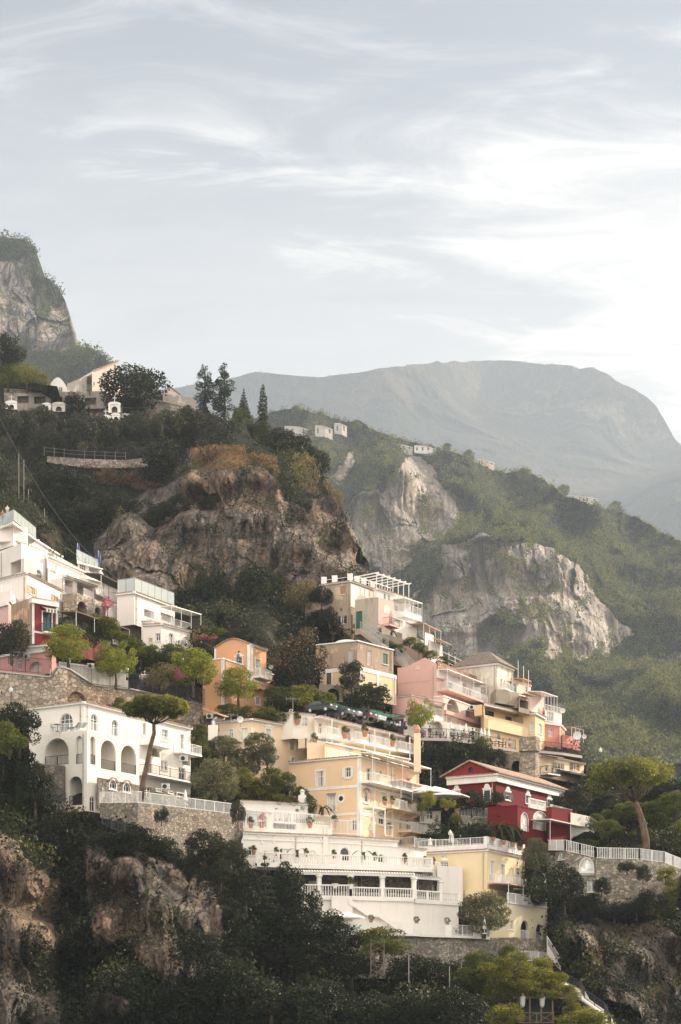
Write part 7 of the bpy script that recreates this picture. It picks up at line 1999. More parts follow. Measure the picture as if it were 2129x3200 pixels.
# bottom of the picture
tree('vine_tree', 'green', 1190, 2895, 3000, 177, 'bright-topped leafy tree on a lattice frame under the bottom terrace', 185)
tree('gazebo_tree', 'gold', 1570, 3115, 3230, 164, 'yellow-green flat tree at the picture bottom beside the gazebo', 130)
tree('gazebo_tree', 'gold', 1675, 3020, 3130, 170, 'golden sunlit tree over the gazebo roof', 160, var=1)
tree('gazebo_tree', 'green', 1590, 2980, 3100, 175, 'green tree directly below the stone base of the yellow house', 170, var=1)
tree('gazebo_tree', 'gold', 1830, 3150, 3240, 160, 'golden bush at the very bottom right of the gazebo', 190, var=2)
tree('gazebo_tree', 'gold', 1700, 2990, 3060, 178, 'small golden bush under the white stair wall', 90, var=2)
tree('araucaria_tree', 'conifer', 828, 2662, 2880, 182, 'dark layered conifer with pointed tip in front of the restaurant corner', 130)
cluster('wild_tree', 'dark wild tree on the slope between conifer and terrace wall', 'tree', 'dark trees below the restaurant', [(900, 2690, 2850, 100), (940, 2740, 2900, 130), (770, 2700, 2850, 100), (900, 2820, 2960, 160), (1000, 2830, 2960, 150), (1060, 2880, 3000, 140), (960, 2900, 3050, 180), (820, 2860, 3030, 180), (1100, 2960, 3080, 170), (1280, 2980, 3080, 150), (1380, 2980, 3090, 160), (1480, 2990, 3110, 160)], 'dark', 176)
cluster('wild_tree', 'dark wild tree on the low slope at the bottom of the picture', 'tree', 'dark trees at the bottom', [(700, 2980, 3150, 200), (850, 3030, 3220, 220), (560, 3040, 3240, 200), (1000, 3060, 3240, 220), (1150, 3080, 3240, 200), (1300, 3090, 3240, 200), (1430, 3080, 3240, 180), (430, 3080, 3260, 170), (740, 3110, 3280, 200), (620, 2900, 3040, 160)], 'dark', 160)
cluster('wild_bush', 'dark bush against the rubble retaining wall of the villa', 'bush', 'bushes below the villa wall', [(430, 2575, 2680, 130), (490, 2600, 2690, 120), (385, 2590, 2680, 110), (545, 2650, 2710, 80), (505, 2520, 2575, 45), (330, 2600, 2690, 110)], 'dark', 171)
cluster('wild_bush', 'mixed green bush at the lower end of the villa wall', 'bush', 'bushes at the wall end', [(640, 2590, 2700, 120), (700, 2620, 2720, 120), (620, 2660, 2760, 110), (690, 2680, 2780, 120), (745, 2500, 2590, 50), (745, 2640, 2740, 70)], 'grove', 178)
cluster('wild_tree', 'dark tree crowding the left side of the white villa', 'tree', 'trees left of the villa', [(60, 2195, 2350, 130), (10, 2230, 2420, 130), (60, 2330, 2500, 140), (110, 2380, 2540, 110), (20, 2450, 2620, 150), (110, 2480, 2640, 140), (180, 2530, 2660, 140), (250, 2560, 2680, 120)], 'dark', 177)
tree('wild_tree', 'green', 30, 2250, 2360, 173, 'sunlit green tree at the picture edge left of the villa', 110)
tree('garden_bush', 'green', 378, 2178, 2225, 200, 'bright bush against the street wall beside the umbrella pine', 50)
# hilltop
tree('round_tree', 'dark', 420, 1142, 1298, 366, 'big round dark tree over the hilltop cemetery', 205, var=0)
tree('round_tree', 'dark', 241, 1222, 1310, 365, 'smaller dark tree in front of the cemetery wall', 78, var=1)
tree('cypress_tree', 'bigcypress', 641, 1142, 1312, 356, 'tall ragged cypress nearer the round tree', 68)
tree('cypress_tree', 'bigcypress', 702, 1136, 1322, 356, 'tallest ragged cypress on the skyline', 78, var=1)
tree('cypress_tree', 'conifer', 762, 1212, 1300, 358, 'small tiered conifer between the tall and slim cypresses', 50, var=1)
tree('cypress_tree', 'cypress', 822, 1203, 1345, 352, 'slim columnar cypress at the edge of the hilltop', 34)
tree('pine_tree', 'dark', 28, 1034, 1180, 372, 'dark flat-branched pine at the top of the hill by the picture edge', 95, var=2)
tree('pine_tree', 'green', 25, 1130, 1215, 370, 'green tree under the dark edge pine on the hilltop', 90, var=2)
tree('pine_tree', 'gold', 85, 1120, 1218, 368, 'golden sunlit shrub tree beside the edge pine on the hilltop', 80)
tree('pine_tree', 'gold', 135, 1168, 1220, 368, 'low golden shrub at the end of the hilltop tree group', 50, var=1)
tree('round_tree', 'green', 760, 1268, 1415, 350, 'bright green round tree below the tall cypresses', 88)
for i, (x, yt, yb) in enumerate(((20, 1270, 1385), (75, 1285, 1400), (130, 1268, 1390), (195, 1295, 1412), (255, 1288, 1408), (318, 1298, 1418), (365, 1308, 1432), (412, 1280, 1400), (470, 1288, 1402), (525, 1282, 1392), (590, 1270, 1385), (640, 1290, 1402), (695, 1308, 1412), (805, 1318, 1420), (560, 1328, 1412), (490, 1330, 1404), (150, 1330, 1430), (60, 1340, 1450), (230, 1340, 1440), (730, 1330, 1425), (10, 1370, 1480), (110, 1390, 1500))):
    tree('olive_tree', 'grove', x, yt, yb, 338 + (i % 4) * 4, 'dusty olive tree in the hilltop grove above the wooden fence', 105, 'tree', 'olive trees of the hilltop grove', i % 4)
tree('wild_bush', 'dark', 540, 1372, 1510, 322, 'large dark bush on the rust-grass lip of the cliff', 180, var=1)
tree('wild_bush', 'tan', 945, 1412, 1610, 300, 'tall sunlit tan-green bush on the shoulder of the dark cliff', 120)
tree('wild_bush', 'dark', 998, 1405, 1490, 322, 'dark round tree at the outer edge of the hilltop', 72, var=2)
tree('wild_bush', 'tan', 1047, 1515, 1610, 300, 'small tan bush hanging off the outer cliff edge', 55, var=1)
cluster('wild_bush', 'dark bush on the hill edge between slim cypress and cliff shoulder', 'bush', 'bushes on the hill edge', [(880, 1335, 1420, 90), (930, 1350, 1420, 80), (870, 1400, 1480, 80), (910, 1380, 1450, 70), (965, 1385, 1440, 60)], 'dark', 335)
cluster('wild_bush', 'dark bush clinging to the shaded cliff face', 'bush', 'bushes on the dark cliff', [(560, 1540, 1620, 70), (500, 1560, 1640, 80), (650, 1550, 1600, 60), (380, 1540, 1640, 110), (300, 1560, 1680, 130), (250, 1480, 1600, 130), (200, 1560, 1700, 140), (470, 1600, 1680, 80), (310, 1700, 1790, 90), (1010, 1700, 1750, 40), (960, 1640, 1700, 50), (180, 1450, 1560, 130), (120, 1500, 1640, 130), (50, 1540, 1640, 120)], 'dark', 283)
for i, (x, yt, yb, D) in enumerate(((926, 1268, 1300, 1500), (1398, 1384, 1412, 1450), (1636, 1462, 1500, 1500), (1115, 1312, 1345, 1480), (1760, 1512, 1550, 1500), (1925, 1565, 1600, 1500), (1460, 1405, 1450, 1450))):
    tree('ridge_tree', 'green', x, yt, yb, D, ['lone tree beside the pink ridge house', 'lone round tree on the ridge before the flat grey building', 'large round tree standing proud of the long ridge', 'tall tree between white ridge house and low building', 'ridge tree beside the farthest white house', 'small ridge tree past the farthest white house', 'broad tree on the ridge near the brown house'][i], (yb - yt) * 1.1, var=i % 3)

# umbrella pines, built as they lean
def umbrella_pine(label, base, fork, way, crown, D, seed, n=15000, thick=0.32):
    rg = np.random.default_rng(seed)
    root = thing('umbrella_pine', pt(*base, D), label, 'tree')
    F_ = pt(*fork, D); x0, x1, y0, y1 = crown
    cx_, wid = (x0 + x1) / 2, (x1 - x0) / 2; C = pt(cx_, (y0 + y1) / 2, D); rad = wid / _z[2] / FOC * D; hh = (y1 - y0) / 2 / _z[2] / FOC * D
    mb = MB(); P_ = [pt(*base, D) - Vector((0, 0, .8))] + [pt(*w_, D) for w_ in way] + [F_]
    mb.tube(P_, [thick * (1.15 - .5 * i / (len(P_) - 1)) for i in range(len(P_))], 9)
    mb.build('trunk', bark((0.16, 0.105, 0.075)), root, smooth=True)
    lob = []
    for k in range(26):
        a = k * 2.399; rr = math.sqrt((k + .5) / 26) * rad * .84
        p = Vector((C.x + math.cos(a) * rr, C.y + math.sin(a) * rr, C.z + hh * (.45 * (1 - (rr / rad) ** 2) - .05) + rg.normal() * hh * .14))
        r = rad * rg.uniform(.17, .27); lob.append((p.x - root.location.x, p.y - root.location.y, p.z - root.location.z, r, r, hh * rg.uniform(.38, .56)))
        b_ = MB(); m_ = F_.lerp(p, .5) + Vector((0, 0, -hh * .25)); b_.tube([F_, m_, p - Vector((0, 0, hh * .25))], [thick * .32, thick * .2, thick * .07], 5)
        if k % 2 == 0: b_.build('branch', bark((0.13, 0.09, 0.065)), root, smooth=True)
    me = mk_leaves('crown', lob, n, .34, leafmat((0.13, 0.145, 0.045), 0.45, 0.8, (0.04, 0.052, 0.018)), seed, .4)
    c = bpy.data.objects.new('crown', me); COL.objects.link(c); c.parent = root
Z(0, 2050, 2.24)
umbrella_pine('umbrella pine with slender leaning trunk in front of the white villa', (985, 965), (1078, 478), [(1000, 900), (1030, 760), (1058, 620), (1080, 540)], (880, 1338, 262, 480), 176.5, 5, thick=.27)
Z(0, 0, 1)
umbrella_pine('wide umbrella pine leaning over the garden wall right of the red villa', (2021, 2672), (1985, 2505), [(2018, 2620), (2008, 2570), (1995, 2530)], (1828, 2120, 2368, 2492), 209.5, 6, 14000, .45)
# ================================================================ small things of the town
def rotz(v, a): return Vector((v.x * math.cos(a) - v.y * math.sin(a), v.x * math.sin(a) + v.y * math.cos(a), v.z))
def loc_mb(mb, o, a=0.0):
    mb.v = [o + rotz(p, a) for p in mb.v]; return mb
# closed and open parasols
M_CAN = paint((0.80, 0.78, 0.74), 0.8)
def parasol_closed(x, yt, yb, D, label, group='closed white parasols'):
    p = pt(x, yb, D); h = pt(x, yt, D).z - p.z
    r = thing('closed_parasol', p, label, 'parasol', group)
    q = MB(); q.lathe(p, [(.25, 0), (.25, .08), (.03, .1), (.03, h * .3)], 8); q.build('pole', M_RAIL, r)
    q = MB(); q.lathe(p, [(.10, h * .25), (.22, h * .3), (.17, h * .55), (.10, h * .85), (.02, h)], 7); q.build('canopy', M_CAN, r)
def parasol_open(x, yt, yb, D, rad, label, group='open white parasols'):
    p = pt(x, yb, D); h = pt(x, yt, D).z - p.z
    r = thing('open_parasol', p, label, 'parasol', group)
    q = MB(); q.lathe(p, [(.3, 0), (.3, .08), (.035, .1), (.03, h)], 8); q.build('pole', M_RAIL, r)
    q = MB(); q.lathe(p, [(rad, h - rad * .28 - .12), (rad, h - rad * .28), (rad * .5, h - rad * .12), (.03, h + .05)], 8); q.build('canopy', M_CAN, r)
Z(0, 2050, 2.24); parasol_closed(1298, 935, 1045, 180.5, 'closed white parasol behind the picket fence of the villa terrace')
Z(1200, 2450, 1.688)
for x, yt, yb, D, l_ in ((245, 282, 338, 206, 'closed white parasol at the near end of the white loggia roof'), (351, 248, 330, 207, 'slim closed parasol beside the lamp on the white loggia roof'), (363, 258, 330, 207.6, 'second closed parasol behind the slim one'), (404, 268, 328, 208, 'closed parasol against the round clipped bush'), (413, 280, 328, 207.5, 'short closed parasol in front of the round clipped bush'), (485, 260, 320, 207, 'closed parasol nearest the yellow house parapet'), (850, 484, 548, 203, 'closed parasol on the small terrace right of the yellow house'), (531, 697, 790, 189, 'closed white parasol with pole at the olive on the bottom terrace')): parasol_closed(x, yt, yb, D, l_)
for x, yt, yb, D, rr, l_ in ((215, 8, 70, 214, 3.2, 'big open white parasol right beside the peach building'), (270, 14, 80, 213, 3.2, 'middle open white parasol over the potted garden'), (322, 30, 90, 212, 3.0, 'open white parasol nearest the red villa')): parasol_open(x, yt, yb, D, rr, l_)
Z(650, 2400, 2.24)
parasol_closed(640, 760, 835, 189.8, 'closed white parasol at the left end of the dining terrace pergola'); parasol_open(848, 1005, 1150, 186.3, 1.9, 'open white parasol at the near end of the bottom terrace'); parasol_open(975, 1010, 1155, 187, 1.9, 'open white parasol under the outer stair')
Z(1200, 1950, 2.24)
for x, yt, yb, D, l_ in ((469, 682, 750, 231, 'tall closed parasol beside the flowering cafe bush'), (533, 700, 790, 232.5, 'closed parasol before the pink wall of the cafe terrace'), (575, 695, 795, 233, 'closed parasol second along the cafe terrace'), (683, 725, 810, 234.5, 'closed parasol before the yellow house end'), (735, 725, 830, 235.5, 'closed parasol at the yellow house railing'), (705, 728, 815, 235, 'thin closed parasol between two others on the cafe terrace')): parasol_closed(x, yt, yb, D, l_)
# potted plants
M_TERR = paint((0.42, 0.19, 0.12), 0.8)
def pot_plant(x, y, D, label, s=1.0, kind='ball', group=None, z=None):
    s *= .72
    p = pt(x, y, D)
    if z is not None: p = Vector((p.x, p.y, z))
    r = thing('potted_plant', p, label, 'potted plant', group)
    q = MB(); q.lathe(p, [(.16 * s, 0), (.26 * s, .35 * s), (.30 * s, .42 * s), (.24 * s, .42 * s)], 10); q.build('pot', M_TERR if kind != 'urn' else M_TRIM, r)
    k = {'ball': ('ball', 0), 'bush': ('green', 0), 'urn': ('green', 1), 'pinkish': ('pink', 0), 'dark': ('ball', 0)}[kind]
    me, tr = proto(*k); c = bpy.data.objects.new('foliage', me); COL.objects.link(c); c.parent = r
    c.location = (0, 0, .38 * s); c.scale = (.75 * s, .75 * s, .75 * s)
Z(650, 2400, 2.24)
for x, y, l_ in ((481, 616, 'beside the first dark door'), (690, 624, 'between the blind arch doors'), (884, 634, 'left of the big dark arched door'), (1170, 650, 'left of the small arched door'), (1378, 668, 'on the balustrade at the grey arch'), (323, 604, 'at the window end of the balcony')): pot_plant(x, y, 189.0 + x / 300, 'flower pot on the upper restaurant balustrade ' + l_, 1.25, 'bush', 'flower pots on the upper balustrade')
for x, y, D, l_ in ((876, 1078, 184.3, 'first post from the conifer side'), (1143, 1092, 184.9, 'second post along'), (1460, 1104, 186.3, 'third post along')): pot_plant(x, y, D, 'clipped ball shrub in terracotta pot on the bottom terrace, ' + l_, 1.25, 'ball', 'ball shrubs on the bottom terrace')
Z(1200, 2450, 1.688)
for x, y, D, l_ in ((172, 748, 187.3, 'fourth post along'), (334, 752, 189.3, 'fifth post along'), (482, 760, 191.7, 'sixth post along by the olive'), (562, 772, 194, 'half under the olive branches')): pot_plant(x, y, D, 'clipped ball shrub in terracotta pot on the bottom terrace, ' + l_, 1.25, 'ball', 'ball shrubs on the bottom terrace')
for x, y, l_ in ((578, 300, 'on the corner parapet post'), (632, 322, 'on the second parapet post'), (680, 330, 'with pink flowers on the third parapet post'), (716, 350, 'on the last parapet post')): pot_plant(x, y, 201 + (x - 545) / 40, 'potted shrub of the yellow house roof ' + l_, 1.4, 'bush', 'potted shrubs on the yellow house')
for x, y, D, l_ in ((112, 405, 195, 'near the grey arch end'), (262, 425, 199, 'at the far balustrade end'), (218, 420, 198, 'next to the far end')): pot_plant(x, y, D, 'small pot plant on the upper restaurant balustrade ' + l_, 1.1, 'bush', 'flower pots on the upper balustrade')
for x, y, D, l_ in ((330, 140, 211, 'under the clipped round shrub'), (385, 155, 212, 'by the ornate white railing'), (440, 100, 213, 'among bushes at the red villa')): pot_plant(x, y, D, 'large terracotta pot ' + l_, 1.8, 'bush', 'pots of the red villa garden')
Z(650, 2400, 2.24)
for x, y, D, l_ in ((890, 842, 188.8, 'on the tallest plinth of the dining balustrade'), (1000, 848, 189, 'on the plinth at the stair head')): pot_plant(x, y, D, 'white urn with shrub ' + l_, 1.7, 'urn')
pot_plant(376, 420, 193, 'pink flowering shrub on the glazed terrace of the restaurant', 2.2, 'pinkish'); pot_plant(300, 420, 192, 'dull red flower pot beside the pink flowering shrub', 1.6, 'bush'); pot_plant(715, 420, 198, 'dark purple pot plant on the terrace below the balustrade', 1.6, 'ball')
for x, y, D, l_ in ((888, 418, 199, 'beside the peach building door'), (1270, 470, 201.5, 'by the gazebo frame on the roof terrace')): pot_plant(x, y, D, 'bushy pot plant ' + l_, 1.8, 'bush')
Z(600, 2150, 2.09)
for x, y, D, l_ in ((690, 238, 211.3, 'on the round balcony by the ladder'), (800, 375, 209, 'on the middle peach terrace'), (1000, 330, 213, 'hanging from the first long balcony'), (1130, 318, 215, 'between the balcony columns'), (1310, 380, 222, 'on the third hotel balcony'), (1415, 385, 226, 'at the end of the hotel balconies')): pot_plant(x, y, D, 'leafy hotel plant ' + l_, 1.9, 'bush')
for x, y, D, l_ in ((1260, 765, 203.5, 'first'), (1310, 760, 205, 'second'), (1425, 785, 208, 'third')): pot_plant(x, y, D, 'flower box plant on the peach building balcony, %s from its corner' % l_, 1.3, 'bush')
# palms
def palm(x, y, D, h, label, name='palm_plant', nf=11):
    p = pt(x, y, D); r = thing(name, p, label, 'palm'); q = MB(); q.lathe(p, [(.18, 0), (.15, h * .35), (.1, h * .4)], 7); q.build('trunk', bark(), r)
    q = MB()
    for k in range(nf):
        a = 2.4 * k; L = h * (.8 + .3 * random.random()); top = p + Vector((0, 0, h * .4)); pr = top
        up = .75 if k % 2 else .35
        for s in range(1, 7):
            t = s / 6; c = top + Vector((math.cos(a) * L * t, math.sin(a) * L * t, L * (up * t - .85 * t * t)))
            w = h * .10 * (1 - t * .6); sd = Vector((-math.sin(a), math.cos(a), 0)) * w
            q.face([pr - sd, pr + sd, c + sd * .8 + Vector((0, 0, -.05)), c - sd * .8 + Vector((0, 0, -.05))]); pr = c
    q.build('fronds', leafmat((0.05, 0.075, 0.025), 0.3, 0.4), r)
Z(650, 2400, 2.24); palm(800, 330, 200, 2.0, 'small palm behind the restaurant roof balustrade'); palm(625, 622, 189.5, 1.7, 'banana-leaved plant in the first gap of the upper balustrade', nf=5); palm(1088, 640, 192.5, 1.8, 'fan-leaved plant right of the big dark arched door', nf=5)
Z(0, 1550, 2.24); palm(435, 415, 249, 2.3, 'palm on the hotel terrace below the glass deck')
Z(1200, 2450, 1.688); palm(605, 290, 208, 3.2, 'dark fan palm at the foot of the red villa wall'); palm(660, 285, 207.5, 3.0, 'second dark palm below the red villa wall')
# parked cars on the roof, noses towards the sea
def car(x, y, D, a, body, label, L=4.0, hatch=True, c0=None):
    p = pt(x, y, D); r = thing('parked_car', p, label, 'car', 'cars parked on the hotel roof')
    W = 1.72; q = MB()
    prof = [(-L / 2, .35), (-L / 2, .75), (-L / 2 + .15, .92), (-L * .2, 1.0), (-L * .06, 1.42), (L * .28, 1.47), (L * .44, 1.05), (L / 2, .9), (L / 2, .35)]
    n = len(prof); sides = []
    for yy, ins in ((-W / 2, .0), (-W / 2 + .12, .0), (W / 2 - .12, 0), (W / 2, .0)):
        k = .93 if abs(yy) > W / 2 - .05 else 1.0
        sides.append([Vector((u * k, yy * (1 if v < 1.0 else .86), .35 + (v - .35) * (1 if k == 1 else .93))) for u, v in prof])
    base = len(q.v)
    for s_ in sides: q.v.extend(s_)
    for j in range(3):
        for i in range(n):
            a0 = base + j * n + i; a1 = base + j * n + (i + 1) % n
            q.f.append([a0, a1, a1 + n, a0 + n]); q.mi.append(0)
    q.f.append([base + i for i in range(n)][::-1]); q.f.append([base + 3 * n + i for i in range(n)]); q.mi += [0, 0]
    loc_mb(q, p, a).build('body', paint(body, 0.25, 0.3, 0.6), r, smooth=False)
    q = MB()
    q.face([(-L * .19, -W * .38, 1.03), (-L * .19, W * .38, 1.03), (-L * .075, W * .36, 1.40), (-L * .075, -W * .36, 1.40)]); loc_mb(q, p + Vector((0, 0, .012)), a)
    q.v = [v_ + rotz(Vector((-.02, 0, 0.0)), a) for v_ in q.v]; q.build('windscreen', glass((0.02, 0.025, 0.03)), r)
    q = MB(); q.face([(L * .425, -W * .38, 1.1), (L * .425, W * .38, 1.1), (L * .295, W * .36, 1.42), (L * .295, -W * .36, 1.42)]); loc_mb(q, p + Vector((0, 0, .015)), a); q.v = [v_ + rotz(Vector((.025, 0, 0.0)), a) for v_ in q.v]; q.build('rear_window', glass((0.02, 0.025, 0.03)), r)
    for sg in (-1, 1):
        q = MB(); q.face([(-L * .13, sg * W * .455, 1.05), (L * .36, sg * W * .455, 1.05), (L * .26, sg * W * .437, 1.38), (-L * .05, sg * W * .437, 1.38)]); loc_mb(q, p, a); q.build('side_window', glass((0.02, 0.025, 0.03)), r)
        for u in (-L * .31, L * .3):
            q = MB(); c = Vector((u, sg * (W / 2 - .02), .32)); q.tube([c - Vector((0, sg * .2, 0)), c + Vector((0, sg * .03, 0))], .32, 12); loc_mb(q, p, a); w_ = q.build('wheel', paint((0.02, 0.02, 0.02)), r)
            q = MB(); q.tube([c + Vector((0, sg * .03, 0)), c + Vector((0, sg * .045, 0))], .19, 10); loc_mb(q, p, a); q.build('rim', paint((0.5, 0.5, 0.5), 0.3, 0.8), w_)
        q = MB(); q.box(-L / 2 - .02, sg * .62 - .18, .68, -L / 2 + .06, sg * .62 + .18, .84); loc_mb(q, p, a); q.build('headlight', paint((0.75, 0.75, 0.75), 0.2), r)
        q = MB(); q.box(L / 2 - .05, sg * .68 - .12, .7, L / 2 + .02, sg * .68 + .12, .95); loc_mb(q, p, a); q.build('tail_light', paint((0.4, 0.02, 0.02), 0.2), r)
    q = MB(); q.box(L / 2, -.26, .5, L / 2 + .02, .26, .62); loc_mb(q, p, a); q.build('number_plate', paint((0.7, 0.7, 0.7)), r)
Z(600, 2150, 2.09)
car(950, 196, 215.5, R(150), (0.05, 0.06, 0.07), 'dark grey hatchback under the green canopy, nearest the vine pergola')
car(1030, 210, 219, R(150), (0.32, 0.34, 0.36), 'silver car mostly hidden between dark grey and dark red cars', 3.6)
car(1095, 220, 219.5, R(150), (0.10, 0.012, 0.018), 'dark red car in the middle of the roof row')
car(1168, 236, 222, R(145), (0.42, 0.43, 0.44), 'light grey car at the far end of the row, before the scooters', 3.7)
car(845, 165, 214.5, R(150), (0.03, 0.035, 0.04), 'black car under the vine end of the canopy', 3.6)
def scooter(x, y, D, a, c, label):
    p = pt(x, y, D); r = thing('scooter', p, label, 'scooter', 'scooters parked on the hotel roof')
    q = MB(); q.tube([(-.55, 0, .45), (-.3, 0, .55), (.1, 0, .38), (.35, 0, .6), (.75, 0, .68)], [.12, .16, .17, .2, .12], 8); q.box(.1, -.16, .5, .75, .16, .82); q.box(-.66, -.17, .35, -.52, .17, 1.0); loc_mb(q, p, a).build('body', paint(c, 0.3), r)
    q = MB(); q.tube([(.0, 0, .86), (.3, 0, .9), (.7, 0, .9)], [.1, .16, .12], 8); loc_mb(q, p, a).build('seat', M_DARK, r)
    q = MB(); q.bar((-.62, -.33, 1.08), (-.62, .33, 1.08), .05); q.bar((-.66, 0, .5), (-.6, 0, 1.1), .06); loc_mb(q, p, a).build('handlebar', M_IRON, r)
    for u in (-.68, .55): q = MB(); q.tube([(u, -.06, .27), (u, .06, .27)], .27, 12); loc_mb(q, p, a).build('wheel', M_DARK, r)
scooter(1290, 262, 226, R(200), (0.05, 0.05, 0.06), 'black scooter nearest the parked cars'); scooter(1330, 265, 226.6, R(200), (0.7, 0.7, 0.7), 'white scooter between two dark scooters'); scooter(1362, 272, 227, R(195), (0.04, 0.06, 0.08), 'dark blue scooter at the railing end of the roof')
# green mesh canopy over the cars
root = thing('car_canopy', pt(1150, 225, 223), 'translucent green net canopy on thin poles over the parked cars', 'canopy')
Cc = [pt(835, 130, 216), pt(1345, 195, 229), pt(1395, 180, 236), pt(930, 95, 224)]
Cz = [Vector((c.x, c.y, c.z)) for c in Cc]
m_, nt_, o_ = newmat('green_net'); t_ = NT(nt_)
a_ = t_.n('ShaderNodeBsdfTransparent'); g_ = t_.n('ShaderNodeBsdfTranslucent'); g_.inputs['Color'].default_value = (0.10, 0.50, 0.36, 1); gd = t_.n('ShaderNodeBsdfDiffuse'); gd.inputs['Color'].default_value = (0.12, 0.42, 0.30, 1)
x_ = t_.n('ShaderNodeMixShader'); x_.inputs[0].default_value = .5; t_.l(g_.outputs[0], x_.inputs[1]); t_.l(gd.outputs[0], x_.inputs[2])
y_ = t_.n('ShaderNodeMixShader'); t_.l(t_.maprange(t_.noise(1.2, 4), .35, .6, .6, .95), y_.inputs[0]); t_.l(a_.outputs[0], y_.inputs[1]); t_.l(x_.outputs[0], y_.inputs[2]); t_.l(y_.outputs[0], o_.inputs['Surface'])
q = MB(); N = 8
for i in range(N):
    for j in range(4):
        def cp(i, j):
            a = Cz[0].lerp(Cz[1], i / N); b_ = Cz[3].lerp(Cz[2], i / N); v = a.lerp(b_, j / 4); return v + Vector((0, 0, -.18 * math.sin(math.pi * ((i * 2) % N) / N)))
        q.face([cp(i, j), cp(i + 1, j), cp(i + 1, j + 1), cp(i, j + 1)])
q.build('net', m_, root)
q = MB()
for t in range(9):
    a, b_ = Cz[0].lerp(Cz[1], t / 8), Cz[3].lerp(Cz[2], t / 8); q.bar(a, b_, .05)
for s_ in (0, .5, 1): q.bar(Cz[0].lerp(Cz[3], s_), Cz[1].lerp(Cz[2], s_), .06)
q.build('frame', M_IRON, root)
for t in (0, .5, 1):
    for e0, e1 in ((Cz[0], Cz[1]), (Cz[3], Cz[2])):
        a = e0.lerp(e1, t); q = MB(); q.bar(a, a - Vector((0, 0, 2.6)), .07); q.build('pole', M_IRON, root)
# people
SKIN = paint((0.45, 0.27, 0.18), 0.6); HAIR = paint((0.05, 0.03, 0.02), 0.7)
def person(x, y, D, label, shirt, trousers, sit=False, a=0.0, hair=HAIR):
    p = pt(x, y, D)
    hip = .45 if sit else .9; B = hip - .05
    J = [(0, 0, B), (0, 0, B + .28), (0, 0, B + .50), (0, 0, B + .60), (0, 0, B + .70), (0, -.01, B + .80)]
    E = [(i, i + 1) for i in range(5)]; Rr = [.14, .13, .155, .06, .09, .085]
    for sg in (-1, 1):
        k = len(J)
        J += [(sg * .17, 0, B + .50), (sg * .23, -.03, B + .25), (sg * .20, -.20, B + .10), (sg * .18, -.26, B + .05)]; Rr += [.06, .045, .038, .035]; E += [(2, k), (k, k + 1), (k + 1, k + 2), (k + 2, k + 3)]
        k = len(J)
        J += ([(sg * .09, -.42, B), (sg * .1, -.44, .08), (sg * .1, -.56, .04)] if sit else [(sg * .1, -.02, .48), (sg * .11, .02, .08), (sg * .11, -.12, .04)]); Rr += [.085, .05, .04]; E += [(0, k), (k, k + 1), (k + 1, k + 2)]
    r = thing('person', p, label, 'person')
    me = bpy.data.meshes.new('body'); me.from_pydata([tuple(rotz(Vector(j), a)) for j in J], E, []); me.materials.append(SKIN)
    o = bpy.data.objects.new('body', me); COL.objects.link(o); o.parent = r
    md = o.modifiers.new('s', 'SKIN'); sv = me.skin_vertices[0].data
    for i, q_ in enumerate(Rr): sv[i].radius = (q_, q_ * .8); sv[i].use_root = (i == 0)
    o.modifiers.new('u', 'SUBSURF').levels = 1; o.modifiers['u'].render_levels = 2
    q = MB(); q.lathe((0, 0, 0), [(.20, B + .0), (.185, B + .25), (.205, B + .45), (.10, B + .60)], 10); q.v = [Vector((v.x * 1.0, v.y * .75, v.z)) for v in q.v]
    for sg in (-1, 1): q.tube([(sg * .19, 0, B + .48), (sg * .245, -.02, B + .27)], [.075, .07], 7)
    loc_mb(q, p, a).build('shirt', paint(shirt, .8), r, smooth=True)
    q = MB()
    for sg in (-1, 1): q.tube([(sg * .07, 0, B + .03), J[9 + (0 if sg < 0 else 0)] if False else ((sg * .09, -.40, B) if sit else (sg * .1, -.02, .48)), ((sg * .1, -.43, .12) if sit else (sg * .11, .02, .1))], [.12, .1, .075], 8)
    loc_mb(q, p, a).build('trousers', paint(trousers, .8), r, smooth=True)
    q = MB(); q.ball((0, .02, B + .86), .115, 10, (1, 1.05, .9)); loc_mb(q, p, a).build('hair', hair, r, smooth=True)
Z(0, 1550, 2.24)
person(52, 148, 243.5, 'person in pale shirt standing on the top hotel deck behind the glass', (0.6, 0.55, 0.5), (0.3, 0.27, 0.24)); person(18, 158, 243.8, 'person in brown sitting low on the top hotel deck', (0.3, 0.2, 0.13), (0.1, 0.1, 0.12), True)
Z(0, 2050, 2.24)
person(992, 215, 209.5, 'person in white shirt leaning on the street railing left of the hanging bush', (0.75, 0.73, 0.7), (0.1, 0.11, 0.15)); person(1012, 210, 209.9, 'person in dark cap and light shirt beside the white-shirted one', (0.5, 0.5, 0.52), (0.05, 0.05, 0.06), hair=paint((0.5, 0.5, 0.5))); person(1034, 215, 210.3, 'person in blue shirt third in the group on the street', (0.10, 0.2, 0.4), (0.2, 0.2, 0.2)); person(1165, 262, 212.6, 'person in grey walking alone behind the dark street railing', (0.35, 0.35, 0.36), (0.05, 0.05, 0.06))
Z(1200, 1950, 2.24)
person(622, 822, 231.6, 'person in dark dress standing among the cafe tables', (0.03, 0.03, 0.035), (0.03, 0.03, 0.035)); person(322, 783, 229, 'person in blue seated by the arcade wall', (0.05, 0.1, 0.25), (0.05, 0.05, 0.07), True); person(560, 812, 231.2, 'person in red top seated at a cafe table', (0.45, 0.06, 0.05), (0.1, 0.1, 0.1), True); person(880, 872, 236.3, 'person in white seated near the stone tower railing', (0.7, 0.7, 0.7), (0.1, 0.1, 0.1), True)
Z(500, 1750, 2.24); person(552, 738, 218.2, 'person in blue looking out of the orange house window', (0.12, 0.16, 0.35), (0.1, 0.1, 0.1))
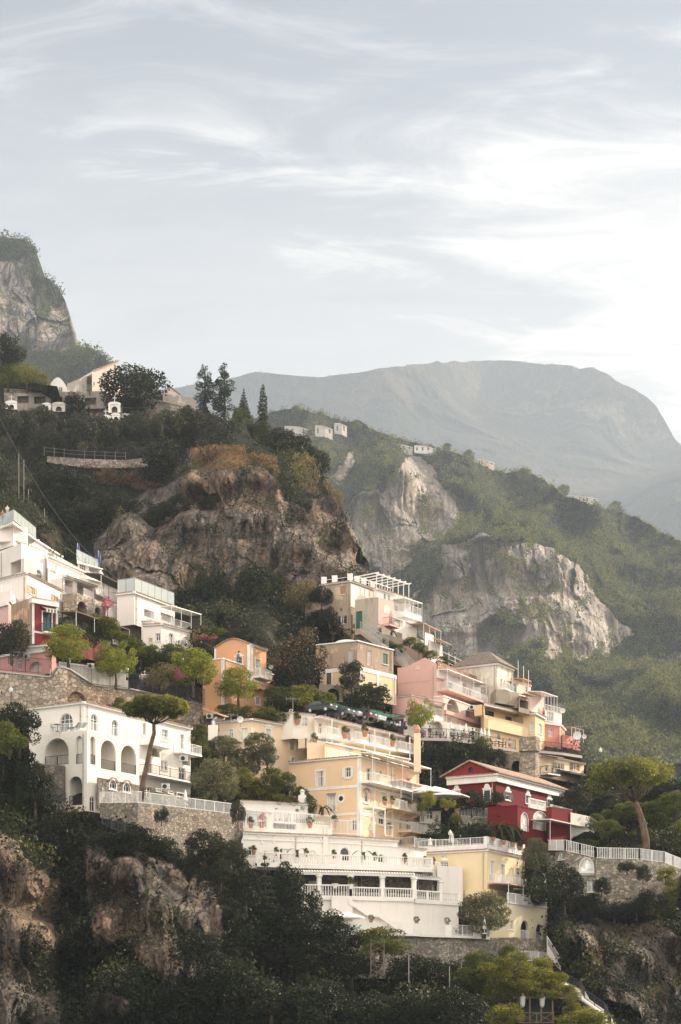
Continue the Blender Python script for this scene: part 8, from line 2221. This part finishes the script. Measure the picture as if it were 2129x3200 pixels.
# cafe tables and chairs
def table(x, y, D, label, group, w=.8, col=(0.6, 0.58, 0.54)):
    p = pt(x, y, D); r = thing('cafe_table', p, label, 'table', group); q = MB(); q.lathe(p, [(w / 2, .72), (w / 2, .76)], 12); q.build('table_top', paint(col), r); q = MB(); q.lathe(p, [(.22, 0), (.22, .03), (.03, .05), (.03, .72)], 8); q.build('stem', M_IRON, r)
def chair(x, y, D, a, label, group, col=(0.05, 0.05, 0.05)):
    p = pt(x, y, D); r = thing('cafe_chair', p, label, 'chair', group); m_ = paint(col)
    q = MB(); q.box(-.22, -.22, .43, .22, .22, .47); loc_mb(q, p, a).build('seat', m_, r); q = MB(); q.box(-.22, .19, .5, .22, .22, .9); loc_mb(q, p, a).build('backrest', m_, r)
    for i in (-1, 1):
        for j in (-1, 1): q = MB(); q.bar((i * .2, j * .2, 0), (i * .2, j * .2, .43), .035); loc_mb(q, p, a).build('leg', m_, r)
Z(1200, 1950, 2.24)
for k, (x, y, D) in enumerate(((265, 795, 228.6), (340, 798, 229.3), (395, 800, 229.6), (490, 806, 230.5), (545, 812, 231.2), (600, 818, 231.8), (660, 828, 232.6), (780, 862, 235), (830, 868, 235.8))):
    table(x, y, D, 'small table on the cafe terrace behind the iron railing', 'cafe terrace tables'); chair(x - 14, y, D + .3, 1.2, 'dark chair at a table on the cafe terrace', 'cafe terrace chairs'); chair(x + 14, y, D + .2, -1.4, 'dark chair at a table on the cafe terrace', 'cafe terrace chairs')
Z(0, 2050, 2.24)
table(405, 528, 181.8, 'white table on the villa upper terrace by the arched door', None, 1.0, (0.7, 0.7, 0.7)); chair(372, 532, 181.9, 1.2, 'white chair left of the villa terrace table', None, (0.6, 0.6, 0.6)); chair(440, 526, 181.8, -1.2, 'white chair right of the villa terrace table', None, (0.6, 0.6, 0.6))
for x, l_ in ((520, 'striped lounger nearer the villa terrace table'), (560, 'striped lounger nearer the villa corner')):
    p = pt(x, 522, 181.2); r = thing('sun_lounger', p, l_ + ', on the upper terrace', 'sun lounger'); q = MB(); q.box(-.9, -.3, .28, .35, .3, .34); q.obox((.35, -.3, .3), (.5, 0, .42), (0, .6, 0), (0, 0, .06)); loc_mb(q, p, R(-30)).build('mattress', paint((0.25, 0.27, 0.32)), r)
    for u in (-.8, .25): q = MB(); q.box(u, -.28, 0, u + .05, .28, .28); loc_mb(q, p, R(-30)).build('leg', M_RAIL, r)
Z(650, 2400, 2.24)
for k, x in enumerate((915, 950, 985, 1020)):
    p = pt(x, 1150, 186.5); r = thing('sun_lounger', p, 'turquoise sun lounger in the row on the bottom terrace', 'sun lounger', 'turquoise loungers on the bottom terrace'); q = MB(); q.box(-.9, -.3, .3, .35, .3, .38); q.obox((.35, -.3, .32), (.5, 0, .45), (0, .6, 0), (0, 0, .06)); loc_mb(q, p, R(20)).build('mattress', paint((0.10, 0.42, 0.42)), r); q = MB(); q.box(-.85, -.25, 0, -.8, .25, .3); loc_mb(q, p, R(20)).build('leg', M_RAIL, r)
# dining tables behind the balustrade
for k, x in enumerate((730, 840, 960, 1080, 1160, 1290, 1380)):
    table(x, 905 + (x - 700) * .04, 190.5 + k * .35, 'white-clothed table on the dining terrace under the pergola', 'dining terrace tables', 1.0, (0.75, 0.74, 0.72))
# roof terrace gazebo
p = pt(1090, 460, 200.5); root = thing('terrace_cabana', p, 'white slatted cabana frame on the restaurant roof terrace', 'cabana'); q = MB(); A = [p, pt(1160, 462, 199.5), pt(1240, 470, 201.5), pt(1165, 462, 203)]
A = [Vector((a.x, a.y, p.z)) for a in A]
for a in A: q.bar(a, a + Vector((0, 0, 2.9)), .14)
for a, c in zip(A, A[1:] + A[:1]): q.bar(a + Vector((0, 0, 2.9)), c + Vector((0, 0, 2.9)), .16)
for k in range(12): q.bar(A[0] + Vector((0, 0, .4 + k * .2)), A[1] + Vector((0, 0, .4 + k * .2)), .05)
q.build('frame', M_TRIM, root); q = MB(); q.face([a + Vector((0, 0, 3.0)) for a in A]); q.build('canopy', M_CAN, root)
rail_ = iron_fence('white railing along the roof terrace between buttress and cabana', [(870, 462, 197.3), (1080, 470, 199.6)], 1.6, 'white'); iron_fence('white railing with plants on the roof terrace past the cabana', [(1245, 478, 200.6), (1295, 482, 201.2)], 1.3, 'white')
# aerials, dishes, flags, lamps, poles
def mast(x, y0, y1, D, label, name='antenna', arms=4, cat='antenna'):
    a, b_ = pt(x, y1, D), pt(x, y0, D); r = thing(name, a, label, cat); q = MB(); q.bar(a, b_, .07); q.build('mast', M_IRON if name != 'antenna' else paint((0.25, 0.25, 0.25)), r)
    q = MB(); q.bar(b_ + Vector((-.9, 0, -.2)), b_ + Vector((.9, 0, -.2)), .04); 
    for k in range(arms): q.bar(b_ + Vector((-.8 + 1.6 * k / max(1, arms - 1), -.02, -.45)), b_ + Vector((-.8 + 1.6 * k / max(1, arms - 1), 0.02, .05)), .03)
    q.build('aerial', paint((0.3, 0.3, 0.3)), r)
Z(600, 2150, 2.09); mast(660, 60, 150, 212, 'television aerial on the round white hotel roof'); mast(255, 165, 225, 208, 'small aerial behind the peach villa roof')
Z(1200, 1950, 2.24); mast(1375, 708, 800, 252, 'aerial mast over the salmon house deck'); mast(1228, 558, 610, 255, 'thin aerial on the white roof box of the salmon house')
def dish(x, y, D, r_, label):
    p = pt(x, y, D); r = thing('satellite_dish', p - Vector((0, 0, .8)), label, 'satellite dish'); q = MB(); q.lathe((0, 0, 0), [(.02, .0), (r_ * .6, .06), (r_, .18), (r_ - .02, .2), (.03, .04)], 14); q.v = [p + Vector((v.x, -v.z, v.y)) for v in q.v]; q.build('reflector', paint((0.65, 0.65, 0.63)), r); q = MB(); q.bar(p, p + Vector((0, .1, -.8)), .05); q.build('bracket', M_IRON, r)
dish(1352, 783, 250, .6, 'large satellite dish on the crest beside the aerial mast'); dish(1402, 790, 252, .35, 'small satellite dish right of the large one'); dish(1250, 608, 254, .4, 'round dish at the corner of the white roof box')
Z(600, 2150, 2.09); dish(316, 208, 207.5, .4, 'satellite dish behind the peach villa roof'); Z(500, 1750, 2.24); dish(778, 750, 219, .3, 'white dish on the dark side of the orange house')
q = MB(); q.tube([(0, 0, 0), (0, 0, 1.0)], [.16, .1], 7)
Z(0, 1550, 2.24)
for x, l_ in ((543, 'furled blue flag on the corner of the hotel glass deck'), (690, 'furled blue flag at the far end of the glass deck')):
    a, b_ = pt(x, 470 if x < 600 else 450, 256), pt(x, 330 if x < 600 else 382, 256); r = thing('flagpole', a, l_, 'flag'); q = MB(); q.bar(a, b_, .07); q.build('pole', M_RAIL, r); q = MB(); q.tube([b_ + Vector((.12, 0, -.1)), b_ + Vector((.16, 0, -1.2)), b_ + Vector((.1, 0, -2.4))], [.1, .2, .12], 7); q.build('flag', paint((0.03, 0.05, 0.22)), r)
def lamp(x, y0, y1, D, label):
    a, b_ = pt(x, y1, D), pt(x, y0, D); r = thing('street_lamp', a, label, 'street lamp'); q = MB(); q.lathe(a, [(.14, 0), (.14, .3), (.06, .4), (.045, b_.z - a.z - .5)], 8); q.build('post', M_IRON, r); q = MB(); q.lathe(b_ - Vector((0, 0, .5)), [(.06, 0), (.2, .1), (.24, .42), (.1, .55), (.02, .7)], 6); q.build('lantern', paint((0.7, 0.7, 0.66), .4), r)
Z(0, 2050, 2.24); lamp(78, 225, 345, 200, 'black street lamp against the rubble street wall at the picture edge'); Z(0, 1550, 2.24); lamp(483, 1140, 1215, 205, 'white-globed street lamp between the first two street trees'); lamp(890, 1205, 1290, 208, 'street lamp right of the leaning street tree'); lamp(1278, 1140, 1240, 211, 'white street lamp rising behind the yellow-green tree')
Z(1200, 2450, 1.688); lamp(350, 250, 330, 206.5, 'slim lamp standing among the parasols of the white loggia roof')
Z(0, 0, 1); lamp(1877, 2340, 2400, 245, 'twin-globed lamp at the crest right of the ochre house'); 
# air conditioners and duct
def acu(x, y, D, label):
    p = pt(x, y, D); r = thing('air_conditioner', p, label, 'air conditioner'); q = MB(); q.box(p.x - .42, p.y - .2, p.z, p.x + .42, p.y + .1, p.z + .62); q.build('housing', paint((0.6, 0.58, 0.55)), r); q = MB(); c = p + Vector((-.08, -.2, .31)); q.tube([c, c + Vector((0, -.02, 0))], .23, 12); q.build('fan_grille', M_DARK, r)
Z(0, 2050, 2.24); acu(1160, 935, 182.3, 'air conditioner on the stone wall under the long villa balcony'); acu(1287, 738, 186, 'air conditioner in the arch of the upper villa floor'); acu(637, 90, 206, 'air conditioner high on the white shop front'); acu(1470, 440, 213, 'air conditioner beside the silver duct')
Z(1200, 1950, 2.24); acu(617, 600, 239.5, 'air conditioner inside the second pink house arch')
Z(600, 2150, 2.09)
p = pt(140, 195, 208); r = thing('ventilation_duct', pt(140, 330, 208), 'shiny bent ventilation duct on the dark wall behind the peach villa', 'duct'); q = MB(); q.tube([pt(205, 205, 209), pt(150, 200, 208), pt(140, 215, 208), pt(140, 295, 208)], .3, 10); q.build('pipe', paint((0.45, 0.45, 0.45), .25, .9), r); q = MB(); c = pt(138, 345, 208); q.box(c.x - .55, c.y - .4, c.z, c.x + .55, c.y + .5, c.z + 1.8); q.build('base', CREAMW, r)
q = MB(); A, B_ = pt(90, 133, 211), pt(240, 190, 210); q.hexa([A, B_, B_ + Vector((-.3, -2.2, -.4)), A + Vector((-.3, -2.2, -.4))], [v + Vector((0, 0, .08)) for v in (A, B_, B_ + Vector((-.3, -2.2, -.4)), A + Vector((-.3, -2.2, -.4)))]); thing1('awning', q, paint((0.42, 0.28, 0.17)), 'faded tan awning under the sloping street by the orange house', 'awning')
q = MB()
for k, (dx) in enumerate((0, .35)): q.bar(pt(608, 225, 212) + Vector((dx, 0, 0)), pt(640, 140, 212) + Vector((dx, 0, 0)), .05)
for k in range(9): q.bar(pt(608, 225, 212).lerp(pt(640, 140, 212), k / 8), pt(608, 225, 212).lerp(pt(640, 140, 212), k / 8) + Vector((.35, 0, 0)), .04)
thing1('ladder', q, M_RAIL, 'white ladder leaning on the round hotel roof', 'ladder')
# cables and poles on the dark slope
def cable(label, a, b_, sag, r=.02):
    a, b_ = Vector(a), Vector(b_); P_ = [a.lerp(b_, t / 14) - Vector((0, 0, sag * 4 * (t / 14) * (1 - t / 14))) for t in range(15)]; q = MB(); q.tube(P_, r, 4); thing1('cable', q, paint((0.16, 0.16, 0.16)), label, 'cable', loc=a)
Z(0, 1150, 2.24)
cable('long thin cable running down the dark slope to the white house', pt(0, 350, 262), pt(870, 1510, 250), 3)
cable('cable strung along the hilltop past the round tree', pt(620, 205, 350), pt(1105, 262, 350), 1.2)
cable('short cable from the hill edge down to the stair wall', Vector(pt(300, 1050, 262)), pt(700, 1330, 256), 2)
for x, y0, y1, l_ in ((133, 600, 1000, 'tall thin pole on the dark slope above the hotel'), (168, 640, 1020, 'second thin pole among the bushes above the hotel'), (200, 850, 1040, 'short thin pole just above the hotel deck'), (312, 980, 1140, 'lone thin pole right of the hotel deck')):
    q = MB(); q.bar(pt(x, y1, 268), pt(x, y0, 268), .08); thing1('pole', q, paint((0.25, 0.22, 0.19)), l_, 'pole', loc=pt(x, y1, 268))
q = MB(); q.bar(pt(1104, 410, 352), pt(1104, 262, 352), .3); thing1('pole', q, M_WOOD, 'wooden utility pole at the foot of the big round tree', 'pole', loc=pt(1104, 410, 352))
Z(0, 0, 1)
# lattice support and garden poles at the bottom
p = pt(1180, 3050, 174); r = thing('lattice_frame', p, 'rusty lattice tower under the bright-topped leafy tree', 'frame'); q = MB(); w = .65; H = 3.6
for i in (-1, 1):
    for j in (-1, 1): q.bar(p + Vector((i * w, j * w, 0)), p + Vector((i * w, j * w, H)), .06)
for k in range(6):
    z0, z1 = H * k / 6, H * (k + 1) / 6
    for (a, c) in (((-w, -w), (w, -w)), ((w, -w), (w, w))): q.bar(p + Vector((*a, z0)), p + Vector((*c, z1)), .035); q.bar(p + Vector((*c, z0)), p + Vector((*a, z1)), .035)
q.build('lattice', paint((0.18, 0.14, 0.11), .8), r)
for x, y0, y1, D, l_ in ((1278, 2985, 3070, 172, 'thin garden pole right of the leafy tree'), (1405, 3020, 3120, 172, 'thin garden pole nearer the green bushes'), (1442, 3005, 3080, 174, 'pale garden pole under the stone terrace wall')):
    q = MB(); q.bar(pt(x, y1, D), pt(x, y0, D), .09); thing1('pole', q, paint((0.3, 0.27, 0.24)), l_, 'pole', loc=pt(x, y1, D))
iron_fence('thin metal stair railing on the dark slope left of the villa wall', [(100, 2420, 181), (130, 2440, 180), (205, 2510, 179)], 1.0)
iron_fence('metal railing down the scrub below the villa corner', [(320, 2575, 173), (350, 2590, 173), (430, 2625, 172)], 1.0)
# ---------------------------------------------------------------- the hazy air
def haze():
    mb = MB(); mb.box(-1300, -40, -60, 1620, 8600, 2560)
    m, nt, o = newmat('hazy_air'); t = NT(nt)
    v = t.n('ShaderNodeVolumePrincipled')
    v.inputs['Density'].default_value = HAZE
    v.inputs['Color'].default_value = (0.54, 0.61, 0.70, 1)
    v.inputs['Anisotropy'].default_value = 0.1
    t.l(v.outputs[0], o.inputs['Volume'])
    tag(mb.build('haze', m), 'pale sunlit haze filling the air over the coast', 'haze', kind='stuff')
HAZE = 0.00013
haze()
